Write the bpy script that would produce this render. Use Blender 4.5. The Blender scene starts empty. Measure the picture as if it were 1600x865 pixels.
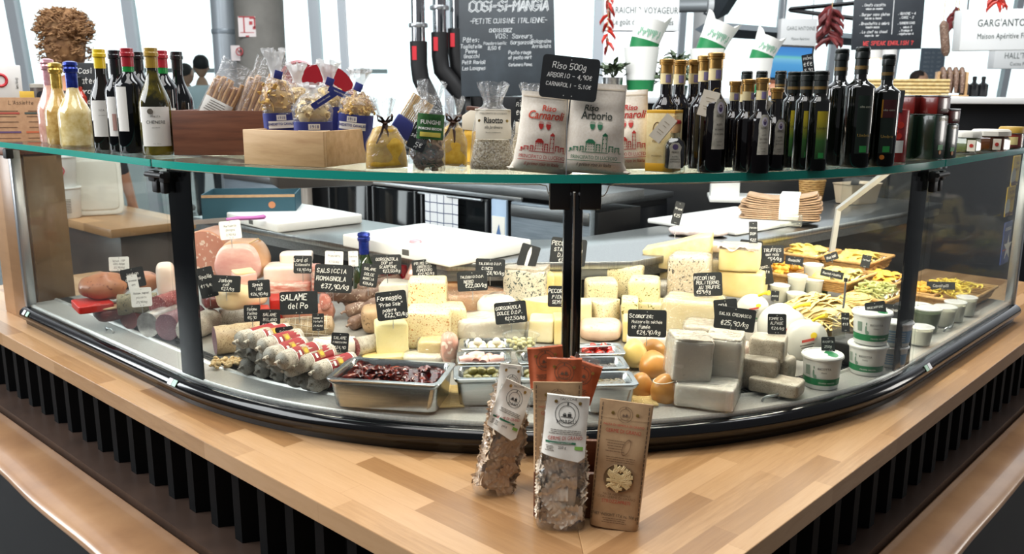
import bpy, bmesh, math, random
from math import sin, cos, pi, radians, atan2, hypot, sqrt
from mathutils import Vector, Matrix, noise, Euler
random.seed(7)
SC = bpy.context.scene
COL = SC.collection

# ------------------------------------------------------------------ camera
FPX, CAMZ, PITCH, ROLL = 1350.0, 1.46, math.atan(286 / 1350.0), 0.0046
FW = Vector((0, cos(PITCH), -sin(PITCH)))
UP0 = Vector((0, sin(PITCH), cos(PITCH)))
RT = Vector((cos(ROLL), 0, 0)) + UP0 * sin(ROLL)
UP = UP0 * cos(ROLL) - Vector((1, 0, 0)) * sin(ROLL)
EYE = Vector((0, 0, CAMZ))
cam = bpy.data.cameras.new('camera')
cam.sensor_width = 36.0
cam.lens = 36.0 * FPX / 1600.0
cam.clip_start = 0.05
cam.dof.use_dof = True
cam.dof.focus_distance = 1.95
cam.dof.aperture_fstop = 6.3
camo = bpy.data.objects.new('camera', cam)
COL.objects.link(camo)
bk = -FW
camo.matrix_world = Matrix(((RT.x, UP.x, bk.x, 0), (RT.y, UP.y, bk.y, 0), (RT.z, UP.z, bk.z, CAMZ), (0, 0, 0, 1)))
SC.camera = camo
SC.view_settings.view_transform = 'Standard'
SC.view_settings.look = 'None'
SC.view_settings.exposure = 0.0
SC.view_settings.gamma = 1.0
SC.view_settings.use_curve_mapping = False
SC.cycles.use_denoising = True
SC.cycles.max_bounces = 12
SC.cycles.transparent_max_bounces = 24
SC.cycles.glossy_bounces = 4
SC.cycles.diffuse_bounces = 3
SC.cycles.caustics_reflective = False
SC.cycles.caustics_refractive = False
SC.cycles.sample_clamp_indirect = 4.0

# ------------------------------------------------------------------ sky: very bright hazy sky in front, dim hall behind the viewer
W = bpy.data.worlds.new('hall_sky')
SC.world = W
W.use_nodes = True
nt = W.node_tree
bg = nt.nodes['Background']
tc = nt.nodes.new('ShaderNodeTexCoord')
sx = nt.nodes.new('ShaderNodeSeparateXYZ')
nt.links.new(tc.outputs['Generated'], sx.inputs[0])
ry = nt.nodes.new('ShaderNodeValToRGB')
ry.color_ramp.elements[0].position = 0.72
ry.color_ramp.elements[0].color = (0.16, 0.16, 0.17, 1)
ry.color_ramp.elements[1].position = 0.90
ry.color_ramp.elements[1].color = (2.1, 2.2, 2.3, 1)
mr = nt.nodes.new('ShaderNodeMapRange')
mr.inputs[1].default_value = -1
mr.inputs[2].default_value = 1
nt.links.new(sx.outputs[1], mr.inputs[0])
nt.links.new(mr.outputs[0], ry.inputs[0])
nt.links.new(ry.outputs[0], bg.inputs[0])
bg.inputs[1].default_value = 1.0

def area(name, loc, target, sx_, sy_, power, color):
 l = bpy.data.lights.new(name, 'AREA')
 l.shape = 'RECTANGLE'
 l.size, l.size_y, l.energy, l.color = sx_, sy_, power, color
 o = bpy.data.objects.new(name, l)
 COL.objects.link(o)
 o.location = loc
 o.rotation_euler = (Vector(target) - Vector(loc)).to_track_quat('-Z', 'Y').to_euler()
 return o
area('window_daylight', (-3.6, 1.2, 3.2), (0.0, 1.8, 1.0), 2.6, 2.0, 140, (0.95, 0.98, 1.0))
area('hall_skylight', (-0.5, 1.1, 4.2), (0.0, 2.2, 0.9), 2.2, 1.6, 60, (1.0, 0.98, 0.95))
area('left_windows', (-6.0, 3.4, 2.2), (-1.0, 2.2, 1.0), 1.0, 2.4, 110, (0.92, 0.97, 1.0))
area('right_bench_glow_lamp', (5.2, 3.2, 1.6), (1.3, 1.8, 0.6), 0.9, 1.2, 26, (1.0, 0.96, 0.9))  # unseen lamp added to give the right bench edge its glow
area('back_hall_fill', (0.5, 3.0, 5.2), (0.5, 7.5, 1.6), 6.0, 2.0, 420, (0.97, 0.99, 1.0))  # fill lamp added to brighten signs, mullions and people in the back hall

# ------------------------------------------------------------------ pixel -> place in the hall
def ray(x, y):
 return FW + RT * ((x - 800) / FPX) - UP * ((y - 432.5) / FPX)
def at(x, y, z):
 d = ray(x, y)
 return EYE + d * ((z - CAMZ) / d.z)
def atY(x, y, Y):
 d = ray(x, y)
 return EYE + d * (Y / d.y)
def mpp(p):
 return (Vector(p) - EYE).dot(FW) / FPX
def face(p, yaw=0):
 return atan2(-p[0], p[1]) + radians(yaw)

# ------------------------------------------------------------------ materials
MATS = {}
def hx(s):
 s = s.lstrip('#')
 r = []
 for i in (0, 2, 4):
  c = int(s[i:i + 2], 16) / 255
  r.append(c / 12.92 if c <= 0.04045 else ((c + 0.055) / 1.055) ** 2.4)
 return (r[0], r[1], r[2], 1)
def base(name):
 m = bpy.data.materials.new(name)
 m.use_nodes = True
 n = m.node_tree
 return m, n, n.nodes['Principled BSDF']
def bump(n, b, src, strength, dist=0.002):
 bp = n.nodes.new('ShaderNodeBump')
 bp.inputs['Strength'].default_value = strength
 bp.inputs['Distance'].default_value = dist
 n.links.new(src, bp.inputs['Height'])
 n.links.new(bp.outputs[0], b.inputs['Normal'])
def coords(n, scale=(1, 1, 1), rot=(0, 0, 0)):
 t = n.nodes.new('ShaderNodeTexCoord')
 mp = n.nodes.new('ShaderNodeMapping')
 mp.inputs['Scale'].default_value = scale
 mp.inputs['Rotation'].default_value = rot
 n.links.new(t.outputs['Object'], mp.inputs[0])
 return mp.outputs[0]
def ramp(n, src, stops):
 r = n.nodes.new('ShaderNodeValToRGB')
 e = r.color_ramp.elements
 while len(e) < len(stops):
  e.new(0.5)
 for k, (p, c) in enumerate(stops):
  e[k].position = p
  e[k].color = hx(c) if isinstance(c, str) else c
 n.links.new(src, r.inputs[0])
 return r.outputs[0]
def P(name, c, rough=0.5, metal=0.0, coat=0.0, emit=None, estr=1.0, sss=0.0, spec=None):
 if name in MATS:
  return MATS[name]
 m, n, b = base(name)
 b.inputs['Base Color'].default_value = hx(c)
 b.inputs['Roughness'].default_value = rough
 b.inputs['Metallic'].default_value = metal
 b.inputs['Coat Weight'].default_value = coat
 if spec is not None:
  b.inputs['Specular IOR Level'].default_value = spec
 if sss:
  b.inputs['Subsurface Weight'].default_value = sss
  b.inputs['Subsurface Radius'].default_value = (0.01, 0.006, 0.004)
 if emit:
  b.inputs['Emission Color'].default_value = hx(emit)
  b.inputs['Emission Strength'].default_value = estr
 MATS[name] = m
 return m
def N(name, stops, scale=20, rough=0.5, bmp=0.0, detail=5, metal=0.0, kind='noise', stretch=(1, 1, 1), coat=0.0, dist=0.002, rot=(0, 0, 0), sss=0.0):
 """a surface whose own colour varies by noise, voronoi or wave"""
 if name in MATS:
  return MATS[name]
 m, n, b = base(name)
 co = coords(n, stretch, rot)
 if kind == 'noise':
  t = n.nodes.new('ShaderNodeTexNoise')
  t.inputs['Detail'].default_value = detail
  t.inputs['Roughness'].default_value = 0.6
  out = t.outputs['Fac'] if 'Fac' in t.outputs else t.outputs[0]
 elif kind == 'voronoi':
  t = n.nodes.new('ShaderNodeTexVoronoi')
  out = t.outputs['Distance']
 elif kind == 'cells':
  t = n.nodes.new('ShaderNodeTexVoronoi')
  s = n.nodes.new('ShaderNodeSeparateColor')
  n.links.new(t.outputs['Color'], s.inputs[0])
  out = s.outputs[0]
 else:
  t = n.nodes.new('ShaderNodeTexWave')
  t.inputs['Distortion'].default_value = 3.0
  t.inputs['Detail'].default_value = 3
  out = t.outputs['Fac']
 t.inputs['Scale'].default_value = scale
 n.links.new(co, t.inputs['Vector'])
 n.links.new(ramp(n, out, stops), b.inputs['Base Color'])
 b.inputs['Roughness'].default_value = rough
 b.inputs['Metallic'].default_value = metal
 b.inputs['Coat Weight'].default_value = coat
 if sss:
  b.inputs['Subsurface Weight'].default_value = sss
  b.inputs['Subsurface Radius'].default_value = (0.01, 0.006, 0.004)
 if bmp:
  bump(n, b, out, bmp, dist)
 MATS[name] = m
 return m
def CLEAR(name, tint='FFFFFF', f0=0.04, rough=0.0, wrinkle=0.0, wscale=30, haze=0.0, gain=1.0, hazecol='FFFFFF'):
 """thin clear sheet: lets light through, reflects by angle"""
 if name in MATS:
  return MATS[name]
 m = bpy.data.materials.new(name)
 m.use_nodes = True
 n = m.node_tree
 for q in list(n.nodes):
  n.nodes.remove(q)
 o = n.nodes.new('ShaderNodeOutputMaterial')
 tr = n.nodes.new('ShaderNodeBsdfTransparent')
 tr.inputs[0].default_value = hx(tint)
 gl = n.nodes.new('ShaderNodeBsdfGlossy')
 gl.inputs['Roughness'].default_value = rough
 lw = n.nodes.new('ShaderNodeLayerWeight')
 lw.inputs['Blend'].default_value = 0.5
 pw = n.nodes.new('ShaderNodeMath')
 pw.operation = 'POWER'
 pw.inputs[1].default_value = 4.0
 n.links.new(lw.outputs['Facing'], pw.inputs[0])
 ma = n.nodes.new('ShaderNodeMath')
 ma.operation = 'MULTIPLY_ADD'
 ma.inputs[1].default_value = (1 - f0) * gain
 ma.inputs[2].default_value = f0
 ma.use_clamp = True
 n.links.new(pw.outputs[0], ma.inputs[0])
 mx = n.nodes.new('ShaderNodeMixShader')
 n.links.new(ma.outputs[0], mx.inputs[0])
 last = tr.outputs[0]
 if haze:
  df = n.nodes.new('ShaderNodeBsdfDiffuse')
  df.inputs[0].default_value = hx(hazecol)
  m2 = n.nodes.new('ShaderNodeMixShader')
  m2.inputs[0].default_value = haze
  n.links.new(last, m2.inputs[1])
  n.links.new(df.outputs[0], m2.inputs[2])
  last = m2.outputs[0]
 n.links.new(last, mx.inputs[1])
 n.links.new(gl.outputs[0], mx.inputs[2])
 if wrinkle:
  t = n.nodes.new('ShaderNodeTexNoise')
  t.inputs['Scale'].default_value = wscale
  t.inputs['Detail'].default_value = 3
  t.inputs['Distortion'].default_value = 1.2
  n.links.new(coords(n), t.inputs['Vector'])
  bp = n.nodes.new('ShaderNodeBump')
  bp.inputs['Strength'].default_value = wrinkle
  bp.inputs['Distance'].default_value = 0.01
  n.links.new(t.outputs[0], bp.inputs['Height'])
  n.links.new(bp.outputs[0], gl.inputs['Normal'])
  n.links.new(bp.outputs[0], lw.inputs['Normal'])
 n.links.new(mx.outputs[0], o.inputs[0])
 MATS[name] = m
 return m
def OAK(name, rot, c=('B88F64', 'A37A50', 'C59D74', '906843'), stave=(0.42, 0.05), rough=0.32):
 if name in MATS:
  return MATS[name]
 m, n, b = base(name)
 co = coords(n, (1, 1, 1), (0, 0, rot))
 br = n.nodes.new('ShaderNodeTexBrick')
 br.inputs['Scale'].default_value = 1.0
 br.inputs['Brick Width'].default_value = stave[0]
 br.inputs['Row Height'].default_value = stave[1]
 br.inputs['Mortar Size'].default_value = 0.0004
 br.inputs['Mortar Smooth'].default_value = 0.2
 br.inputs['Color1'].default_value = (0, 0, 0, 1)
 br.inputs['Color2'].default_value = (1, 1, 1, 1)
 br.inputs['Mortar'].default_value = (0.42, 0.42, 0.42, 1)
 br.offset = 0.37
 br.squash_frequency = 3
 br.squash = 0.8
 n.links.new(co, br.inputs['Vector'])
 t = n.nodes.new('ShaderNodeTexNoise')
 t.inputs['Scale'].default_value = 1.0
 t.inputs['Detail'].default_value = 8
 t.inputs['Roughness'].default_value = 0.65
 t.inputs['Distortion'].default_value = 0.6
 mp = n.nodes.new('ShaderNodeMapping')
 mp.inputs['Scale'].default_value = (9, 130, 60)
 n.links.new(co, mp.inputs[0])
 n.links.new(mp.outputs[0], t.inputs['Vector'])
 mix = n.nodes.new('ShaderNodeMix')
 mix.data_type = 'RGBA'
 mix.inputs[0].default_value = 0.42
 n.links.new(br.outputs['Color'], mix.inputs[6])
 n.links.new(t.outputs[0], mix.inputs[7])
 n.links.new(ramp(n, mix.outputs[2], [(0.18, c[3]), (0.4, c[1]), (0.55, c[0]), (0.8, c[2])]), b.inputs['Base Color'])
 b.inputs['Roughness'].default_value = rough
 bump(n, b, t.outputs[0], 0.12, 0.001)
 MATS[name] = m
 return m

# ------------------------------------------------------------------ mesh builder
def TR(loc=(0, 0, 0), rz=0, rx=0, ry=0, s=1):
 return Matrix.Translation(Vector(loc)) @ Euler((rx, ry, rz)).to_matrix().to_4x4() @ Matrix.Scale(s, 4)
class MB:
 def __init__(s):
  s.v, s.f, s.m = [], [], []
 def add(s, vs, fs, mi=0, T=None):
  o = len(s.v)
  s.v += [tuple(T @ Vector(q)) if T is not None else tuple(q) for q in vs]
  s.f += [tuple(i + o for i in q) for q in fs]
  s.m += [mi] * len(fs)
  return s
 def box(s, c, d, bev=0.0, T=None, mi=0, seg=2):
  bm = bmesh.new()
  bmesh.ops.create_cube(bm, size=1.0)
  for q in bm.verts:
   q.co = Vector((q.co.x * d[0] + c[0], q.co.y * d[1] + c[1], q.co.z * d[2] + c[2]))
  if bev:
   bmesh.ops.bevel(bm, geom=list(bm.edges), offset=min(bev, min(d) * 0.48), segments=seg, affect='EDGES', profile=0.5)
  bm.verts.index_update()
  s.add([q.co[:] for q in bm.verts], [[w.index for w in q.verts] for q in bm.faces], mi, T)
  bm.free()
  return s
 def lathe(s, prof, seg=24, T=None, mi=0, caps=(True, True), sq=None, ax=(1, 1)):
  vs, fs = [], []
  for r, z in prof:
   for k in range(seg):
    a = 2 * pi * k / seg
    cx, cy = cos(a), sin(a)
    if sq:
     q = (abs(cx) ** sq + abs(cy) ** sq) ** (-1 / sq)
     cx, cy = cx * q, cy * q
    vs.append((r * cx * ax[0], r * cy * ax[1], z))
  for j in range(len(prof) - 1):
   for k in range(seg):
    a, b = j * seg + k, j * seg + (k + 1) % seg
    fs.append((a, b, b + seg, a + seg))
  if caps[0] and prof[0][0] > 1e-6:
   fs.append(tuple(range(seg - 1, -1, -1)))
  if caps[1] and prof[-1][0] > 1e-6:
   o = (len(prof) - 1) * seg
   fs.append(tuple(range(o, o + seg)))
  return s.add(vs, fs, mi, T)
 def tube(s, pts, r, seg=8, caps=True, T=None, mi=0, closed=False, flat=1.0):
  pts = [Vector(p) for p in pts]
  n = len(pts)
  rr = r if isinstance(r, (list, tuple)) else [r] * n
  vs, fs = [], []
  prev = None
  for i, p in enumerate(pts):
   if closed:
    t = pts[(i + 1) % n] - pts[i - 1]
   else:
    t = pts[min(i + 1, n - 1)] - pts[max(i - 1, 0)]
   t = t.normalized() if t.length > 1e-9 else Vector((0, 0, 1))
   if prev is None:
    u = t.orthogonal().normalized()
    if abs(t.z) < 0.9:
     u = Vector((0, 0, 1)).cross(t).normalized()
   else:
    u = prev - t * prev.dot(t)
    u = u.normalized() if u.length > 1e-6 else t.orthogonal().normalized()
   prev = u
   w = t.cross(u)
   for k in range(seg):
    a = 2 * pi * k / seg
    vs.append(p + u * (cos(a) * rr[i]) + w * (sin(a) * rr[i] * flat))
  for i in range(n if closed else n - 1):
   for k in range(seg):
    a, b = i * seg + k, i * seg + (k + 1) % seg
    c, d = ((i + 1) % n) * seg + (k + 1) % seg, ((i + 1) % n) * seg + k
    fs.append((a, b, c, d))
  if caps and not closed:
   fs.append(tuple(range(seg - 1, -1, -1)))
   fs.append(tuple(range((n - 1) * seg, n * seg)))
  return s.add(vs, fs, mi, T)
 def prism(s, poly, z0, z1, T=None, mi=0, bev=0.0):
  n = len(poly)
  if bev:
   bm = bmesh.new()
   a = [bm.verts.new((p[0], p[1], z0)) for p in poly]
   f = bm.faces.new(a)
   r = bmesh.ops.extrude_face_region(bm, geom=[f])
   for q in r['geom']:
    if isinstance(q, bmesh.types.BMVert):
     q.co.z = z1
   bmesh.ops.recalc_face_normals(bm, faces=bm.faces)
   bmesh.ops.bevel(bm, geom=list(bm.edges), offset=bev, segments=2, affect='EDGES', profile=0.5)
   bm.verts.index_update()
   s.add([q.co[:] for q in bm.verts], [[w.index for w in q.verts] for q in bm.faces], mi, T)
   bm.free()
   return s
  ar = sum(poly[i][0] * poly[(i + 1) % n][1] - poly[(i + 1) % n][0] * poly[i][1] for i in range(n))
  if ar < 0:
   poly = poly[::-1]
  vs = [(p[0], p[1], z0) for p in poly] + [(p[0], p[1], z1) for p in poly]
  fs = [tuple(range(n - 1, -1, -1)), tuple(range(n, 2 * n))]
  fs += [(i, (i + 1) % n, n + (i + 1) % n, n + i) for i in range(n)]
  return s.add(vs, fs, mi, T)
 def grid(s, fn, nu, nv, cu=False, T=None, mi=0, flip=False):
  vs = [fn(i / (nu if cu else nu - 1), j / (nv - 1)) for j in range(nv) for i in range(nu)]
  fs = []
  for j in range(nv - 1):
   for i in range(nu if cu else nu - 1):
    q = (j * nu + i, j * nu + (i + 1) % nu, (j + 1) * nu + (i + 1) % nu, (j + 1) * nu + i)
    fs.append(q[::-1] if flip else q)
  return s.add(vs, fs, mi, T)
 def blob(s, c, d, p=6.0, n=8, amp=0.0, freq=20.0, seed=0, T=None, mi=0, warp=None):
  """rounded block (p large) or egg (p=2) of full size d, base at c.z, with uneven surface"""
  vs, fs, idx = [], [], {}
  def vid(q):
   key = tuple(round(w * 1000) for w in q)
   if key not in idx:
    idx[key] = len(vs)
    L = (abs(q[0]) ** p + abs(q[1]) ** p + abs(q[2]) ** p) ** (1 / p)
    w = Vector(q) / L
    if p < 3:
     w = Vector(q).normalized()
    w = Vector((w.x * d[0] / 2, w.y * d[1] / 2, w.z * d[2] / 2))
    if amp:
     nz = noise.noise(w * freq + Vector((seed * 3.1, seed * 1.7, seed)))
     w += Vector(q).normalized() * (amp * nz)
    if warp:
     w = Vector(warp(w))
    vs.append((w.x + c[0], w.y + c[1], w.z + c[2] + d[2] / 2))
   return idx[key]
  for ax in range(3):
   for sg in (-1, 1):
    for i in range(n):
     for j in range(n):
      q = []
      for a, b in ((i, j), (i + 1, j), (i + 1, j + 1), (i, j + 1)):
       u, v = -cos(pi * a / n) , -cos(pi * b / n)
       w = [0, 0, 0]
       w[ax] = sg
       w[(ax + 1) % 3] = u
       w[(ax + 2) % 3] = v
       q.append(vid(w))
      fs.append(q if sg > 0 else q[::-1])
  return s.add(vs, fs, mi, T)
 def build(s, name, mats, parent=None, loc=None, rot=None, smooth=True, ang=35):
  me = bpy.data.meshes.new(name)
  me.from_pydata(s.v, [], s.f)
  for m in (mats if isinstance(mats, (list, tuple)) else [mats]):
   me.materials.append(m)
  if any(s.m):
   me.polygons.foreach_set('material_index', s.m)
  if smooth:
   me.polygons.foreach_set('use_smooth', [True] * len(me.polygons))
   me.set_sharp_from_angle(angle=radians(ang))
  me.update()
  o = bpy.data.objects.new(name, me)
  COL.objects.link(o)
  if parent is not None:
   o.parent = parent
  if loc is not None:
   o.location = loc
  if rot is not None:
   o.rotation_euler = rot
  return o
def tag(o, label, cat, group=None, kind=None):
 if label:
  o['label'] = label
 if cat:
  o['category'] = cat
 if group:
  o['group'] = group
 if kind:
  o['kind'] = kind
 return o
def thing(name, label, cat, loc=(0, 0, 0), rz=0, group=None, rx=0, ry=0):
 o = bpy.data.objects.new(name, None)
 o.empty_display_size = 0.05
 COL.objects.link(o)
 o.location = loc
 o.rotation_euler = (rx, ry, rz)
 return tag(o, label, cat, group)
def structure(name, mb, m, **k):
 o = mb.build(name, m, **k)
 o['kind'] = 'structure'
 return o
KIDS = {}
def dup(root, loc, rz=None, label=None, group=None, skip=()):
 def cp(o, par):
  c = o.copy()
  COL.objects.link(c)
  if par is not None:
   c.parent = par
  for ch in o.children:
   if ch.name.split('.')[0] not in skip:
    cp(ch, c)
  return c
 r = cp(root, None)
 r.location = loc
 if rz is not None:
  r.rotation_euler[2] = rz
 if label:
  r['label'] = label
 if group:
  r['group'] = group
 return r

# ------------------------------------------------------------------ writing
SF = {'A': '00 26 40|12 32', 'B': '00 06 36 45 33 03|33 42 41 30 00', 'C': '45 26 05 01 20 41', 'D': '00 06 26 44 42 20 00', 'E': '46 06 00 40|03 33', 'F': '46 06 00|03 33',
      'G': '45 26 05 01 20 41 43 23', 'H': '00 06|40 46|03 43', 'I': '20 26', 'J': '36 31 20 01', 'K': '00 06|46 03 40', 'L': '06 00 40', 'M': '00 06 23 46 40', 'N': '00 06 40 46',
      'O': '20 01 05 26 45 41 20', 'P': '00 06 36 45 33 03', 'Q': '20 01 05 26 45 41 20|31 50', 'R': '00 06 36 45 33 03|23 40', 'S': '45 26 05 13 33 41 20 01', 'T': '06 46|26 20',
      'U': '06 01 20 41 46', 'V': '06 20 46', 'W': '06 10 24 30 46', 'X': '00 46|06 40', 'Y': '06 23 46|23 20', 'Z': '06 46 00 40',
      'a': '34 14 02 10 30 34 30 40', 'b': '06 00 30 32 23 03', 'c': '34 14 01 10 30', 'd': '36 30 10 01 03 14 34', 'e': '02 32 33 14 02 10 30', 'f': '46 26 15 10|04 34', 'g': '34 14 02 11 31|34 3a 1b 0a',
      'h': '06 00|03 24 33 30', 'i': '14 10|15 16', 'k': '06 00|34 02 30', 'l': '16 11 20', 'm': '00 04 14 20|24 34 40', 'n': '00 04|03 24 33 30', 'o': '10 02 14 34 42 30 10', 'p': '04 0b|04 24 32 11 01',
      'q': '34 14 02 10 31|34 3b', 'r': '00 04|02 24 34', 's': '34 14 03 32 31 10 00', 't': '16 11 20|04 34', 'u': '04 01 20 34|34 30', 'v': '04 10 34', 'y': '04 11|34 1b', 'z': '04 34 00 30', 'x': '00 34|04 30',
      'é': '02 32 33 14 02 10 30|25 36', 'è': '02 32 33 14 02 10 30|16 25', 'â': '34 14 02 10 30 34 30 40|15 26 35', 'û': '04 01 20 34|34 30|15 26 35', '0': '20 01 05 26 45 41 20', '1': '04 26 20', '2': '05 26 45 00 40', '3': '06 46 23 42 20 01',
      '4': '30 36 02 42', '5': '46 06 03 33 42 30 00', '6': '36 03 01 20 41 23 02', '7': '06 46 10', '8': '23 05 26 45 23 01 20 41 23', '9': '43 23 05 26 45 40', '€': '45 26 15 11 20 41|04 34|03 33', ',': '11 0a',
      '.': '10 11', '/': '00 46', "'": '26 24', '-': '03 33', '"': '16 14|36 34', '?': '05 26 45 23 22|20 21', ':': '10 11|13 14', '_': '00 40', '!': '26 22|20 21', '(': '36 14 12 30', ')': '16 34 32 10', '~': '03 14 32 43'}
def glyph_pts(c):
 out = []
 for st in SF.get(c, '').split('|'):
  q = []
  for w in st.split():
   y = {'a': -1, 'b': -2}.get(w[1])
   q.append((int(w[0]), int(w[1]) if y is None else y))
  if len(q) > 1:
   out.append(q)
 return out
def scrawl(mb, text, x, y, h, wd, wob=0.35, align='c', surf=None, slant=0.12, mi=0, rise=0.0, track=1.0, T=None, fit=None):
 """hand lettering: thin ribbons in the x-z plane facing -y"""
 u = h / 6.0
 if fit:
  est = sum(5.4 if c.isupper() or c.isdigit() or c == '€' else 2.6 if c in " il.,:'" else 4.6 for c in text) * u * 0.86 * track
  if est > fit:
   k = fit / est
   track *= max(k, 0.85)
   u *= k / max(k, 0.85)
 adv = []
 cx = 0
 for c in text:
  adv.append(cx)
  cx += (5.4 if c.isupper() or c.isdigit() or c == '€' else 3.6 if c == ' ' else 2.6 if c in "il.,:'" else 4.6) * u * 0.86 * track
 x0 = x - (cx / 2 if align == 'c' else 0)
 for c, a in zip(text, adv):
  jx, jy = random.uniform(-.3, .3) * u * wob, random.uniform(-.8, .8) * u * wob
  for st in glyph_pts(c):
   pts = []
   for (gx, gy) in st:
    px_ = x0 + a + gx * u * 0.82 + gy * u * slant + jx + random.uniform(-.4, .4) * u * wob
    pz = y + gy * u + jy + random.uniform(-.4, .4) * u * wob + rise * (a)
    pts.append(Vector((px_, pz)))
   for i in range(len(pts) - 1):
    p, q = pts[i], pts[i + 1]
    d = q - p
    if d.length < 1e-7:
     continue
    d.normalize()
    nrm = Vector((-d.y, d.x)) * (wd / 2)
    e = d * (wd * 0.4)
    vs = [p - e - nrm, q + e - nrm, q + e + nrm, p - e + nrm]
    if surf:
     v3 = [surf(w.x, w.y) for w in vs]
    else:
     v3 = [(w.x, 0, w.y) for w in vs]
    mb.add(v3, [(0, 1, 2, 3)], mi, T)
 return mb
def print_text(name, text, size, m, parent, surf=None, x=0, z=0, align='CENTER', shear=0, bold=0, T=None, mirror=False, squeeze=1.0, spacing=1.0):
 """printed lettering as a flat mesh in the x-z plane facing -y (or laid on surf(x,z))"""
 c = bpy.data.curves.new(name, 'FONT')
 c.body = text
 c.size = size
 c.align_x = align
 c.shear = shear
 c.offset = bold
 c.resolution_u = 2
 c.space_character = spacing
 t = bpy.data.objects.new('tmp', c)
 COL.objects.link(t)
 bpy.context.view_layer.update()
 dg = bpy.context.evaluated_depsgraph_get()
 me = bpy.data.meshes.new_from_object(t.evaluated_get(dg))
 bpy.data.objects.remove(t)
 bpy.data.curves.remove(c)
 me.name = name
 me.materials.clear()
 me.materials.append(m)
 for v in me.vertices:
  a, b = v.co.x * squeeze * (-1 if mirror else 1) + x, v.co.y + z
  q = Vector(surf(a, b)) if surf else Vector((a, 0, b))
  v.co = T @ q if T is not None else q
 o = bpy.data.objects.new(name, me)
 COL.objects.link(o)
 if parent is not None:
  o.parent = parent
 return o

# ------------------------------------------------------------------ shared materials
BLACK = P('black_gloss', '07080A', 0.12)
BLKM = P('black_matt', '0B0B0D', 0.55)
STEEL = N('brushed_steel', [(0.3, '8E9091'), (0.7, 'B6B7B6')], 6, 0.3, metal=1.0, stretch=(60, 60, 2))
STEELD = N('dull_steel', [(0.3, '6F7274'), (0.7, '8B8E90')], 5, 0.38, metal=0.9, stretch=(2, 40, 40))
ALU = P('aluminium', 'B9BDC0', 0.3, 0.9)
WHITE = P('white_plastic', 'F1F0EC', 0.35)
PAPER = P('white_paper', 'F3F1EA', 0.7)
INK = P('black_ink', '15130F', 0.6)
CHALK = P('white_chalk_pen', 'F4F3EE', 0.6)
SLATE = N('slate_board', [(0.3, '14171A'), (0.7, '1D2124')], 30, 0.5)
GLASS = CLEAR('window_glass', 'F4FBFA', 0.045, 0.0)
PANE = CLEAR('case_glass', 'FAFCFB', 0.035, 0.0, gain=0.55)
CORK = N('cork', [(0.3, 'B98B5C'), (0.7, 'D3AB7C')], 40, 0.8)

# ------------------------------------------------------------------ plan of the corner counter
CX, CY, RAD = 0.056, 3.005, 1.311
A0, HALF = radians(-88.0), radians(44.5)
AL = RAD * HALF
def path(s, off=0.0):
 """s runs along the front glass (0 at the middle of the corner), off is outward; returns x, y"""
 if abs(s) <= AL:
  a = A0 + s / RAD
  return (CX + (RAD + off) * cos(a), CY + (RAD + off) * sin(a))
 sg = 1 if s > 0 else -1
 a = A0 + sg * HALF
 e = abs(s) - AL
 return (CX + (RAD + off) * cos(a) - sg * e * sin(a), CY + (RAD + off) * sin(a) + sg * e * cos(a))
def heading(s):
 a = A0 + max(-HALF, min(HALF, s / RAD))
 return a + pi / 2          # rotation that turns local -y outward
def span(s0, s1):
 st = [s0]
 for k in range(-30, 31):
  q = AL * k / 30
  if s0 + 1e-4 < q < s1 - 1e-4:
   st.append(q)
 return st + [s1]
def sweep(mb, s0, s1, prof, closed=True, caps=True, mi=0, zf=None):
 st = span(s0, s1)
 n = len(prof)
 vs = []
 for s in st:
  for (o, z) in prof:
   x, y = path(s, o)
   vs.append((x, y, z))
 fs = []
 for i in range(len(st) - 1):
  for k in range(n if closed else n - 1):
   a, b = i * n + k, i * n + (k + 1) % n
   fs.append((a, a + n, b + n, b))
 if closed and caps:
  fs.append(tuple(range(n)))
  fs.append(tuple(range((len(st) - 1) * n + n - 1, (len(st) - 1) * n - 1, -1)))
 ar = sum(prof[k][0] * prof[(k + 1) % n][1] - prof[(k + 1) % n][0] * prof[k][1] for k in range(n))
 if closed and ar < 0:
  fs = [f[::-1] for f in fs]
 return mb.add(vs, fs, mi)

# ------------------------------------------------------------------ floor and hall shell
FLOORM = N('dark_concrete', [(0.3, '1A1A1C'), (0.7, '2A2A2B')], 4, 0.45, 0.1)
structure('floor', MB().box((0, 8, -0.05), (44, 44, 0.1)), FLOORM)
FR = P('window_frame_paint', 'D5DEE5', 0.4)
def vertical(mb, x0, y0, Y, w, lean=0.136, z1=4.4, d=0.12, px=True):
 p = atY(x0, y0, Y)
 for sg in (0,):
  zb = 0.0
  yb, yt = Y + (p.z - zb) * lean, Y - (z1 - p.z) * lean
  vs = []
  for (z, y) in ((zb, yb), (z1, yt)):
   for (dx, dy) in ((-w / 2, 0), (w / 2, 0), (w / 2, d), (-w / 2, d)):
    vs.append((p.x + dx, y + dy, z))
  mb.add(vs, [(3, 2, 1, 0), (4, 5, 6, 7), (0, 1, 5, 4), (1, 2, 6, 5), (2, 3, 7, 6), (3, 0, 4, 7)])
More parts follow.
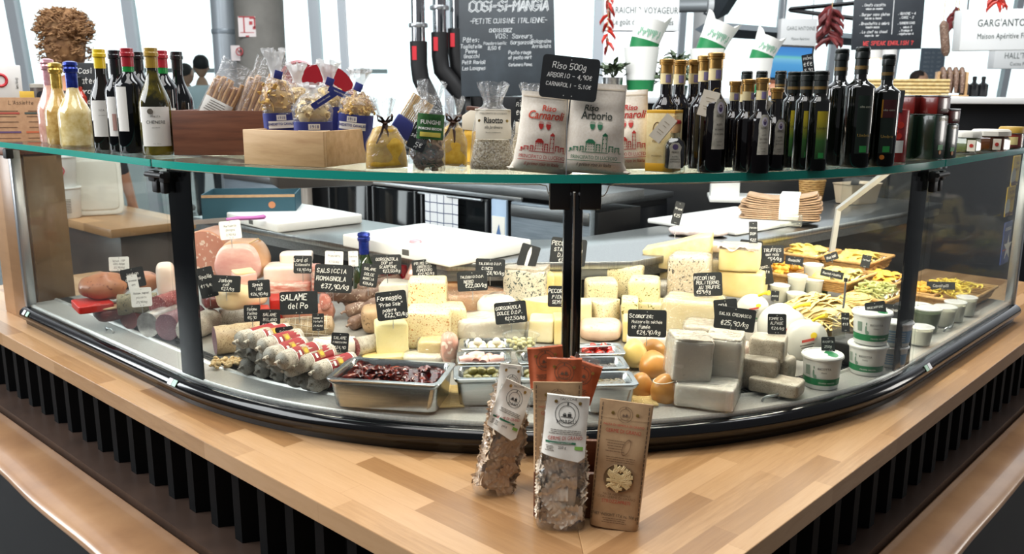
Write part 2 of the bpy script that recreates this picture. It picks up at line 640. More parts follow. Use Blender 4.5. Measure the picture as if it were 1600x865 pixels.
# the leaning glazed facade, bay by bay between mullions
mull = [(-160, 60), (24, 60), (204, 60), (492, 60), (535, 60), (700, 60), (936, 60), (1066, 60), (1215, 100), (1300, 100), (1398, 100), (1585, 60), (1720, 60)]
FY = 9.0
fm = []
for k, (x, y) in enumerate(mull):
 mb = MB()
 FY = 9.0 if k < 7 else 14.0
 vertical(mb, x, y, FY, 0.10 if k not in (4,) else 0.07)
 q = atY(x, y, FY)
 structure('trim_%d' % (k + 1), mb, FR)
 fm.append(q)
for k in range(len(fm) - 1):
 if k == 6:
  continue
 FY = 9.0 if k < 6 else 14.0
 a, b = fm[k].x + 0.05, fm[k + 1].x - 0.05
 zr = fm[k].z
 pane = MB()
 zb, zt = 0.02, 4.4
 def fy(z):
  return FY + (zr - z) * 0.136 + 0.05
 vs = [(a, fy(zb), zb), (b, fy(zb), zb), (b, fy(zt), zt), (a, fy(zt), zt)]
 vs += [(x, y + 0.02, z) for x, y, z in vs]
 pane.add(vs, [(0, 1, 2, 3), (7, 6, 5, 4), (0, 4, 5, 1), (2, 6, 7, 3)])
 structure('window_%d' % (k + 1), pane, GLASS, smooth=False)
rail = MB()
for x0, x1, z in ((fm[0].x, fm[2].x, 1.80), (fm[2].x, fm[3].x, 1.80)):
 rail.box(((x0 + x1) / 2, FY + 0.10 - (z - 1.9) * 0.136, z), (x1 - x0, 0.06, 0.07))
structure('trim_%d' % (len(mull) + 1), rail, P('white_rail', 'E9EEF1', 0.4))

# ------------------------------------------------------------------ oak worktop, ribbed cladding, benches
ZW = 0.72
WL = [(-2.35, 3.30), (0.07, 1.095)]                       # outer arris, left wing
corner = (0.128, 1.043)
a1, a2 = radians(137.6), radians(46.6)
dl, dr = Vector((cos(a1), sin(a1))), Vector((cos(a2), sin(a2)))
q1, q2 = Vector((-0.88, 1.954)), Vector((1.086, 2.041))
den = dl.x * dr.y - dl.y * dr.x
tt = ((q2 - q1).x * dr.y - (q2 - q1).y * dr.x) / den
K = q1 + dl * tt
inn = Vector(path(0, -0.25))
Lo, Ro = K + dl * 3.1, K + dr * 3.1
wt = thing('oak_worktop', 'pale oak block worktop carrying the curved glass deli case', 'countertop', (0, 0, 0))
for nm, D, far, rot, side in (('worktop_board', dl, Lo, -a1, 1), ('worktop_board', dr, Ro, -a2, -1)):
 nrm = Vector((D.y, -D.x)) * side
 poly = [K, far, far + nrm * 0.62, inn + (nrm * 0.0)]
 mb = MB().prism([(p.x, p.y) for p in poly], ZW - 0.042, ZW, bev=0.0015)
 mb.build('worktop_board', OAK('oak_left' if side == 1 else 'oak_right', rot if side == 1 else -a2), wt, smooth=False)
for D, side, nm in ((dl, 1, 'left'), (dr, -1, 'right')):
 nrm = Vector((D.y, -D.x)) * side
 t = tag(None, None, None) if False else None
 pts = []
 L, pitch = 3.0, 0.105
 s, i = 0.30 if side == 1 else 0.34, 0
 while s < L:
  for (du, dv) in ((0, 0.05), (0.030, 0.05), (0.047, 0.085), (0.083, 0.085)):
   p = K + D * (s + du) + nrm * dv
   pts.append((p.x, p.y))
  s += pitch
 back = [(p[0] + nrm.x * 0.02, p[1] + nrm.y * 0.02) for p in pts]
 mb = MB()
 n = len(pts)
 vs = [(p[0], p[1], 0.475) for p in pts] + [(p[0], p[1], ZW - 0.043) for p in pts] + [(p[0], p[1], 0.475) for p in back] + [(p[0], p[1], ZW - 0.043) for p in back]
 fs = []
 for i in range(n - 1):
  fs += [(i, i + 1, n + i + 1, n + i), (2 * n + i + 1, 2 * n + i, 3 * n + i, 3 * n + i + 1), (n + i, n + i + 1, 3 * n + i + 1, 3 * n + i), (i + 1, i, 2 * n + i, 2 * n + i + 1)]
 mb.add(vs, fs)
 tag(mb.build('corrugated_panel', N('black_metal_sheet', [(0.3, '050607'), (0.7, '0B0C0E')], 12, 0.65, 0.05), smooth=False),
  'black corrugated sheet cladding under the %s side of the oak worktop' % nm, 'panel', None)
 b_ = MATS['black_metal_sheet'].node_tree.nodes['Principled BSDF']
 b_.inputs['Specular IOR Level'].default_value = 0.1
 # bench running along the counter
 b = thing('bench', 'tan padded bench with dark front along the %s side of the counter' % nm, 'bench')
 TANM = N('tan_leather', [(0.25, '8A6548'), (0.5, 'A27A57'), (0.8, 'B48C66')], 5, 0.3, 0.05, detail=7, coat=0.25)
 def bx(u, v, z):
  p = K + D * u + nrm * v
  return (p.x, p.y, z)
 # v negative = outwards
 e0, e1 = (-0.175, -0.022) if side == 1 else (-0.125, 0.002)
 prof = [(e1 + 0.002, 0.432), (e1, 0.456), (e1 - 0.006, 0.461), (e0 + 0.045, 0.459), (e0 + 0.020, 0.455), (e0 + 0.006, 0.449), (e0, 0.440), (e0 + 0.003, 0.432)]
 nu = 40
 mbs = MB()
 vs, fs = [], []
 for i in range(nu):
  u = 0.55 + 2.55 * i / (nu - 1)
  wv = 0.012 * noise.noise(Vector((u * 2.3, side * 5, 0)))
  for (v, z) in prof:
   vs.append(bx(u, v + (wv if v < -0.08 else 0), z))
 m_ = len(prof)
 for i in range(nu - 1):
  for k in range(m_):
   q = (i * m_ + k, i * m_ + (k + 1) % m_, (i + 1) * m_ + (k + 1) % m_, (i + 1) * m_ + k)
   fs.append(q if side == 1 else q[::-1])
 fs += [tuple(range(m_))[::side], tuple(range((nu - 1) * m_, nu * m_))[::-side]]
 mbs.add(vs, fs)
 mbs.build('seat', TANM, b, ang=60)
 mb2 = MB()
 vs = [bx(u, v, z) for z in (0.0, 0.4315) for (u, v) in ((0.55, e0 + 0.016), (3.1, e0 + 0.016), (3.1, e1 - 0.01), (0.55, e1 - 0.01))]
 fs = [(0, 1, 5, 4), (1, 2, 6, 5), (2, 3, 7, 6), (3, 0, 4, 7), (4, 5, 6, 7)]
 mb2.add(vs, fs if side == 1 else [f[::-1] for f in fs])
 mb2.build('bench_base', N('dark_panel', [(0.3, '0B0B0C'), (0.7, '121213')], 6, 0.5), b, smooth=False)
 mb3 = MB()
 vs = [bx(u, v, z) for z in (0.0, 0.4745) for (u, v) in ((0.55, e1 + 0.006), (3.1, e1 + 0.006), (3.1, 0.15), (0.55, 0.15))]
 mb3.add(vs, fs if side == 1 else [f[::-1] for f in fs])
 vs = []
 tag(mb3.build('plinth', N('dark_brown_board', [(0.3, '3A2E28'), (0.7, '4A3A31')], 8, 0.35), smooth=False), 'dark brown plinth between the bench and the black cladding on the %s' % nm, 'plinth')

# ------------------------------------------------------------------ the curved refrigerated case
case = thing('display_case', 'curved glass refrigerated deli case with black base on the oak worktop', 'display case', (0, 0, 0))
SL, SR = -2.03, 2.0
prof = [(-0.10, ZW + 0.0008), (0.004, ZW + 0.0008), (0.006, ZW + 0.014), (0.012, ZW + 0.017), (0.013, ZW + 0.021), (0.019, ZW + 0.025), (0.024, ZW + 0.036), (0.021, ZW + 0.048), (0.012, ZW + 0.056), (0.004, ZW + 0.059), (-0.10, ZW + 0.059)]
mb = MB()
sweep(mb, SL, SR, prof)
mb.build('base_bumper', BLACK, case, ang=50)
ZD = 0.7855
mb = MB()
sweep(mb, SL, SR, [(-0.006, ZW + 0.0595), (-0.006, ZD - 0.002), (-0.010, ZD + 0.003), (-0.016, ZD + 0.001), (-0.022, ZD), (-0.086, ZD), (-0.089, ZD + 0.005), (-0.095, ZD + 0.005), (-0.095, ZW + 0.0595)])
mb.build('steel_deck', N('satin_deck', [(0.3, 'BAB9B5'), (0.7, 'D2D0CC')], 5, 0.28, metal=0.3, stretch=(40, 40, 2)), case, ang=40)
mb = MB()
sweep(mb, SL, SR, [(-0.0955, 0.776), (-0.0955, 0.779), (-0.132, 0.779), (-0.132, 0.776)])
mb.build('air_duct', BLKM, case)
mb = MB()
s = SL
while s < SR:
 x, y = path(s, -0.1135)
 mb.box((0, 0, 0), (0.0045, 0.035, 0.003), T=TR((x, y, 0.786), heading(s) - radians(0)))
 s += 0.0125
mb.build('air_grille', STEELD, case, smooth=False)
mb = MB()
SHELFM = N('shelf_steel', [(0.3, '94908A'), (0.7, 'AEAAA2')], 14, 0.4, metal=0.2)
sweep(mb, SL, SR, [(-0.1325, 0.73), (-0.1325, 0.788), (-0.30, 0.788), (-0.68, 0.864), (-0.68, 0.73)])
mb.build('display_floor', SHELFM, case)
def slabglass(s0, s1, o0, o1, z0, z1, name, m, parent=case):
 mb = MB()
 sweep(mb, s0, s1, [(o0, z0), (o0, z1), (o1, z1), (o1, z0)])
 return mb.build(name, m, parent, ang=30)
ZG0, ZG1, ZS = 0.780, 1.288, 1.308
for s0, s1 in ((SL + 0.02, -1.008), (-1.0, 0.004), (0.036, 1.052), (1.06, SR - 0.02)):
 slabglass(s0, s1, 0.0, -0.006, ZG0, ZG1, 'front_glass', PANE)
EDGE = P('teal_glass_edge', '1E9C8C', 0.12, coat=0.5)
for s0, s1 in ((SL, -1.01), (-1.0, 1.055), (1.063, SR)):
 slabglass(s0, s1, 0.022, -0.44, ZS - 0.0165, ZS, 'shelf_glass', CLEAR('shelf_glass', 'DDE5E2', 0.06, 0.02, haze=0.10, hazecol='B9B2A6', gain=0.8))
 slabglass(s0, s1, 0.0255, 0.0225, ZS - 0.0165, ZS, 'polished_edge', EDGE)
# pale seal line along the top of each front pane, turning down at the middle clamp
mb = MB()
for (s0, s1) in ((-0.96, -0.05), (0.10, 0.96)):
 pts = [(*path(q, 0.002), ZG1 - 0.001) for q in [s0 + (s1 - s0) * k / 24 for k in range(25)]]
 if s0 < 0:
  pts += [(*path(-0.035, 0.002), 1.284), (*path(-0.032, 0.002), 1.272), (*path(-0.028, 0.002), 1.264), (*path(-0.015, 0.002), 1.262)]
 else:
  pts = [(*path(0.062, 0.002), 1.262), (*path(0.078, 0.002), 1.264), (*path(0.084, 0.002), 1.272), (*path(0.088, 0.002), 1.284)] + pts
 mb.tube(pts, 0.0012, 6)
mb.build('pane_seal', P('pale_seal', 'E3D3BE', 0.4), case)
def at_s(s, off, z, drz=0):
 x, y = path(s, off)
 return TR((x, y, z), heading(s) + drz)
# middle post and its clamp
mb = MB()
mb.box((-0.0105, 0.012, 1.03), (0.017, 0.022, 0.49), 0.002, T=at_s(0.02, 0, 0))
mb.box((0.0105, 0.012, 1.03), (0.015, 0.022, 0.49), 0.002, T=at_s(0.02, 0, 0))
post = mb.build('middle_post', BLACK, case, ang=30)
MB().box((0, 0.010, 1.03), (0.0025, 0.012, 0.48), T=at_s(0.021, 0, 0)).build('light_strip', P('cream_strip', 'D9CBB8', 0.4), post)
mb = MB()
mb.box((-0.029, -0.004, 1.270), (0.041, 0.016, 0.064), 0.003, T=at_s(0.02, 0, 0))
mb.box((0.031, -0.004, 1.270), (0.043, 0.016, 0.064), 0.003, T=at_s(0.02, 0, 0))
mb.box((0, -0.002, 1.288), (0.10, 0.012, 0.030), 0.002, T=at_s(0.02, 0, 0))
mb.build('middle_clamp', BLKM, case, ang=30)
for dx in (-0.010, 0.010):
 MB().lathe([(0.0, 0.003), (0.003, 0.0025), (0.0042, 0.0)], 14, T=at_s(0.02 + dx, 0.0075, 1.269) @ TR(rx=pi / 2)).build('screw', ALU, case)
# corner posts (dark bands) and hinged clamps where the panes meet
for sg in (-1, 1):
 mb = MB()
 sweep(mb, *((-1.0, -.905) if sg < 0 else (.952, 1.05)), [(-.008, ZG0), (-.008, ZG1), (-.013, ZG1), (-.013, ZG0)])
 mb.build('corner_post', P('black_blue_gloss', '08090C', 0.08), case)
 mb = MB()
 for ds, w in ((-0.026, 0.032), (0.024, 0.024)):
  mb.box((ds, -0.010, 1.268), (w, 0.018, 0.026), 0.004, T=at_s(sg * 1.03 + .03, 0, 0))
  mb.box((ds * 0.75, -0.008, 1.245), (w * 0.8, 0.016, 0.032), 0.004, T=at_s(sg * 1.03 + .03, 0, 0))
 mb.tube([(-0.042, -0.022, 1.272), (0.036, -0.022, 1.272)], 0.006, 10, T=at_s(sg * 1.03 + .03, 0, 0))
 cl = mb.build('corner_clamp', BLKM, case)
 mb = MB()
 for ds in (-0.020, 0.016):
  mb.box((ds, -0.018, 1.2935), (0.016, 0.010, 0.015), 0.001, T=at_s(sg * 1.03 + .03, 0, 0))
 mb.build('clamp_plate', ALU, cl)
 # end posts
 se = SL + 0.012 if sg < 0 else SR - 0.012
 mb = MB().box((0, 0.01, 1.03), (0.022, 0.03, 0.50), 0.003, T=at_s(se, 0, 0))
 mb.build('end_post', ALU, case)
 mb = MB().box((0, 0.32, 1.02), (0.012, 0.58, 0.49), 0.0, T=at_s(se - sg * 0.0, 0, 0))
 mb.build('end_glass', PANE, case)
 mb = MB().box((0, -0.012, 1.272), (0.03, 0.022, 0.03), 0.003, T=at_s(se - sg * 0.02, 0, 0))
 mb.build('end_clamp', BLKM, case)
 for k, m_ in ((0, P('sticker_white', 'E8E8EE', 0.4)), (1, P('sticker_green', '9FC7B0', 0.4))):
  for s_ in ((-1.99 + 0.03 * k, -1.005 + 0.02 * k) if sg < 0 else (1.12 - 0.022 * k,)):
   MB().box((0, 0, 0), (0.018, 0.0015, 0.016), T=at_s(s_, 0.0215, ZW + 0.049) @ TR(rx=radians(-35))).build('sticker', m_, case, smooth=False)
for s_ in (-1.50, -0.34, 0.52, 1.46):
 mb = MB()
 pts = [(-0.024, 0, 0), (-0.022, -0.003, 0.008), (-0.016, -0.006, 0.012), (0, -0.008, 0.012), (0.016, -0.006, 0.012), (0.022, -0.003, 0.008), (0.024, 0, 0)]
 mb.tube(pts, 0.0028, 8, T=at_s(s_, -0.045, ZD + 0.001))
 mb.build('lift_handle', ALU, case)
# lamp tube hidden under the front of the glass shelf, it is what lights the food
mb = MB()
pts = [path(SL + 0.05 + (SR - SL - 0.1) * k / 60, -0.45) for k in range(61)]
mb.tube([(x, y, ZS - 0.034) for x, y in pts], 0.012, 8)
mb.build('lamp_tube', P('lamp_tube_glow', 'FFFFFF', 0.5, emit='FFE9CC', estr=6.0), case)
for k, s_ in enumerate((-1.6, -1.2, -0.75, -0.25, 0.25, 0.75, 1.2, 1.6)):
 x, y = path(s_, -0.16)
 x2, y2 = path(s_, -0.40)
 l = area('case_lamp', (x, y, ZS - 0.022), (x2, y2, 0.85), 0.40, 0.05, 1.2 if s_ < -1.1 else 5.0 if s_ > 1.1 else 3.3, (1.0, 0.90, 0.76))
 l.parent = case

# ------------------------------------------------------------------ steel work ledge behind the display
ZL = 0.985
front = [Vector((-1.25, 3.352)), Vector((-0.19, 2.425)), Vector((0.35, 2.47)), Vector((1.62, 3.57)), Vector((1.95, 3.90))]
def offset(pl, d):
 out = []
 for i, p in enumerate(pl):
  a = (pl[i] - pl[i - 1]).normalized() if i else (pl[1] - pl[0]).normalized()
  b = (pl[i + 1] - pl[i]).normalized() if i < len(pl) - 1 else a
  na, nb = Vector((-a.y, a.x)), Vector((-b.y, b.x))
  m = (na + nb).normalized()
  out.append(p + m * (d / max(0.4, m.dot(na))))
 return out
ledge = thing('work_ledge', 'grey steel work ledge running behind the display', 'worktop', (0, 0, 0))
MB().prism([tuple(p) for p in front] + [tuple(p) for p in offset(front, 0.40)[::-1]], ZL - 0.022, ZL, bev=0.002).build('ledge_top', STEEL, ledge)
MB().prism([tuple(p) for p in offset(front, 0.012)] + [tuple(p) for p in offset(front, 0.38)[::-1]], ZL - 0.055, ZL - 0.0225).build('ledge_apron', STEELD, ledge, smooth=False)
MB().prism([tuple(p) for p in offset(front, 0.03)] + [tuple(p) for p in offset(front, 0.36)[::-1]], 0.0, ZL - 0.0555).build('ledge_carcass', BLKM, ledge, smooth=False)

# ------------------------------------------------------------------ pouches, bottles, slates: the builders
def lerp_sec(secs, z):
 if z <= secs[0][0]:
  return secs[0]
 for a, b in zip(secs, secs[1:]):
  if z <= b[0]:
   t = (z - a[0]) / (b[0] - a[0])
   t = t * t * (3 - 2 * t) * 0.5 + t * 0.5
   return tuple(p + (q - p) * t for p, q in zip(a, b))
 return secs[-1]
def pouch_fn(secs, p=2.6, amp=0.002, freq=22, seed=0):
 secs = [tuple(s) + (0,) * (5 - len(s)) for s in secs]
 def front(x, z, eps=0.0008):
  _, w, d, ox, oy = lerp_sec(secs, z)
  q = min(0.999, abs((x - ox) / (w / 2)))
  return oy - d / 2 * (1 - q ** p) ** (1 / p) + amp * noise.noise(Vector((x * freq, z * freq, seed))) - eps
 def surf(x, z):
  return (x, front(x, z), z)
 return secs, front, surf
def pouch(mb, secs, p=2.6, amp=0.002, freq=22, seed=0, nz=26, nu=36, mi=0, top=True, ruffle=0.0):
 secs, front, surf = pouch_fn(secs, p, amp, freq, seed)
 z0, z1 = secs[0][0], secs[-1][0]
 vs, fs = [], []
 for j in range(nz):
  z = z0 + (z1 - z0) * j / (nz - 1)
  _, w, d, ox, oy = lerp_sec(secs, z)
  for k in range(nu):
   a = 2 * pi * k / nu
   c, s_ = cos(a), sin(a)
   x = ox + w / 2 * (1 if c > 0 else -1) * abs(c) ** (2 / p)
   y = oy + d / 2 * (1 if s_ > 0 else -1) * abs(s_) ** (2 / p)
   y += amp * noise.noise(Vector((x * freq, z * freq, seed + (0 if s_ < 0 else 5))))
   if ruffle:
    f = j / (nz - 1)
    f = max(0, (f - 0.55) / 0.45)
    y += ruffle * f * sin(a * 7 + seed)
    x += ruffle * f * cos(a * 9 + seed)
   vs.append((x, y, z + (ruffle * 0.8 * sin(a * 5 + seed) if ruffle and j == nz - 1 else 0)))
 for j in range(nz - 1):
  for k in range(nu):
   a, b = j * nu + k, j * nu + (k + 1) % nu
   fs.append((a, b, b + nu, a + nu))
 fs.append(tuple(range(nu - 1, -1, -1)))
 if top:
  fs.append(tuple(range((nz - 1) * nu, nz * nu)))
 mb.add(vs, fs, mi)
 return surf
def patch(mb, surf, x0, x1, z0, z1, nx=12, nz=8, eps=0.0006, mi=0, shape=None):
 def fn(u, v):
  x, z = x0 + (x1 - x0) * u, z0 + (z1 - z0) * v
  if shape:
   x, z = shape(u, v, x, z)
  a = surf(x, z)
  return (a[0], a[1] - eps, a[2])
 return mb.grid(fn, nx, nz, mi=mi)
FILM = CLEAR('clear_bag_film', 'FAFAFA', 0.07, 0.08, wrinkle=0.9, wscale=45, haze=0.10, gain=0.7)
FILMC = CLEAR('clear_wrap', 'FDFCFA', 0.06, 0.12, wrinkle=0.7, wscale=60, haze=0.03, gain=0.5)
KRAFT = N('kraft_paper', [(0.3, 'A98661'), (0.7, 'BE9C76')], 60, 0.8, 0.1)
KRAFTD = N('dark_kraft', [(0.3, '8A6A4C'), (0.7, '9C7B5B')], 60, 0.8, 0.1)
CREAM = P('cream_label', 'EDE3CF', 0.7)
RIBBON = P('brown_ribbon', '4A2C1E', 0.45)
YEL = N('yellow_meal', [(0.35, 'D9A52E'), (0.65, 'EBC14A')], 80, 0.7)
RED = P('print_red', 'B5261F', 0.6)
GREEN = P('print_green', '1F6F4A', 0.6)
DKG = P('print_dark', '2C2A26', 0.6)
GREY = P('fine_print', '6E675C', 0.7)

def sign(px, py, w, h, Y, lines, label, roll=0.0, yaw=0.0, pitch=0.0, pin=14, white=False, cat='price sign', group=None, name='price_sign', thick=0.0022, pinx=0.0, wr=0.55):
 """a slate on a pin: px, py, w, h are its centre and size as seen, Y how far away it stands"""
 p = atY(px, py, Y)
 m = mpp(p)
 W_, H_ = w * m, h * m
 t = thing(name, label, cat, p, face(p, yaw), group, rx=radians(pitch - 8))
 R = TR(ry=radians(roll))
 mb = MB()
 r = min(W_, H_) * 0.09
 poly = []
 for (sx_, sz_, a0) in ((1, -1, -90), (1, 1, 0), (-1, 1, 90), (-1, -1, 180)):
  for k in range(4):
   a = radians(a0 + 30 * k)
   poly.append((sx_ * (W_ / 2 - r) + r * cos(a), sz_ * (H_ / 2 - r) + r * sin(a)))
 mb.prism(poly, -thick / 2, thick / 2, T=R @ TR(rx=pi / 2))
 mb.build('board', P('white_sign', 'F4F4F2', 0.4) if white else SLATE, t, ang=30)
 mw = MB()
 for (txt, x, y, hh) in lines:
  est = sum(5.4 if c.isupper() or c.isdigit() or c == '€' else 3.6 if c == ' ' else 2.6 if c in "il.,:'" else 4.6 for c in txt) * hh * H_ / 6 * .86
  hh *= .88
  k = min(1.0, .90 * W_ / max(est, 1e-6))
  hh *= max(k, .62)
  scrawl(mw, txt, x * W_, y * H_ - hh * H_ / 2, hh * H_, track=min(1.0, max(k, .5) / max(k, .62)), wd= max(0.0006, hh * H_ * (0.09 if white else 0.125)), wob=wr, T=R @ TR((0, -thick / 2 - 0.0004, 0)))
 if lines:
  mw.build('writing', P('sign_ink', '333333', 0.6) if white else CHALK, t, smooth=False)
 md = MB()
 for (x, z) in ((0, H_ * 0.42), (-W_ * 0.07, -H_ * 0.42), (W_ * 0.07, -H_ * 0.42)):
  md.lathe([(0.0011, 0), (0.0011, 0.0006)], 10, T=R @ TR((x, -thick / 2 - 0.0001, z), rx=pi / 2))
 md.build('rivets', P('rivet', 'B8B8B4', 0.4) if not white else P('rivet_dark', '555555', 0.4), t, smooth=False)
 if pin:
  q = R @ Vector((pinx * W_, thick, -H_ * 0.40))
  MB().tube([q, (q.x, q.y, q.z - pin * m - H_ * 0.1)], 0.0009, 6).build('pin', ALU, t)
 return t

def bottle_profile(r, zs, zn, rn, zt, p=1.0):
 pr = [(0.0, 0.004), (r * 0.7, 0.003), (r * 0.93, 0.0), (r, 0.006), (r, zs)]
 for k in range(1, 9):
  f = k / 8
  c = (1 + cos(pi * f ** p)) / 2
  pr.append((rn + (r - rn) * c, zs + (zn - zs) * f))
 pr.append((rn * 0.97, zt))
 return pr
def wrap(r, eps=0.0006):
 def s(a, b):
  t = a / r
  return ((r + eps) * sin(t), -(r + eps) * cos(t), b)
 return s
def label_patch(mb, r, w, z0, z1, off=0.0, eps=0.0004, shape=None):
 sf = wrap(r, eps)
 def fn(u, v):
  x, z = off + (u - 0.5) * w, z0 + (z1 - z0) * v
  if shape:
   x, z = shape(u, v, x, z)
  return sf(x, z)
 return mb.grid(fn, 14, 9)
def turn(o, yaw):
 o.rotation_euler[2] = radians(yaw)
 return o

# ------------------------------------------------------------------ wine bottles at the left end
GB = P('black_wine_glass', '06080A', 0.06, coat=0.3)
GG = CLEAR('green_glass', '2E7A35', 0.06, 0.02, gain=0.6)
def wine(px, py, H, r, zs, zn, glass, cap, capcol, label, lab=None, text=(), yaw=0, neck=None, rn=0.0135, extra=None):
 p = at(px, py, ZS)
 t = thing('wine_bottle', label, 'bottle', p, face(p, 0), 'wine bottles at the left end of the shelf')
 pr = bottle_profile(r, zs, zn, rn, H * 0.985)
 MB().lathe(pr, 32).build('body', glass, t, ang=60)
 cz = H - cap
 rc = rn + 0.0012
 MB().lathe([(rc, cz), (rc, H - 0.022), (rc + 0.0025, H - 0.020), (rc + 0.0025, H - 0.012), (rc + 0.001, H - 0.010), (rc + 0.001, H - 0.001), (rc - 0.002, H)], 24).build('capsule', P('capsule_' + capcol, capcol, 0.3, coat=0.3), t)
 if neck:
  MB().lathe([(rn + 0.0006, cz - 0.028), (rn + 0.0006, cz)], 20, caps=(False, False)).build('bright_neck', P('green_neck', '1E8A3C', 0.1), t)
 if lab:
  lb = label_patch(MB(), r, lab[0], lab[1], lab[2], radians(yaw) * r).build('label', P('wine_label', 'E9E4DC', 0.65), t)
  for (tx, sz, z, m_, sh) in text:
   print_text('label_print', tx, sz, m_, lb, wrap(r, 0.001), x=radians(yaw) * r, z=z, shear=sh)
  if extra:
   extra(lb, r, radians(yaw) * r)
 return t
wine(168, 233, .263, .033, .120, .20, P('brown_wine_glass', '14100A', 0.06, coat=0.3), .05, 'E6C21A', 'dark wine bottle with yellow capsule, leftmost of the still wines', (.055, .035, .130), [('NTA', .007, .102, GREY, 0), ('vino bianco', .004, .09, GREY, 0)], -10)
wine(192, 236, .257, .031, .150, .20, GB, .06, '0C0C10', 'slim wine bottle with black capsule and pinkish label between yellow and red capsules', (.05, .040, .140), [('5', .016, .165, PAPER, 0)], -12,
     extra=lambda lb, r, o: MB().grid(lambda u, v: wrap(r, .0012)(o - .012 + u * .010, .055 + v * .042), 4, 4).build('pink_panel', P('label_pink', 'B98C80', 0.7), lb))
wine(211, 238, .260, .036, .165, .205, GB, .045, 'A81F2B', 'wine bottle with red capsule and narrow white side label', (.03, .055, .165), [], -38, neck=True)
wine(226, 229, .262, .034, .17, .21, GB, .05, '0B0B0D', 'plain dark wine bottle half hidden behind the red capsuled one', None)
wine(248, 241, .258, .038, .115, .205, N('olive_wine', [(0.45, '1A1A08'), (0.6, '7D6E12')], 6, 0.06, coat=0.4), .048, 'A8862E', 'olive coloured wine bottle with gold capsule and big white label at the front', (.075, .022, .117), [('TENUTA', .006, .092, GREY, 0), ('CHENERE', .0105, .077, DKG, 0), ('vino bianco', .004, .066, GREY, 0), ('75 cl   12% vol', .003, .027, GREY, 0)], -2,
     extra=lambda lb, r, o: MB().lathe([(.007, 0), (.007, .0006)], 12, T=TR((-.012, -r - .0012, .106), rx=pi / 2)).build('crest', GREY, lb))
wine(263, 232, .262, .036, .16, .205, GB, .045, 'B02030', 'wine bottle with red capsule standing next to the dark wooden crate', (.02, .06, .11), [], 30, neck=True)
wine(286, 230, .262, .037, .12, .20, GB, .05, '0A0A0C', 'all black wine bottle behind the left corner of the dark crate', None)
# sparkling bottles
def sparkling(px, py, H, glass, foil, label, textured=False, lab=None, z=None, cat='bottle', group='sparkling wine bottles beside the little slate', r=.044):
 p = at(px, py, z or ZS + 0.0)
 t = thing('sparkling_bottle', label, cat, p, face(p), group)
 pr = bottle_profile(r, H * .38, H * .72, .0145, H * .93, 0.85)
 mb = MB().lathe(pr, 32)
 if textured:
  mb.v = [(x * (1 + .035 * noise.noise(Vector((x * 90, y * 90, z_ * 60)))), y * (1 + .035 * noise.noise(Vector((x * 90 + 9, y * 90, z_ * 60)))), z_) for x, y, z_ in mb.v]
 mb.build('body', glass, t, ang=25 if textured else 60)
 MB().lathe([(.0150, H * .66), (.0155, H * .72), (.0155, H * .86), (.0185, H * .875), (.0195, H * .91), (.017, H * .93), (.0195, H * .95), (.018, H * .985), (.008, H)], 20).build('foil', foil, t, ang=30)
 if lab:
  label_patch(MB(), r, .04, .02, .05).build('label', lab, t)
 return t
GOLDW = N('pale_gold_glass', [(0.3, 'C9A95A'), (0.7, 'F0E0AE')], 40, 0.04, coat=0.8)
PINKW = N('pink_wine_glass', [(0.3, 'C98A78'), (0.7, 'EBBFAE')], 30, 0.05, coat=0.8)
FOILB = N('blue_foil', [(0.3, '16246E'), (0.7, '2B43A8')], 60, 0.22, 0.5, metal=0.5)
FOILP = N('pink_foil', [(0.3, 'C98A96'), (0.7, 'EEC0C6')], 60, 0.25, 0.5, metal=0.4)
FOILG = N('gold_foil', [(0.3, 'A8812A'), (0.7, 'D9B85C')], 60, 0.25, 0.5, metal=0.6)
sparkling(86, 222, .250, PINKW, FOILP, 'rose sparkling bottle with pale pink foil at the far left of the shelf', lab=P('pink_label', 'D98C93', .6), r=.040)
sparkling(98, 225, .236, N('amber_glass', [(0.3, 'A87F3A'), (0.7, 'D9B978')], 50, .06, coat=.6), FOILG, 'sparkling bottle with gold foil between the pink and the blue foil ones', r=.040)
TRAYP = at(140, 229, ZS)
sparkling(122, 229, .236, GOLDW, FOILB, 'facetted pale gold sparkling bottle with bright blue foil', True)
# small slate, red bottle and tin behind the sparkling bottles
p = at(150, 214, ZS)
t = thing('chalkboard', 'small standing slate with white handwriting behind the sparkling bottles', 'chalkboard', p, face(p), None, rx=radians(-6))
MB().box((0, 0, .125), (.115, .006, .25), .002).build('board', SLATE, t)
mw = MB()
for k, (tx, hh) in enumerate((('Cosi Si', .017), ('Gateaux', .019), ('charcuterie', .015), ('fromage', .016), ('it', .015), ('panda', .016))):
 scrawl(mw, tx, 0, .215 - k * .034, hh, .0022, T=TR((0, -.0036, 0)))
mw.build('writing', CHALK, t, smooth=False)
MB().box((0, .05, .003), (.08, .10, .006)).build('foot', BLKM, t)
p = at(131, 214, ZS)
t = thing('liqueur_bottle', 'small orange red bottle in front of the little slate', 'bottle', p, face(p))
MB().lathe(bottle_profile(.022, .13, .16, .010, .185), 24).build('body', N('red_liqueur', [(0.3, '8E1A0C'), (0.7, 'D2401E')], 12, .06, coat=.6), t)
MB().lathe([(.0115, .17), (.0115, .20), (.009, .203)], 16).build('cap', BLKM, t)

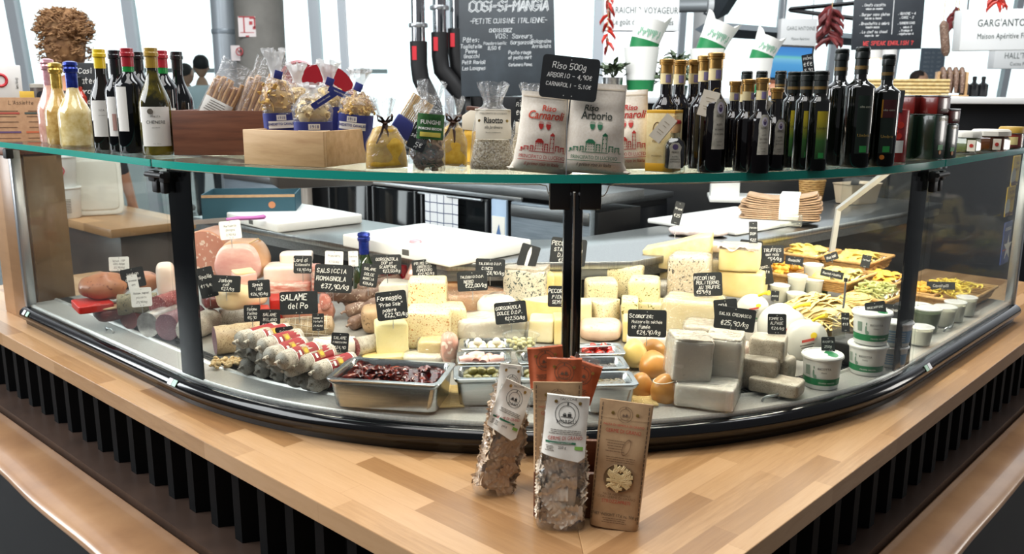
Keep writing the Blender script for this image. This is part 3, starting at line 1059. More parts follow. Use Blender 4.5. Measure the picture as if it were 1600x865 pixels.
# ------------------------------------------------------------------ crates with breadsticks and pasta
WALN = N('walnut_board', [(0.25, '4E2A1B'), (0.5, '6E4029'), (0.75, '7F4F35')], 3.0, .45, .08, stretch=(2, 30, 22), detail=8)
PINE = N('light_birch', [(0.25, 'B98F60'), (0.5, 'CFA878'), (0.8, 'DDBB8E')], 3.0, .5, .06, stretch=(2.5, 24, 18), detail=8)
def crate(loc, rz, w, d, h, th, m, label, name='wooden_crate'):
 t = thing(name, label, 'crate', loc, rz)
 MB().box((0, -d / 2 + th / 2, h / 2), (w, th, h), .001).build('front_board', m, t)
 MB().box((0, d / 2 - th / 2, h / 2), (w, th, h), .001).build('back_board', m, t)
 for s_ in (-1, 1):
  MB().box((s_ * (w / 2 - th / 2), 0, h / 2), (th, d - 2 * th - .0004, h), .001).build('end_board', m, t)
 MB().box((0, 0, th / 2 + .001), (w - 2 * th - .0004, d - 2 * th - .0004, th)).build('base_board', m, t)
 return t
zc = ZS + .0005
crate((-.625, 2.262, zc), radians(1.5), .425, .22, .108, .012, WALN, 'dark brown wooden crate holding bags of breadsticks')
ca = radians(-24)
cc = Vector((-.39, 1.80)) + Vector((cos(ca), sin(ca))) * -.105 + Vector((-sin(ca), cos(ca))) * .115
crate((cc.x, cc.y, zc), ca, .21, .23, .074, .010, PINE, 'pale wooden crate holding bags of pasta with blue bands')
STICK = N('baked_stick', [(0.3, 'BC8440'), (0.7, 'E6B878')], 25, .6, .2)
def breadstick_bag(x, y, z, yaw, lean, label, w=.085, L=.20, seed=1, lab=True):
 t = thing('breadstick_bag', label, 'food bag', (x, y, z), radians(yaw), 'bags of breadsticks in the dark crate', ry=radians(lean))
 random.seed(seed)
 mb = MB()
 for i in range(12):
  ax, ay = (i % 6 - 2.5) * .013, (i // 6 - .5) * .020
  L2 = L * random.uniform(.84, .94)
  pts = [(ax + random.uniform(-.002, .002), ay + random.uniform(-.002, .002), .004 + L2 * k / 6) for k in range(7)]
  mb.tube(pts, [.0058 + random.uniform(-.0006, .0008) for _ in pts], 8)
 mb.build('breadsticks', STICK, t)
 mb = MB()
 secs = [(0, w, .045), (.02, w + .004, .056), (L * .85, w, .052), (L * .97, w * .85, .03), (L + .035, w * .95, .008)]
 sf = pouch(mb, secs, 3.2, .004, 30, seed, top=False, ruffle=.003)
 mb.build('bag_film', FILM, t, ang=60)
 if lab:
  lb = patch(MB(), sf, -w * .42, w * .42, L * .08, L * .66, eps=.001).build('paper_label', PAPER, t)
  mw = MB()
  for k in range(17):
   l = random.uniform(.6, 1) * w * .36
   patch(mw, sf, -l, l, L * (.62 - k * .031), L * (.62 - k * .031) + .0018, 8, 2, eps=.0016)
  mw.build('label_print', GREY, lb)
 return t
breadstick_bag(-.795, 2.225, ZS + .014, 4, 27, 'clear bag of breadsticks with a large white paper label, leaning at the left', seed=3)
breadstick_bag(-.70, 2.235, ZS + .014, 2, 24, 'clear bag of breadsticks without visible label in the middle of the dark crate', lab=False, seed=4)
breadstick_bag(-.655, 2.300, ZS + .014, -4, 20, 'clear breadstick bag with crinkled top nearest the blue banded pasta', lab=False, seed=5)

PASTA = N('egg_pasta', [(0.3, 'D6A84C'), (0.7, 'EFCB7C')], 30, .6)
PASTAP = N('pale_pasta', [(0.3, 'DDBC78'), (0.7, 'F0DAA2')], 30, .6)
BAND = P('blue_paper_band', '2B3480', 0.6)
def shapes_heap(mb, c, d, kind, n, seed, sz=1.0):
 """a heap of single pasta pieces filling an egg-shaped volume"""
 rg = random.Random(seed)
 for i in range(n):
  a, b = rg.uniform(0, 2 * pi), rg.uniform(-.5, 1.3)
  rr = rg.uniform(.72, 1.0)
  q = Vector((c[0] + d[0] / 2 * cos(a) * cos(b) * rr, c[1] + d[1] / 2 * sin(a) * cos(b) * rr, c[2] + d[2] / 2 + d[2] / 2 * sin(b) * rr))
  M_ = Matrix.Translation(q) @ Euler((rg.uniform(0, 6), rg.uniform(0, 6), rg.uniform(0, 6))).to_matrix().to_4x4()
  if kind == 'spiral':
   pts = [(.004 * sz * cos(k * .9), .004 * sz * sin(k * .9), (k - 7) * .0022 * sz) for k in range(15)]
   mb.tube(pts, .0026 * sz, 5, T=M_)
  elif kind == 'ribbon':
   L = .035 * sz
   pts = [(L * (k / 9 - .5), .006 * sin(k * .8 + i), .005 * cos(k * .5)) for k in range(10)]
   mb.tube(pts, .0042 * sz, 6, T=M_, flat=.18)
  elif kind == 'shell':
   mb.lathe([(.002, -.008 * sz), (.0062 * sz, -.005 * sz), (.0052 * sz, .004 * sz), (.0066 * sz, .008 * sz)], 8, T=M_, caps=(False, False))
  elif kind == 'sheet':
   w, h = .020 * sz, .017 * sz
   mb.grid(lambda u, v: ((u - .5) * w, .0035 * sin(u * 9) * (abs(v - .5) * 2) ** 2 + .002 * sin(v * 6), (v - .5) * h), 9, 5, T=M_)
  elif kind == 'tube':
   mb.tube([(0, 0, -.013 * sz), (.0015, 0, 0), (0, 0, .013 * sz)], .0036 * sz, 8, T=M_)
  elif kind == 'curl':
   pts = [(.010 * sz * cos(k * .55), .010 * sz * sin(k * .55), .001 * k) for k in range(9)]
   mb.tube(pts, .003 * sz, 6, T=M_)
 return mb
FILMW = CLEAR('gathered_film', 'FFFFFF', 0.09, 0.15, wrinkle=0.9, wscale=60, haze=0.42, gain=0.7)
def banded_bag(px, Y, zb, w, yb, yo, yt, kind, label, yaw=0, lean=0, seed=1, pas=PASTA, d=None, bandtext=True, tie=True):
 p = atY(px, yb, Y)
 hb, hbody, htop = p.z - zb, atY(px, yo, Y).z - zb, atY(px, yt, Y).z - zb
 d = d or w * .75
 t = thing('pasta_bag', label, 'food bag', (p.x, p.y, zb), face(p, yaw), 'blue banded bags of pasta in the pale crate', ry=radians(lean))
 mb = MB()
 sf = pouch(mb, [(0, w * .9, d * .85), (hb * .5, w * .98, d), (hb, w, d)], 2.8, .0015, 30, seed, nz=12)
 bd = mb.build('paper_band', BAND, t, ang=60)
 if bandtext:
  z0 = hb - .036
  wp = MB()
  patch(wp, sf, -w * .40, w * .40, z0 + .003, z0 + .019, eps=.0008)
  patch(wp, sf, -w * .15, w * .15, z0 + .020, z0 + .032, eps=.0008)
  b2 = wp.build('white_plaque', PAPER, bd)
  print_text('band_print', 'BENEDETTO CAVALIERI', w * .098, BAND, b2, off2(sf, .0016), z=z0 + .010, bold=.0002, squeeze=.9)
  print_text('band_print', '1918', w * .12, BAND, b2, off2(sf, .0016), z=z0 + .023)
 mb = MB()
 e = hbody - hb + .012
 mb.blob((0, 0, hb - .012), (w * .80, d * .80, e * .9), 2.0, 8)
 shapes_heap(mb, (0, 0, hb - .012), (w * .80, d * .76, e * .92), kind, 85, seed)
 mb.build('pasta', pas, t)
 mb = MB()
 pouch(mb, [(hb - .004, w * 1.0, d * 1.0), (hb + (hbody - hb) * .5, w * 1.07, d * 1.06), (hbody, w * .74, d * .68), (hbody + .010, w * .34, d * .3)], 2.4, .003, 35, seed, nz=20, top=False)
 mb.build('bag_film', FILM, t, ang=60)
 mb = MB()
 pouch(mb, [(hbody + .010, w * .34, d * .3), (hbody + .018, w * .30, d * .26), ((htop + hbody) / 2 + .01, w * .48, d * .34), (htop, w * .62, d * .30)], 2.2, .004, 45, seed, nz=18, top=False, ruffle=.007)
 mb.build('gathered_top', FILMW, t, ang=60)
 if tie:
  MB().box((0, 0, 0), (.018, .003, .018), .001, T=TR((.004, -d * .20, hbody + .015), ry=.3)).build('closure', BAND, t)
 return t
def off2(sf, e):
 return lambda a, b: (sf(a, b)[0], sf(a, b)[1] - e, b)
zb = ZS + .012
banded_bag(438, 1.97, zb, .070, 176, 128, 78, 'ribbon', 'tall pasta bag with blue band and white plaque, leftmost in the pale crate', 10, -2, 11)
banded_bag(489, 1.885, zb, .082, 190, 153, 132, 'shell', 'squat pasta bag with blue band in the front middle of the pale crate', 4, 0, 12, PASTAP, tie=False)
banded_bag(550, 1.96, zb, .076, 178, 146, 108, 'spiral', 'spiral pasta bag with blue band tilted at the right end of the pale crate', -18, 6, 13)
banded_bag(508, 2.02, zb, .075, 166, 138, 96, 'curl', 'blue banded pasta bag at the back of the pale crate with ruffled film', 0, 3, 14, PASTAP, bandtext=False)
banded_bag(466, 2.06, zb, .070, 166, 136, 100, 'tube', 'pasta bag half hidden behind the leftmost blue banded one', 0, 0, 15, PASTAP, bandtext=False, tie=False)
# printed blue slips stuck on the tied tops
for (px, py, Y, roll, tx, lab) in ((506, 156, 1.86, -32, 'Seconda metà', 'blue paper slip slanting up over the squat pasta bag'), (533, 146, 1.95, 24, 'pasta artigianale', 'blue paper slip slanting down at the top of the rear pasta bag')):
 p = atY(px, py, Y)
 t = thing('paper_slip', lab, 'label', p, face(p), None, ry=radians(roll))
 MB().box((0, 0, 0), (.058, .0012, .014)).build('slip', BAND, t)
 print_text('slip_print', tx, .0055, PAPER, t, x=0, z=-.001, T=TR((0, -.0011, 0)))
# spaghetti packet leaning behind the polenta
p = atY(626, 212, 2.03)
t = thing('spaghetti_packet', 'clear packet of spaghetti with blue band leaning to the right', 'food bag', p, face(p), None, ry=radians(33))
mb = MB()
for i in range(46):
 a, b = (i % 12 - 5.5) * .0045, (i // 12 - 1.5) * .006
 mb.tube([(a, b, -.01), (a + random.uniform(-.001, .001), b, .10)], .0017, 5)
mb.build('pasta', PASTA, t)
MB().box((0, 0, .02), (.062, .034, .045), .006).build('paper_band', BAND, t)
mb = MB()
pouch(mb, [(-.012, .06, .03), (.06, .062, .034), (.105, .058, .03), (.118, .05, .006)], 3, .002, 30, 2)
mb.build('bag_film', FILM, t)

# ------------------------------------------------------------------ polenta, mushrooms, risotto
def bow(t, z, y, s_=1.0, m=RIBBON):
 mb = MB()
 for sg in (-1, 1):
  pts = [(0, 0, 0), (sg * .008, -.004, .012), (sg * .016, -.003, .016), (sg * .014, 0, .006), (0, 0, 0)]
  mb.tube([(a * s_, b * s_, c * s_) for a, b, c in pts], .006 * s_, 6, T=TR((0, y, z)), flat=.2)
  pts = [(0, 0, 0), (sg * .006, -.006, -.018), (sg * .014 - .004, -.008, -.042)]
  mb.tube([(a * s_, b * s_, c * s_) for a, b, c in pts], .007 * s_, 6, T=TR((0, y, z)), flat=.2)
 mb.lathe([(.0, -.006 * s_), (.007 * s_, 0), (0, .006 * s_)], 10, T=TR((0, y - .002, z)))
 return mb.build('ribbon_bow', m, t)
def meal_bag(px, py, w, h, d, label, yaw=0, lean=0, seed=1, bowz=None, tail=.05):
 p = at(px, py, ZS + .0005)
 p.y += d / 2
 t = thing('polenta_bag', label, 'food bag', p, face(p, yaw), 'bags of yellow polenta meal', ry=radians(lean))
 mb = MB()
 pouch(mb, [(0, w, d * .9), (.008, w * 1.02, d), (h * .55, w * .92, d), (h * .92, w * .60, d * .7), (h, w * .34, d * .4)], 3.0, .003, 26, seed)
 mb.build('meal', YEL, t, ang=60)
 mb = MB()
 pouch(mb, [(0.0002, w * 1.03, d * .96), (h * .6, w * .97, d * 1.05), (h * .95, w * .6, d * .7), (h * 1.06, w * .25, d * .35), (h * 1.10, w * .24, d * .33), (h * 1.10 + tail, w * .55, d * .4)], 3.0, .004, 30, seed + 1, top=False, ruffle=.006)
 mb.build('bag_film', FILM, t, ang=60)
 bow(t, h * 1.08, -d * .2)
 return t
meal_bag(602, 263, .084, .085, .05, 'bag of yellow polenta with brown ribbon at the front left, beside the pale crate', 8, -2, 21)
meal_bag(704, 259, .066, .085, .045, 'bag of yellow polenta with brown ribbon right of the dried mushrooms', -6, 4, 22)
p = at(738, 252, ZS + .0005)
t = thing('polenta_bag', 'yellow bag with folded cream paper top leaning left behind the risotto', 'food bag', p, face(p, -14), 'bags of yellow polenta meal', ry=radians(6))
mb = MB()
pouch(mb, [(0, .05, .04), (.06, .05, .042), (.072, .046, .03)], 3, .002, 25, 4)
mb.build('meal', YEL, t)
MB().prism([(-.027, 0), (.027, 0), (.030, .03), (.012, .045), (-.012, .045), (-.030, .03)], -.018, .018, T=TR((0, 0, .070), rx=pi / 2), bev=.002).build('paper_top', CREAM, t)
MB().box((0, -.002, .118), (.045, .03, .010), .003).build('brown_fold', P('brown_fold', '5B3523', .6), t)
# dried porcini bag
p = at(664, 266, ZS + .0005)
p.y += .02
t = thing('mushroom_bag', 'clear bag of dried mushrooms with green printed top', 'food bag', p, face(p, 6), None, ry=radians(5))
mb = MB()
secs = [(0, .078, .035), (.02, .075, .05), (.11, .060, .046), (.125, .066, .02), (.135, .035, .02), (.175, .05, .018)]
sf = pouch(mb, secs, 2.8, .004, 28, 6, top=False, ruffle=.006)
mb.build('bag_film', FILM, t, ang=60)
mb = MB()
rg = random.Random(4)
for i in range(60):
 M_ = TR((rg.uniform(-.026, .026), rg.uniform(-.014, .012), rg.uniform(.008, .06)), rg.uniform(0, 6), rg.uniform(0, 6), rg.uniform(0, 6))
 mb.grid(lambda u, v: ((u - .5) * .022, .004 * sin(u * 5), (v - .5) * .014), 5, 3, T=M_)
mb.build('mushroom_slices', N('dried_mushroom', [(0.3, '5A3E28'), (0.55, '8E6C48'), (0.8, 'C7A77C')], 40, .8), t, ang=60)
MB().blob((0, .004, .004), (.05, .026, .05), 3, 6, .003, 40).build('leaf_filling', N('dried_herbs', [(0.4, '22361F'), (0.6, '3E5A34')], 60, .8), t)
lb = patch(MB(), sf, -.026, .028, .062, .112, eps=.001).build('green_label', N('leaf_print', [(0.35, '1E4B26'), (0.6, '3F7A3C')], 60, .5), t)
off = lambda e: (lambda a, b: (sf(a, b)[0], sf(a, b)[1] - e, b))
print_text('label_print', 'FUNGHI', .011, PAPER, lb, off(.002), z=.092, bold=.0004)
print_text('label_print', 'PORCINI SECCHI', .0062, PAPER, lb, off(.002), z=.081, bold=.0003)
patch(MB(), sf, -.020, .022, .067, .076, eps=.0016).build('yellow_band', P('yellow_print', 'E3CF5A', .6), lb)
sign(655, 214, 28, 42, 1.745, [('Funghi', 0, .28, .2), ('secchi', -.05, .0, .19), ('5€', .15, -.28, .2)], 'tilted slate with handwriting in front of the dried mushrooms', roll=24, pin=8, cat='price sign')
# risotto bags
RISO = N('rice_mix', [(0.35, 'C9B795'), (0.5, 'E9DFC6'), (0.62, 'F3ECDC'), (0.72, '8E7A58')], 420, .7, .2, kind='cells')
def risotto(px, py, yaw, lean, seed, label, title='Risotto', sub='alla Jardinière'):
 p = at(px, py, ZS + .0005)
 p.y += .02
 t = thing('risotto_bag', label, 'food bag', p, face(p, yaw), 'risotto bags with cream card tops', ry=radians(lean))
 mb = MB()
 pouch(mb, [(0, .086, .04), (.008, .088, .046), (.045, .078, .042), (.06, .07, .03)], 2.8, .002, 26, seed)
 mb.build('rice', RISO, t, ang=60)
 mb = MB()
 sf = pouch(mb, [(.0002, .09, .044), (.01, .092, .05), (.07, .083, .046), (.118, .066, .03), (.128, .034, .018), (.136, .034, .018), (.172, .056, .022)], 2.8, .003, 28, seed, nz=34, top=False, ruffle=.006)
 mb.build('bag_film', FILM, t, ang=60)
 def shp(u, v, x, z):
  return x, z - (.014 * sin(pi * min(1, max(0, (1 - v)))) * (u - .1) if v < .5 else 0)
 lb = patch(MB(), sf, -.035, .037, .062, .118, eps=.0014).build('card_top', CREAM, t)
 MB().box((0, -.001, .1195), (.072, .02, .003), .001).build('folded_edge', CREAM, lb)
 print_text('card_print', 'PRINCIPATO DI LUCEDIO', .0048, GREY, lb, off2(sf, .0022), z=.111)
 print_text('card_print', title, .0165, DKG, lb, off2(sf, .0022), z=.094, bold=.0004, squeeze=.8)
 print_text('card_print', sub, .0085, DKG, lb, off2(sf, .0022), z=.083, shear=.3, squeeze=.8)
 print_text('card_print', 'Ricetta tradizionale', .004, GREY, lb, off2(sf, .0022), z=.074)
 for s_ in (-1, 1):
  MB().lathe([(.0018, -.0004), (.0030, 0), (.0018, .0004)], 12, T=TR((s_ * .028, sf(s_ * .028, .098)[1] - .002, .098), rx=pi / 2)).build('eyelet', P('brass_eyelet', 'B89A5A', .35, .8), lb)
 return t
risotto(768, 265, 4, 1, 31, 'risotto bag with cream card top in full view left of the rice bags')
risotto(826, 252, 2, 3, 32, 'risotto bag mostly hidden behind the left white rice bag')
sign(812, 172, 14, 36, 1.755, [('Riz', 0, .25, .25), ('€€', 0, -.1, .22)], 'small narrow slate clipped on the hidden risotto bag', roll=3, pin=40)
p = at(722, 262, ZS)
t = thing('foil_scrap', 'small crumpled silver twist tie on the glass shelf', 'twist tie', (p.x, p.y, ZS + .0006))
mb = MB()
for k in range(4):
 mb.tube([(0, 0, .004), (.007 * cos(k * 1.6), .007 * sin(k * 1.6), .002 + .005 * (k % 2))], [.0022, .0006], 6)
mb.build('twist', ALU, t)

# ------------------------------------------------------------------ cloth bags of rice
CLOTH = N('cotton_cloth', [(0.3, 'E2D6C4'), (0.7, 'F0E7DA')], 220, .85, .25, dist=.0006)
def castle(mb, sf, w, z, h):
 """line drawing of a walled abbey with a tower"""
 def rect(x0, x1, z0, z1):
  patch(mb, sf, x0 * w, x1 * w, z + z0 * h, z + z1 * h, 4, 3, eps=.0008)
 rect(-.48, .48, 0, .035)
 for x0, x1, z0, z1 in ((-.46, -.42, .05, .22), (-.40, -.30, .05, .30), (-.27, -.20, .05, .34), (-.17, .0, .05, .55), (.02, .10, .05, .48), (.13, .22, .05, .95), (.25, .34, .05, .40), (.36, .45, .05, .34)):
  e = .012
  rect(x0, x1, z1 - .05, z1)
  rect(x0, x0 + e, z0, z1)
  rect(x1 - e, x1, z0, z1)
  n = max(1, int((x1 - x0) / .035))
  for k in range(n):
   xc = x0 + (x1 - x0) * (k + .5) / n
   for zz in [z0 + (z1 - z0) * f for f in (.2, .5, .75)]:
    rect(xc - .008, xc + .008, zz, zz + .05)
 patch(mb, sf, .12 * w, .23 * w, z + .95 * h, z + 1.1 * h, 4, 3, eps=.0008, shape=lambda u, v, x, zz: (.175 * w + (x - .175 * w) * (1 - v), zz))
 patch(mb, sf, -.18 * w, .01 * w, z + .55 * h, z + .72 * h, 6, 3, eps=.0008, shape=lambda u, v, x, zz: (-.085 * w + (x + .085 * w) * (1 - .6 * v), zz))
def crest(mb, sf, x, z, s_):
 for k in (-1, 1):
  c = x + k * s_ * .9
  patch(mb, sf, c - s_ * .6, c + s_ * .6, z - s_ * .7, z + s_ * .6, 6, 5, eps=.0008, shape=lambda u, v, xx, zz: (c + (xx - c) * (.35 + .65 * min(1, v * 1.8)), zz))
  for j in range(4):
   patch(mb, sf, c - s_ * (.7 - .1 * j), c + s_ * (.7 - .1 * j), z + s_ * (.72 + .16 * j), z + s_ * (.78 + .16 * j), 4, 2, eps=.0008)
def rice_bag(px, py, yaw, lean, seed, name, ink, titleink, label, H=.155, w=.118, tophem=True):
 p = at(px, py, ZS + .0005)
 p.y += .028
 t = thing('rice_bag', label, 'food bag', p, face(p, yaw), 'white cloth bags of rice', ry=radians(lean), rx=radians(-4))
 mb = MB()
 secs = [(0, w * 1.06, .012), (.006, w * 1.10, .030), (.022, w * .98, .056), (H * .45, w * .90, .060), (H * .72, w * .86, .042), (H * .9, w * .86, .022), (H, w * .88, .010)]
 sf = pouch(mb, secs, 2.3, .0035, 24, seed, nz=34, nu=48)
 bg_ = mb.build('cloth_sack', CLOTH, t, ang=70)
 mb = MB()
 for sg in (-1, 1):
  mb.tube([(sg * w * .50, -.002, .006), (sg * w * .555, -.004, .005), (sg * w * .60, -.004, .007)], [.008, .006, .002], 8, flat=.5)
 mb.build('corner_ear', CLOTH, bg_)
 o2 = off2(sf, .0008)
 print_text('sack_print', 'il primo riso in Italia', .0098, DKG if ink is GREEN else ink, bg_, o2, z=.014, shear=.25, squeeze=.85)
 print_text('sack_print', 'PRINCIPATO DI LUCEDIO', .0098, ink, bg_, o2, z=.0275, squeeze=.80)
 mb = MB()
 patch(mb, sf, -w * .43, w * .43, .024, .0250, 12, 2, eps=.0008)
 castle(mb, sf, w * .86, .040, .035)
 crest(mb, sf, 0, .089, .008)
 mb.build('sack_drawing', ink, bg_, smooth=False)
 print_text('sack_print', 'Riso', .016, titleink, bg_, o2, z=.119, shear=.2, x=.006 if ink is RED else -.012, bold=.0003)
 print_text('sack_print', name, .022, titleink, bg_, o2, z=.103, shear=.3 if ink is RED else 0, bold=.0004, squeeze=.82)
 hm = MB()
 patch(hm, sf, -w * .41, w * .41, H * .93, H * .945, 14, 2, eps=.0006)
 hm.build('hem_stitch', P('stitch', 'CFC0AA', .9), bg_)
 return t
ORG = P('print_orange_red', 'D2452A', .6)
rice_bag(843, 272, 6, 5, 41, 'Carnaroli', RED, ORG, 'white cloth rice bag with red castle print, leftmost of the three', w=.108)
rice_bag(928, 273, 0, 3, 42, 'Arborio', GREEN, P('print_olive', '3A3F36', .6), 'white cloth rice bag with green castle print in the middle', H=.172, w=.122)
rice_bag(986, 266, -6, -3, 43, 'Carnaroli', RED, RED, 'white cloth rice bag with red print half hidden behind the green printed one', H=.16, w=.092)
sign(890, 122, 90, 66, 1.675, [('Riso 500g', -.02, .27, .155), ('ARBORIO - 4,90€', 0, .04, .125), ('CARNAROLI - 5,10€', 0, -.17, .125)], 'large slate sign for the rice, tilted above the white cloth bags', roll=6, pin=118, thick=.003, wr=.4)

# ------------------------------------------------------------------ balsamic vinegar
VIN = P('vinegar_black', '0A0608', 0.05, coat=0.5)
GOLD = N('gold_cap', [(0.3, '8C6A2E'), (0.7, 'B8925A')], 20, .32, metal=.85)
BLAB = N('grey_vintage_label', [(0.4, 'A9A597'), (0.6, 'C2BEAF')], 90, .6)
CREAMB = P('cream_band', 'DCCB9C', .6)
def portrait(mb, mk, x, z, s_, sf):
 pass
def balsamic(px, py, H, r, label, group, lab=True, band=True, lab_yaw=18, gold_h=None, labmat=None, text=True):
 p = at(px, py, ZS + .0005)
 p += Vector((p.x, p.y, 0)).normalized() * r
 p.z = ZS + .0005
 t = thing('vinegar_bottle', label, 'bottle', p, face(p), group)
 zn = H * .68
 rn = r * .46
 MB().lathe(bottle_profile(r, H * .55, zn, rn, H - .02), 28).build('body', VIN, t, ang=60)
 g = gold_h or H * .13
 rc = rn * 1.18
 MB().lathe([(rc * .92, H - g), (rc * .92, H - g * .42), (rc * 1.12, H - g * .40), (rc * 1.12, H - g * .30), (rc * 1.05, H - g * .28), (rc * 1.12, H - g * .24), (rc * 1.12, H - g * .05), (rc * 1.0, H)], 24).build('cap', GOLD, t)
 if band:
  nb = MB().lathe([(rn * 1.06, H - g * 1.75), (rn * 1.06, H - g * .98)], 20, caps=(False, False)).build('neck_band', CREAMB, t)
  sf = wrap(rn * 1.06, .0006)
  mb = MB().grid(lambda u, v: sf(radians(lab_yaw) * rn + (u - .5) * rn * .9, H - g * 1.65 + v * g * .55), 6, 4)
  mb.build('neck_seal', P('seal_violet', '8A7FA8', .6), nb)
 if lab:
  o = radians(lab_yaw) * r
  lw = r * 1.05
  z0, z1 = H * .20, H * .62
  def shp(u, v, x, z):
   k = 1 if v < .78 else 1 - .55 * ((v - .78) / .22) ** 1.6
   return o + (x - o) * k * (1 - .12 * (1 - abs(2 * v - 1))), z
  lb = label_patch(MB(), r, lw, z0, z1, o, shape=shp).build('label', labmat or BLAB, t)
  sf = wrap(r, .0012)
  M2 = MB()
  def oval(cx_, cz_, a, b, m_, nm):
   mb = MB()
   vs = [sf(cx_, cz_)] + [sf(cx_ + a * cos(q * pi / 8), cz_ + b * sin(q * pi / 8)) for q in range(16)]
   vs = [(x, y - (.0002 if nm != 'oval' else 0), z) for x, y, z in vs]
   mb.add(vs, [(0, k + 1, (k + 1) % 16 + 1) for k in range(16)])
   return mb.build(nm, m_, lb)
  zz = z1 - H * .075
  oval(o, zz, lw * .24, H * .05, P('oval_pale', 'D6D0E0', .6), 'oval')
  oval(o, zz - H * .004, lw * .13, H * .030, P('portrait_ink', '54466E', .6), 'portrait')
  oval(o, zz + H * .018, lw * .09, H * .016, P('portrait_pale', 'C9B8B0', .6), 'portrait')
  if text:
   for (tx, sz, dz) in (('REALE', .24, .15), ('ACETO', .17, .22), ('BALSAMICO', .15, .26), ('DI MODENA', .15, .30), ('invecchiato', .12, .36), ('in botti', .12, .39)):
    print_text('label_print', tx, lw * sz, DKG, lb, sf, x=o, z=z1 - H * dz, squeeze=.8)
 return t
G5 = 'tall vinegar bottles with gold caps'
balsamic(1036, 262, .224, .027, 'tall gold capped vinegar bottle at the left, behind the yellow box', G5, lab=False)
balsamic(1056, 259, .224, .027, 'tall gold capped vinegar bottle, second from left behind the yellow box', G5, lab=False)
balsamic(1079, 258, .226, .027, 'tall gold capped vinegar bottle right behind the yellow box edge', G5, lab=False)
balsamic(1094, 264, .230, .027, 'tall gold capped vinegar bottle just behind the one with the cream tag', G5, lab=False)
balsamic(1110, 270, .232, .0275, 'tall gold capped vinegar bottle in front carrying a cream tag on its neck', G5, lab_yaw=28)
G6 = 'short vinegar bottles with gold caps'
balsamic(1142, 262, .180, .022, 'short gold capped vinegar bottle half hidden at the left of the short row', G6, lab=False)
balsamic(1162, 268, .182, .0235, 'short gold capped vinegar bottle with beige label on its right side', G6, lab_yaw=55, labmat=P('beige_label', 'B79E72', .6), text=False)
balsamic(1183, 271, .184, .0225, 'short gold capped vinegar bottle with grey portrait label in the middle of the row', G6, lab_yaw=22)
balsamic(1206, 267, .166, .023, 'short vinegar bottle with plain gold cap at the right end of the short row', G6, lab_yaw=30, gold_h=.022, band=False)
balsamic(1156, 252, .176, .022, 'short gold capped vinegar bottle in the second row between its neighbours', G6, lab=False)
balsamic(1186, 252, .172, .022, 'short gold capped vinegar bottle in the second row at the right', G6, lab=False)
def hang_tag(px, py, w, h, Y, roll, label):
 p = atY(px, py, Y)
 m = mpp(p)
 t = thing('neck_tag', label, 'tag', p, face(p), None, ry=radians(roll))
 for k in range(3):
  MB().box((.0006 * k, .0008 * k, -.0004 * k), (w * m, .0006, h * m)).build('card', CREAM, t)
 mb = MB()
 for k, (z, ww) in enumerate(((.22, .5), (.08, .35), (-.12, .55), (-.22, .4))):
  mb.box((0, -.0006, z * h * m), (ww * w * m, .0003, .0012))
 mb.build('tag_print', P('tag_ink', 'B9A98E', .7), t, smooth=False)
 MB().tube([(0, 0, h * m * .45), (.004, .003, h * m * .62), (.010, .008, h * m * .66)], .0006, 5).build('string', P('gold_string', 'B8964A', .5), t)
hang_tag(1107, 162, 26, 40, 1.725, 14, 'cream tag hanging on the tall vinegar bottle in front')
hang_tag(1195, 168, 12, 24, 1.735, 30, 'cream tag hanging between the two right short vinegar bottles')
hang_tag(1036, 200, 20, 44, 1.67, 38, 'cream tag tilted on the neck of the small square vinegar bottle')
# yellow carton
p = at(1030, 269, ZS + .0005)
t = thing('vinegar_box', 'yellow and cream cardboard vinegar carton in front of the tall bottles', 'box', (p.x + .012, p.y + .030, ZS + .0005), face(p, -20))
bxm = N('cream_carton', [(0.4, 'E6CB8C'), (0.6, 'F0DCA8')], 40, .5)
MB().box((0, 0, .060), (.058, .048, .120), .001).build('carton', bxm, t)
for s_ in (0, 1):
 MB().box((0, 0, .1185 if s_ else .009), (.0586, .0486, .006 if s_ else .016), .0005).build('yellow_edge', P('carton_yellow', 'E0A81E', .5), t)
mb = MB()
for q in range(16):
 a = q * pi / 8
 b = a + pi / 8
 mb.tube([(-.006 + .009 * cos(a), -.0246, .084 + .014 * sin(a)), (-.006 + .009 * cos(b), -.0246, .084 + .014 * sin(b))], .0006, 4)
mb.lathe([(.0055, -.0003), (.0055, .0003)], 14, T=TR((-.006, -.0246, .081), rx=pi / 2) @ Matrix.Scale(1.2, 4))
mb.build('oval_print', P('carton_brown', '8A6A3E', .6), t)
for (tx, sz, z) in (('REALE', .007, .058), ('MODENA', .005, .030)):
 print_text('carton_print', tx, sz, P('carton_brown', '8A6A3E', .6), t, x=-.006, z=z, T=TR((0, -.0247, 0)))
# little square bottle
p = at(1055, 271, ZS + .0005)
t = thing('vinegar_bottle', 'small square vinegar bottle with corked red waxed top in front of the yellow carton', 'bottle', (p.x, p.y + .018, ZS + .0005), face(p, 4))
MB().lathe([(.018, .0), (.021, .003), (.021, .052), (.018, .062), (.009, .070), (.0085, .082)], 32, sq=5).build('body', CLEAR('clear_glass', 'F2F6F4', .07, .01, gain=.8), t, ang=40)
MB().lathe([(.0165, .010), (.0188, .013), (.0188, .050), (.016, .060), (.0072, .069)], 32, sq=5).build('vinegar', VIN, t, ang=40)
MB().lathe([(.0095, .078), (.0105, .084), (.0105, .096), (.009, .098)], 20).build('cork', CORK, t)
MB().lathe([(.0, .1035), (.010, .1025), (.0112, .099), (.0112, .096)], 20).build('red_wax', P('red_wax', 'A01818', .3), t)
lb = MB().prism([(-.012, .010), (.012, .010), (.010, .042), (.012, .052), (.006, .060), (-.006, .060), (-.012, .052), (-.010, .042)], -.0005, .0005, T=TR((0, -.0218, 0), rx=pi / 2)).build('label', BLAB, t)
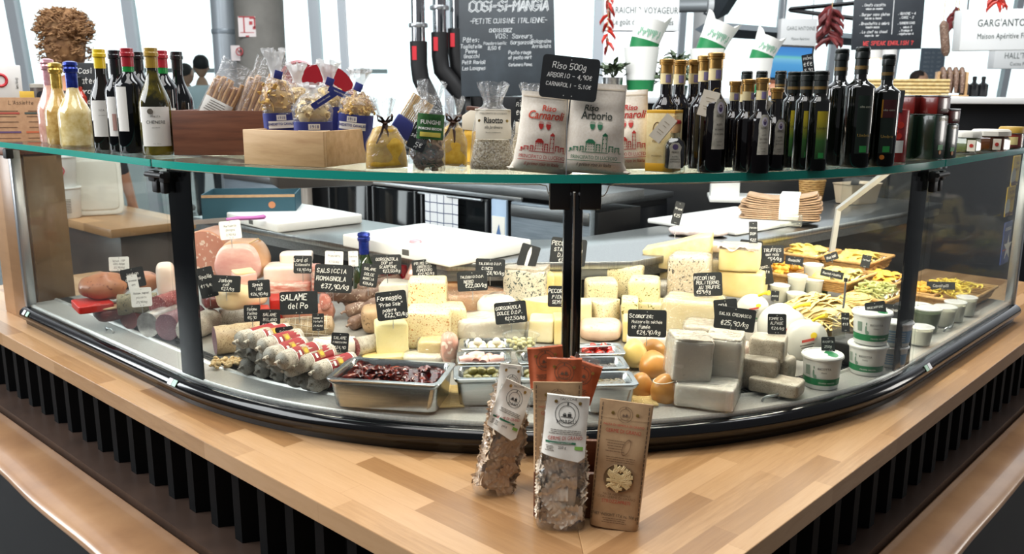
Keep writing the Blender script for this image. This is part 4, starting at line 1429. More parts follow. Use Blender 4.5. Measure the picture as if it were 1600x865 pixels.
MB().lathe([(.0055, -.0004), (.0055, .0004)], 16, T=TR((0, -.0224, .052), rx=pi / 2)).build('portrait', P('portrait_ink', '54466E', .6), lb)
for (tx, sz, z) in (('REALE', .005, .040), ('ACETO', .0035, .032), ('BALSAMICO', .0035, .027), ('DI MODENA', .0035, .022)):
 print_text('label_print', tx, sz, DKG, lb, x=0, z=z, T=TR((0, -.0226, 0)))

# ------------------------------------------------------------------ olive oil
OILG = P('dark_oil_glass', '070A06', 0.05, coat=0.5)
OILL = N('green_gradient_label', [(0.0, '1C3A22'), (0.5, '3E7A34'), (1.0, 'C9B52A')], 1.0, .4)
def oil_label_mat():
 m, n, b = base('oil_label')
 g = coords(n, (1, 1, 9.0))
 sp = n.nodes.new('ShaderNodeSeparateXYZ')
 n.links.new(g, sp.inputs[0])
 n.links.new(ramp(n, sp.outputs[2], [(0.12, '14301E'), (0.55, '3A6B30'), (0.95, 'B5A324')]), b.inputs['Base Color'])
 b.inputs['Roughness'].default_value = .4
 return m
OILLM = oil_label_mat()
OCAP = P('black_green_cap', '0C1512', .35)
def oil(px, py, H, r, label, group, yaw=20, wide=True, lab='green', sq=None):
 p = at(px, py, ZS + .0005)
 p += Vector((p.x, p.y, 0)).normalized() * r
 p.z = ZS + .0005
 t = thing('oil_bottle', label, 'bottle', p, face(p), group)
 rn = r * (.66 if wide else .46)
 zs_, zn_ = (H * .68, H * .76) if wide else (H * .66, H * .74)
 MB().lathe(bottle_profile(r, zs_, zn_, rn * .9, H - .01), 28, sq=sq).build('body', OILG, t, ang=60)
 MB().lathe([(rn * .96, H * .775), (rn * .96, H * .90), (rn * 1.06, H * .905), (rn * 1.06, H * .955), (rn, H * .96), (rn * 1.04, H * .965), (rn * 1.04, H * .99), (rn * .9, H)], 26).build('cap', OCAP, t)
 MB().lathe([(rn * .985, H * .815), (rn * .985, H * .845)], 20, caps=(False, False)).build('gold_line', P('dull_gold', '6E5526', .5), t)
 if lab:
  o = radians(yaw) * r
  z0, z1 = H * .12, H * .60
  lb = label_patch(MB(), r, r * 1.1, z0, z1, o).build('label', OILLM if lab == 'green' else P('dark_green_label', '16261D', .4), t)
  sf = wrap(r, .0012)
  MB().grid(lambda u, v: sf(o + (u - .5) * r * .5, z0 + H * .01 + v * H * .055), 6, 3).build('green_mark', P('leaf_green', '2E9B4A', .5), lb)
  if lab == 'green':
   print_text('label_print', 'Umbria', r * .34, DKG, lb, sf, x=o, z=z0 + H * .30)
  else:
   if lab == 'red':
    MB().grid(lambda u, v: sf(o + (u - .5) * r * 1.1, z1 - H * .16 + v * H * .16), 8, 3).build('maroon_band', P('maroon', '47161A', .5), lb)
    MB().grid(lambda u, v: sf(o - r * .55 + u * r * .1, z1 - H * .16 + v * H * .16), 3, 3).build('ochre_bar', P('ochre', 'B07A1E', .5), lb)
    MB().lathe([(.0, -.0006), (r * .18, -.0006), (r * .18, .0004)], 16, T=TR(sf(o - r * .25, z0 - H * .035)) @ TR(rx=pi / 2)).build('round_seal', P('orange_seal', 'CB7A22', .5), lb)
   print_text('label_print', 'olio extra', r * .22, P('pale_print', 'C8CDB8', .6), lb, sf, x=o, z=z1 - H * .10)
   print_text('label_print', 'Umbria', r * .30, P('gold_print', 'B99B4E', .6), lb, sf, x=o, z=z0 + H * .14)
 return t
G7 = 'oil bottles with broad black green caps'
rows = [(1232, 262, 'front row oil bottle with green label, left of the three in front', 24), (1252, 265, 'front row oil bottle with green yellow label in the middle of three', 24), (1273, 267, 'front row oil bottle with green yellow label, right of the three in front', 24)]
for (x, y, l, yw) in rows:
 oil(x, y, .200, .0215, l, G7, yw)
for (x, y, l) in ((1160, 240, 'broad capped oil bottle at the back behind the short vinegar row, leftmost'), (1183, 241, 'broad capped oil bottle at the back behind the short vinegar row, middle'), (1212, 242, 'broad capped oil bottle at the back behind the plain gold cap')):
 oil(x, y, .212, .021, l, G7, lab=None)
G8 = 'tall black oil bottles'
oil(1302, 259, .250, .031, 'tall black oil bottle, left of the three tall ones', G8, 30, False, None)
oil(1333, 262, .252, .031, 'tall black oil bottle with green label and white price tag, middle of three', G8, 30, False, 'dark')
oil(1374, 260, .238, .029, 'tall black oil bottle with maroon banded label, right of the three tall ones', G8, 20, False, 'red')
p = atY(1347, 139, 1.93)
t = thing('price_tag', 'small white price sticker on the middle tall oil bottle', 'tag', p, face(p))
MB().box((0, 0, 0), (.020, .0012, .012)).build('sticker', PAPER, t)
mw = MB()
scrawl(mw, '€9,50', 0, -.003, .006, .0006, T=TR((0, -.0008, 0)))
mw.build('writing', INK, t)
# little promo sign standing over the oil bottle caps
sign(1263, 103, 17, 36, 2.0, [('PROMO', 0, .33, .17), ('€€€', 0, .08, .2), ('8,90', 0, -.18, .2)], 'small black and white promo sign standing above the oil caps', roll=-10, pin=6, wr=.8)
# red can, tall tins
p = at(1392, 252, ZS + .0005)
t = thing('tomato_can', 'red and white printed can behind the rightmost tall oil bottle', 'can', p, face(p))
MB().lathe([(.030, 0), (.031, .002), (.031, .118), (.030, .120)], 26).build('can_body', P('can_red', '9E1A1C', .3, coat=.3), t)
label_patch(MB(), .031, .05, .022, .05).build('white_panel', PAPER, t)
mb = MB()
for (a, z, r) in ((.0, .07, .009), (.014, .085, .008), (-.010, .088, .008), (.012, .060, .007)):
 mb.lathe([(0, -.0012), (r * .7, -.0010), (r, 0)], 14, T=TR(wrap(.031, .0008)(a, z)) @ TR(rz=a / .031, rx=pi / 2))
mb.build('tomato_print', P('tomato_print', 'D23A2A', .35), t)
sign(1405, 158, 13, 34, 2.02, [('<', 0, 0, .2)], 'narrow black sign hanging beside the rightmost tall oil bottle', roll=3, pin=0)
def tin(px, py, w, d, H, label, yaw, lab=True):
 p = at(px, py, ZS + .0005)
 t = thing('oil_tin', label, 'tin', (p.x, p.y + d * .4, ZS + .0005), face(p, yaw), 'red and green oil tins')
 MB().box((0, 0, H * .36), (w, d, H * .72 - .001), .004).build('green_body', P('tin_green', '142A1C', .25, coat=.4), t)
 MB().box((0, 0, H * .86), (w, d, H * .28 - .001), .004).build('red_top', P('tin_red', '6A1B16', .25, coat=.4), t)
 MB().box((0, 0, H + .001), (w * .96, d * .96, .004), .001).build('lid', STEELD, t)
 if lab:
  T2 = TR((w / 2 + .0008, 0, 0), pi / 2)
  MB().box((w / 2 + .0005, 0, H * .20), (.0008, d * .35, H * .08)).build('green_mark', P('leaf_green', '2E9B4A', .5), t)
  MB().lathe([(.005, -.0004), (.005, .0004)], 14, T=T2 @ TR((0, 0, H * .12), rx=pi / 2)).build('round_seal', P('orange_seal', 'CB7A22', .5), t)
  print_text('tin_print', 'olio extra', d * .14, P('pale_print', 'C8CDB8', .6), t, x=0, z=H * .78, T=T2)
  print_text('tin_print', 'Umbria', d * .2, P('gold_print', 'B99B4E', .6), t, x=0, z=H * .62, T=T2)
 return t
tin(1421, 249, .052, .06, .150, 'red and green oil tin standing left of the pair', -26, False)
tin(1458, 250, .052, .064, .150, 'red and green oil tin standing right of the pair, label on its side', -26)
tin(1486, 249, .020, .05, .118, 'smaller red and green oil tin at the right of the big pair', -26)
# preserve jars on the far right
JG = CLEAR('jar_glass', 'F4F4F0', .07, .01, gain=.8)
for (px, py, r, H, fill, lid, lab, tg) in ((1508, 239, .036, .058, '5A6A2A', 'D8D4C8', 'squat jar of green preserve with paper lid at the left of the jars', True), (1545, 237, .050, .060, '6A3514', 'CFC9BC', 'squat jar of brown preserve with cloth lid and swing tag', True), (1577, 233, .034, .064, '9A2A12', 'B8933A', 'taller jar of red preserve with gold lid at the far right', False)):
 p = at(px, py, ZS + .0005)
 p += Vector((p.x, p.y, 0)).normalized() * r
 p.z = ZS + .0005
 t = thing('preserve_jar', lab, 'jar', p, face(p), 'preserve jars at the right end of the shelf')
 MB().lathe([(r * .85, 0), (r, .006), (r, H * .6), (r * .9, H * .74)], 8 if tg else 26).build('glass_body', JG, t, ang=30)
 MB().lathe([(r * .82, .003), (r * .95, .008), (r * .95, H * .58), (r * .86, H * .68)], 8 if tg else 26).build('preserve', P('preserve_' + fill, fill, .25), t, ang=30)
 mb = MB().lathe([(r * 1.02, H * .72), (r * 1.0, H * .92), (r * .9, H), (0, H * 1.0)], 26)
 if tg:
  mb.v = [(x * (1 + .03 * sin(9 * atan2(y, x))), y * (1 + .03 * sin(9 * atan2(y, x))), z) for x, y, z in mb.v]
 mb.build('lid', P('lid_' + lid, lid, .5), t)
 if tg:
  MB().box((r * .35, -r * 1.06, H * .35), (.020, .001, .030), T=TR(ry=radians(0))).build('swing_tag', CREAM, t)
  MB().lathe([(.005, -.0006), (.005, .0006)], 12, T=TR((r * .35, -r * 1.06 - .001, H * .35), rx=pi / 2)).build('tag_mark', P('tag_red', 'B8322A', .6), t)
 else:
  label_patch(MB(), r, .04, H * .2, H * .55).build('label', P('jar_label', 'E2CF8C', .6), t)

# ------------------------------------------------------------------ food in the case: builders
def mixfood(name, c1, c2, scale, spots=None, spot_scale=60, spot_size=.25, rough=.45, bmp=.15, sss=.1, spots2=None, wax=0.0):
 """food surface: two tones of noise plus scattered specks"""
 if name in MATS:
  return MATS[name]
 m, n, b = base(name)
 co = coords(n)
 t = n.nodes.new('ShaderNodeTexNoise')
 t.inputs['Scale'].default_value = scale
 t.inputs['Detail'].default_value = 6
 n.links.new(co, t.inputs['Vector'])
 col = ramp(n, t.outputs[0], [(.35, c1), (.65, c2)])
 for k, (sp, ss, sz) in enumerate([q for q in ((spots, spot_scale, spot_size), spots2) if q and q[0]]):
  v = n.nodes.new('ShaderNodeTexVoronoi')
  v.inputs['Scale'].default_value = ss
  w = n.nodes.new('ShaderNodeTexNoise')
  w.inputs['Scale'].default_value = ss * .7
  n.links.new(co, w.inputs['Vector'])
  mxv = n.nodes.new('ShaderNodeMix')
  mxv.data_type = 'VECTOR'
  mxv.inputs[0].default_value = .06
  n.links.new(co, mxv.inputs[4])
  n.links.new(w.outputs[1], mxv.inputs[5])
  n.links.new(mxv.outputs[1], v.inputs['Vector'])
  lt = ramp(n, v.outputs['Distance'], [(sz * .8, (1, 1, 1, 1)), (sz, (0, 0, 0, 1))])
  mx = n.nodes.new('ShaderNodeMix')
  mx.data_type = 'RGBA'
  n.links.new(lt, mx.inputs[0])
  n.links.new(col, mx.inputs[6])
  mx.inputs[7].default_value = hx(sp)
  col = mx.outputs[2]
 n.links.new(col, b.inputs['Base Color'])
 b.inputs['Roughness'].default_value = rough
 b.inputs['Coat Weight'].default_value = wax
 b.inputs['Coat Roughness'].default_value = .2
 if sss:
  b.inputs['Subsurface Weight'].default_value = sss
  b.inputs['Subsurface Radius'].default_value = (.012, .008, .005)
  b.inputs['Subsurface Scale'].default_value = .5
 bump(n, b, t.outputs[0], bmp, .002)
 MATS[name] = m
 return m
C_PALE = mixfood('pale_cheese', 'DFCE9C', 'EBDFB8', 14, rough=.4)
C_WHITE = mixfood('white_cheese', 'E0D8C4', 'EDE8DA', 16, rough=.45)
C_YEL = mixfood('yellow_cheese', 'E6CB84', 'F0DCA0', 14, rough=.4)
C_PRIMO = mixfood('young_cheese', 'E4D69A', 'EEE3B2', 10, 'D2C080', 120, .16)
C_CHILI = mixfood('chili_cheese', 'E2D2A2', 'ECDFB6', 18, 'B06A2A', 85, .27, spots2=('9E5A26', 150, .25))
C_HERB = mixfood('herb_cheese', 'DDCDA0', 'E9DCB8', 16, '56603A', 90, .28, spots2=('7A6A40', 150, .24))
C_OLIVE = mixfood('olive_cheese', 'E2D39E', 'ECE0B6', 16, '77722A', 60, .26, spots2=('5F6630', 120, .22))
C_PEPPER = mixfood('pepper_cheese', 'D9C8A2', 'E6D8B8', 16, '2C2822', 90, .30, spots2=('5A5142', 140, .26))
C_BLUE = mixfood('blue_cheese', 'CFC7B2', 'E2DBC8', 22, '4A5652', 70, .36, spots2=('343E3E', 110, .28))
C_TRUF = mixfood('truffle_cheese', 'DBCBAC', 'E8DBC2', 12, '3A332B', 70, .28, spots2=('25211D', 110, .24))
C_PARM = mixfood('grana_cheese', 'E3C98C', 'F0DDAA', 40, 'F4E8C4', 200, .2, bmp=.4)
C_TAL = mixfood('washed_rind', 'D79A66', 'E9C49A', 16, 'F2DCC0', 30, .2, wax=.4)
C_RIND = mixfood('grey_rind', 'A99E8C', 'C9BFAE', 40, '7A6F60', 150, .32, bmp=.5)
C_RINDB = mixfood('brown_rind', '9A7C5C', 'B99A76', 30, '6F583F', 60, .2, bmp=.4)
C_SALVA = mixfood('wrapped_white_cheese', 'CFCBC2', 'E2DFD6', 12, 'B9B2A6', 90, .12, wax=.5)
C_SMOKE = mixfood('smoked_skin', 'B87A35', 'D39A50', 10, rough=.35, wax=.3)
C_SCAM = mixfood('pale_scamorza', 'DDBE6A', 'EBD590', 10, rough=.35, wax=.3)
WRAPT = CLEAR('food_film', 'FDFBF8', .08, .08, wrinkle=1.0, wscale=60, haze=.06, gain=.6)
MORT = mixfood('mortadella_face', 'C48672', 'D09683', 14, 'EBD2C2', 55, .34, wax=.2)
HAMF = N('ham_face', [(.3, 'D9988F'), (.5, 'E7B5AA'), (.62, 'F1D5C9'), (.75, 'E2A79B')], 9, .35, .1, kind='noise', stretch=(1, 1, 2.2), coat=.3)
HAMS = mixfood('ham_skin', 'B98A62', 'CFA27C', 14, rough=.4, wax=.4)
SALC = mixfood('salami_cut', '7A2A2C', '93383A', 20, 'E3C2BA', 130, .28, wax=.2, spots2=('D9AFA8', 220, .25))
SALC2 = mixfood('purple_cut', '6B4650', '845A62', 20, 'B99AA0', 160, .24, wax=.1)
SALR = mixfood('salami_rind', 'A98F6E', 'CDB896', 30, '7E6244', 120, .32, bmp=.5)
SALW = mixfood('floured_rind', 'A39A8C', 'CBC3B6', 30, '6E6458', 130, .32, bmp=.6, spots2=('54483E', 230, .26))
SALG = mixfood('grey_rind_salami', '736E65', '989288', 40, '504B44', 130, .30, bmp=.6)
SAUS = mixfood('cured_sausage', '6E5244', '927664', 40, 'B9A898', 70, .30, bmp=.5)
BACON = N('bacon_side', [(.3, 'B55D50'), (.5, 'D89A8A'), (.6, 'F0D9CC'), (.75, 'C97B6C')], 18, .4, .1, stretch=(1, 1, 5), coat=.2)
LARD = mixfood('lard', 'EAD3C2', 'F4E6DA', 14, rough=.35, wax=.3)
MEAT = mixfood('dark_cured_meat', '5A2320', '74302A', 16, '8F4A40', 50, .2, wax=.3)
FATY = mixfood('yellow_fat', 'D9B98A', 'E8D2AC', 14, rough=.4, wax=.2)
TRAYR = P('red_plastic', 'B5241C', .35)

def inward(p):
 """how far a point lies behind the front glass"""
 vx, vy = p[0] - CX, p[1] - CY
 a = atan2(vy, vx)
 if A0 - HALF <= a <= A0 + HALF:
  return RAD - hypot(vx, vy)
 e = A0 + HALF if (a > A0 and a < pi / 2) else A0 - HALF
 return RAD - (vx * cos(e) + vy * sin(e))
def floor_z(p):
 return .7885 + max(0, inward(p) - .30) * .20
def settle(px, py, q, tall=.05):
 """rest a piece on the display floor when it is not stacked on something else"""
 if q.z < floor_z(q):
  Y = q.y
  for _ in range(60):
   Y -= .012
   q = atY(px, py, Y)
   if q.z >= floor_z(q):
    break
  return q, 0.0
 g = q.z - floor_z(q)
 if g < tall:
  q = Vector((q.x, q.y, q.z - g + .0005))
  return q, g
 return q, 0.0
def pt(px, py, Y=None, z=None):
 return at(px, py, z) if z is not None else atY(px, py, Y)
def cube(px, py, Y, w, h, d, m, label, cat='cheese', name='cheese_block', yaw=0, p=12, amp=.003, seed=None, group=None, wrapc=False, rind=None, z=None, roll=0, rindname='rind', tex=None, pitch=0):
 """a block whose lower front edge is seen at px, py; w, h as seen, d its real depth"""
 q = pt(px, py, Y, z)
 k = mpp(q)
 W_, H_ = w * k, h * k * 1.03
 if Y is not None:
  q, ext = settle(px, py, q)
  H_ += ext
 q = q + Vector((q.x, q.y, 0)).normalized() * (d / 2)
 p = p * 1.5 if p >= 4.5 else p
 t = thing(name, label, cat, q, face(q, yaw), group, ry=radians(roll), rx=radians(pitch))
 random.seed(seed or int(px * 7 + py))
 MB().blob((0, 0, 0), (W_, d, H_), p, 10, amp, 26, seed or px * .1).build('body' if not tex else tex, m, t, ang=50)
 if rind:
  MB().blob((0, .0015, H_ * .90), (W_ * .985, d * .98, H_ * .13), p, 10, amp, 26, seed or px * .1).build(rindname, rind, t, ang=50)
 if wrapc:
  MB().blob((0, 0, -.0), (W_ + .005, d + .005, H_ + .004), p * .8, 12, amp * 1.5, 40, (seed or px) + 2).build('clear_wrap', WRAPT, t, ang=60)
 return t
def wedge(px, py, Y, R_, ang, h, m, label, yaw=0, rind=None, cat='cheese', name='cheese_wedge', z=None, seed=0, group=None):
 """slice of a wheel: the rounded rind faces local -y"""
 q = pt(px, py, Y, z)
 if Y is not None:
  q, ext = settle(px, py, q)
  h += ext
 q = q + Vector((q.x, q.y, 0)).normalized() * (R_ * .5)
 t = thing(name, label, cat, q, face(q, yaw), group)
 a = radians(ang) / 2
 n = 9
 arc = [(R_ * sin(-a + 2 * a * i / (n - 1)), R_ * .5 - R_ * cos(-a + 2 * a * i / (n - 1))) for i in range(n)]
 mb = MB().prism(arc + [(0, R_ * .5)], 0, h, bev=.0035)
 mb.v = [(x + .002 * noise.noise(Vector((x * 40, y * 40, z_ * 40 + seed))), y + .002 * noise.noise(Vector((x * 40 + 7, y * 40, z_ * 40))), z_) for x, y, z_ in mb.v]
 mb.build('paste', m, t, ang=40)
 if rind:
  r2 = [(x * 1.012, (y - R_ * .5) * 1.012 + R_ * .5) for x, y in arc]
  MB().grid(lambda u, v: (r2[min(n - 1, int(u * (n - 1) + .5))][0], r2[min(n - 1, int(u * (n - 1) + .5))][1] - .0006, h * (.04 + .92 * v)), n, 4).build('rind', rind, t)
 return t
def salami(p, length, r, yaw, m, label, cut=None, pitch=0, group=None, cat='salami', name='salami', tied=True, bend=0.0, band=None, seed=0, wob=.05, net=False):
 """p: the near end resting on something (lowest point), yaw: which way it runs (0 right, 90 away)"""
 t = thing(name, label, cat, (p[0], p[1], p[2]), radians(yaw), group, ry=-radians(pitch))
 n = 22
 pts, rr = [], []
 for i in range(n):
  f = i / (n - 1)
  e = 1.0
  if not cut:
   e = min(1.0, sqrt(max(.0, 1 - max(0, (.13 - f) / .13) ** 2)) + .12)
  e = min(e, sqrt(max(0, 1 - max(0, (f - .9) / .1) ** 2)) + .12)
  pts.append((length * f, bend * sin(pi * f), r))
  rr.append(r * e)
 mb = MB().tube(pts, rr, 18)
 out = []
 for (x, y, z) in mb.v:
  k = 1 + wob * noise.noise(Vector((x * 45, y * 60 + seed * 3, z * 60)))
  out.append((x, y * k if not bend else y, r + (z - r) * k))
 mb.v = out
 b = mb.build('casing', m, t, ang=60)
 if cut:
  MB().lathe([(0, -.0006), (r * .97, -.0006), (r * .97, .001)], 22, T=TR((0, 0, r)) @ TR(ry=pi / 2)).build('cut_face', cut, t)
 elif tied:
  MB().tube([(.003, 0, r), (-.006, .001, r + .001), (-.012, -.001, r - .002)], [r * .28, r * .16, r * .22], 8).build('tied_end', m, t)
 if band:
  f0, f1 = band[1], band[2]
  mb = MB()
  mb.lathe([(r * 1.02, length * f0), (r * 1.02, length * f1)], 20, T=TR((0, 0, r)) @ TR(ry=pi / 2), caps=(False, False))
  lb = mb.build('paper_band', band[0], t)
  mb = MB()
  for q in (f0, f1):
   mb.lathe([(r * 1.03, length * q - .0012), (r * 1.03, length * q + .0012)], 20, T=TR((0, 0, r)) @ TR(ry=pi / 2), caps=(False, False))
  mb.build('band_edge', PAPER, lb)
  cyl = lambda x, a, e=.0008: (x, -(r * 1.02 + e) * cos(a), r + (r * 1.02 + e) * sin(a))
  x0 = length * (f0 + .02)
  MB().grid(lambda u, v: cyl(x0 + .006 + u * .006, .35 + v * .5), 4, 6).build('white_panel', PAPER, lb)
  MB().grid(lambda u, v: cyl(x0 + .018 + u * .016, .2 + v * .9, .0010), 4, 6).build('gold_panel', P('gold_print2', 'A9853C', .5), lb)
  MB().lathe([(.0, .0), (.0055, -.0002)], 12, T=TR(cyl(x0 + .026, .62, .0018)) @ TR(rx=pi / 2 - .62)).build('yellow_disc', P('yellow_disc', 'E3B52A', .5), lb)
 if net:
  mb = MB()
  for k in range(7):
   x = length * (.1 + .12 * k)
   mb.tube([(x + .004 * sin(a), r * 1.03 * cos(a), r + r * 1.03 * sin(a)) for a in [2 * pi * j / 16 for j in range(16)]], .0007, 5, closed=True)
  for j in range(8):
   a = 2 * pi * j / 8
   mb.tube([(length * f, r * 1.04 * cos(a + f), r + r * 1.04 * sin(a + f)) for f in [.05 + .09 * q for q in range(10)]], .0007, 5)
  mb.build('string_net', P('net_string', 'E8DFCC', .8), t)
 return t
# ------------------------------------------------------------------ cured meats, left
salami(atY(345, 515, 2.42), .17, .030, 25, SALW, 'large white crusted salami with purple cut face at the left, on top of another', cut=SALC2, seed=1)
q = pt(352, 559, z=.789)
salami((q.x - .035, q.y + .03, q.z), .20, .038, 28, SALR, 'thick pale brown salami with cut face lying under the white crusted one', cut=SALC2, seed=2)
q = atY(312, 442, 2.62)
t = thing('mortadella', 'big round mortadella with speckled pink cut face', 'cold cut', (q.x + .03, q.y + .05, q.z), radians(-8))
MB().lathe([(.001, -.055), (.078, -.055), (.083, -.05), (.083, .05), (.074, .065), (.03, .07)], 36, T=TR((0, 0, .083)) @ TR(rx=-pi / 2)).build('skin', mixfood('mortadella_skin', 'B47A5C', 'C28A6C', 12, wax=.3), t)
MB().lathe([(0, -.0005), (.080, -.0005), (.080, .0008)], 36, T=TR((0, -.0555, .083)) @ TR(rx=-pi / 2)).build('cut_face', MORT, t)
q = atY(374, 441, 2.52)
t = thing('cooked_ham', 'large cooked ham with smooth pink cut face beside the mortadella', 'cold cut', (q.x, q.y + .06, q.z), radians(6))
MB().blob((0, 0, 0), (.150, .15, .122), 3.2, 12, .006, 16, 3, warp=lambda w: (w.x * (1 - .25 * max(0, w.z / .06)), w.y, w.z)).build('skin', HAMS, t)
MB().blob((-.006, -.054, .004), (.136, .05, .112), 3.4, 12, .003, 20, 4, warp=lambda w: (w.x * (1 - .22 * max(0, w.z / .06)), w.y, w.z)).build('cut_face', HAMF, t)
MB().tube([(.03, -.06, .118), (.045, 0, .122), (.055, .05, .09)], .002, 6).build('string', P('twine', 'C9A877', .8), t)
cube(383, 457, 2.36, 34, 30, .07, HAMF, 'small pink slice of cured ham with a fat edge standing before the cooked ham', 'cold cut', 'ham_piece', 12, 5, rind=FATY, rindname='fat')
cube(378, 486, 2.30, 76, 34, .10, FATY, 'cut ham leg with yellow fat lying in front of the pink slice', 'cold cut', 'cured_ham', 18, 3.2, .006)
cube(333, 484, 2.38, 30, 22, .09, MEAT, 'dark cured meat piece at the left edge above the white crusted salami', 'cold cut', 'meat_piece', 10, 4)
cube(452, 443, 2.50, 74, 26, .10, LARD, 'pale slab of lard on the pancetta', 'cold cut', 'lard_slab', -8, 5)
cube(464, 413, 2.56, 50, 16, .07, LARD, 'smaller slab of lard on top of the pale slab', 'cold cut', 'lard_slab', -6, 5)
cube(455, 466, 2.47, 66, 24, .11, BACON, 'reddish block of pancetta under the pale lard slab', 'cold cut', 'pancetta', -5, 5)
cube(437, 487, 2.38, 30, 20, .08, TRAYR, 'small red plastic tray below the pancetta', 'tray', 'red_tray', 0, 9, 0)
cube(497, 460, 2.46, 18, 44, .05, BACON, 'upright strip of bacon behind the large sausage sign', 'cold cut', 'bacon_strip', 0, 5)
cube(407, 503, 2.28, 30, 20, .06, TRAYR, 'red edged piece of spicy salami beside the small slates', 'cold cut', 'meat_piece', 0, 5)
# long netted salami and dried sausages
salami(atY(443, 527, 2.22), .135, .026, 14, SALR, 'long pale brown salami lying behind the red banded pile', seed=5, net=True)
salami(atY(440, 502, 2.36), .15, .024, 12, mixfood('coppa', '9E5F4C', 'BC8068', 20, 'D9B6A4', 60, .2, wax=.2), 'reddish brown coppa behind the long pale brown salami', seed=6)
salami(atY(487, 560, 2.10), .115, .027, 10, mixfood('white_red_salami', 'D5C4B2', 'EADFD2', 20, 'A25B48', 40, .2, bmp=.4), 'whitish salami with reddish patches and tied end in the middle of the meats', seed=7, net=True)
salami(atY(556, 556, 2.10), .08, .024, 40, SALW, 'cut salami with dark red face beside the pale front cheese', cut=SALC, seed=8)
salami(atY(583, 551, 2.13), .07, .024, 50, SALW, 'cut salami with bright red speckled face half behind the pale front cheese', cut=mixfood('red_cut', '9C2E26', 'B5402F', 20, 'E6BDB0', 140, .25, wax=.2), seed=9)
for k, (x, y, Y, yw, L, lab) in enumerate(((512, 470, 2.42, -12, .13, 'wrinkled brown sausage lying under the large sausage sign'), (536, 480, 2.42, 22, .14, 'brown sausage pointing up right, top of the sausage heap'), (541, 497, 2.36, 26, .15, 'brown sausage pointing up right in the middle of the sausage heap'), (549, 517, 2.30, 40, .09, 'short grey brown sausage at the front of the heap'), (575, 520, 2.30, 55, .09, 'short grey sausage right at the foot of the heap'), (552, 446, 2.58, 12, .12, 'reddish sausage behind the heap below the blue foiled bottle'), (560, 462, 2.50, 24, .14, 'pale brown sausage at the back of the heap'))):
 salami(atY(x, y, Y), L, .019, yw, SAUS, lab, pitch=8 if yw > 15 else 0, group=None, cat='sausage', name='dried_sausage', bend=.006, seed=20 + k)
q = atY(508, 482, 2.36)
t = thing('netted_sausage', 'small sausage in red and white netting hanging below the large sausage sign', 'sausage', q, face(q))
MB().blob((0, 0, -.004), (.034, .03, .052), 2, 10, .004, 40).build('body', mixfood('netted', 'B56A5C', 'D89C8E', 40, 'EAD6CC', 90, .25), t)
MB().tube([(0, 0, .045), (-.004, 0, .058), (.004, 0, .066)], .0025, 6).build('tie', P('red_string', 'B8241F', .6), t)
# pile of small salamis with red bands, points at the glass
pileband = P('salami_band_red', '8E1B22', .5)
pile = []
for (px, py) in ((379, 574), (404, 580), (429, 585), (451, 592), (471, 597)):
 pile.append((px, py, .8105, 'grey'))
pile.append((487, 601, .8105, 'red'))
for (px, py) in ((374, 549), (390, 553), (406, 563), (425, 571)):
 pile.append((px, py, .846, 'grey'))
for (px, py, z) in ((447, 577, .846), (463, 570, .862), (490, 581, .846), (436, 565, .876), (418, 558, .880), (406, 543, .888), (388, 533, .888), (371, 533, .886)):
 pile.append((px, py, z, 'red'))
ordn = ('first', 'second', 'third', 'fourth', 'fifth', 'sixth', 'seventh', 'eighth', 'ninth', 'tenth')
pile.sort(key=lambda q: (q[3], q[0]))
cnt = {'grey': 0, 'red': 0}
for k, (px, py, zc, kind) in enumerate(pile):
 q = at(px, py, zc)
 lab = ('bare grey dry salami in the pile by the glass, %s from the left' if kind == 'grey' else 'dry salami with dark red band by the glass, %s from the left') % ordn[cnt[kind]]
 cnt[kind] += 1
 salami((q.x, q.y, zc - .0215), .120, .0215, 56 + random.uniform(-5, 5), SALG if kind == 'grey' else SALW, lab, group='small dry salamis piled by the glass', band=(pileband, .30, .86) if kind == 'red' else None, seed=40 + k, wob=.10)
# walnuts in the corner
q = at(352, 572, .789)
t = thing('nut_tray', 'shallow heap of pale shelled nuts in the left corner of the curved pane', 'food', q, radians(20))
rg = random.Random(9)
mb = MB()
for i in range(70):
 mb.blob((rg.uniform(-.035, .04), rg.uniform(-.02, .04), rg.uniform(0, .010)), (.012, .010, .009), 2, 4, .002, 90, i)
tag(mb.build('nuts', mixfood('nut', 'B99A6A', 'D3B98C', 60, rough=.6), t), None, None, kind='stuff')
# left side pane: hams, wrapped salami
cube(165, 474, None, 78, 40, .12, mixfood('speck_rind', 'A9684A', 'C08560', 14, '8A4E36', 50, .2, wax=.3), 'large brown ham lump under the left white sign, behind the side pane', 'cold cut', 'ham_lump', 6, 2.6, .010, z=.86)
cube(225, 462, None, 46, 30, .10, mixfood('speck_rind', 'A9684A', 'C08560', 14), 'second brown ham piece behind the pepper crusted salami', 'cold cut', 'ham_lump', -6, 3, .008, z=.86)
cube(146, 489, None, 52, 12, .12, TRAYR, 'flat red plastic tray under the ham lump in the side pane', 'tray', 'red_tray', 10, 9, 0, z=.845)
cube(180, 503, None, 60, 22, .10, MEAT, 'dark red cured shoulder with fat edge in the side pane', 'cold cut', 'cured_shoulder', 8, 3.4, .006, z=.812, rind=FATY, rindname='fat')
q = at(186, 492, .83)
salami((q.x, q.y, q.z), .11, .030, 18, mixfood('pepper_crust', '6E6550', '948A6C', 40, '3A352A', 80, .3, bmp=.8), 'pepper crusted salami with pink cut face in the side pane', cut=mixfood('pink_cut', 'A8625E', 'BC7A72', 20, 'E0BDB4', 120, .24), seed=60)
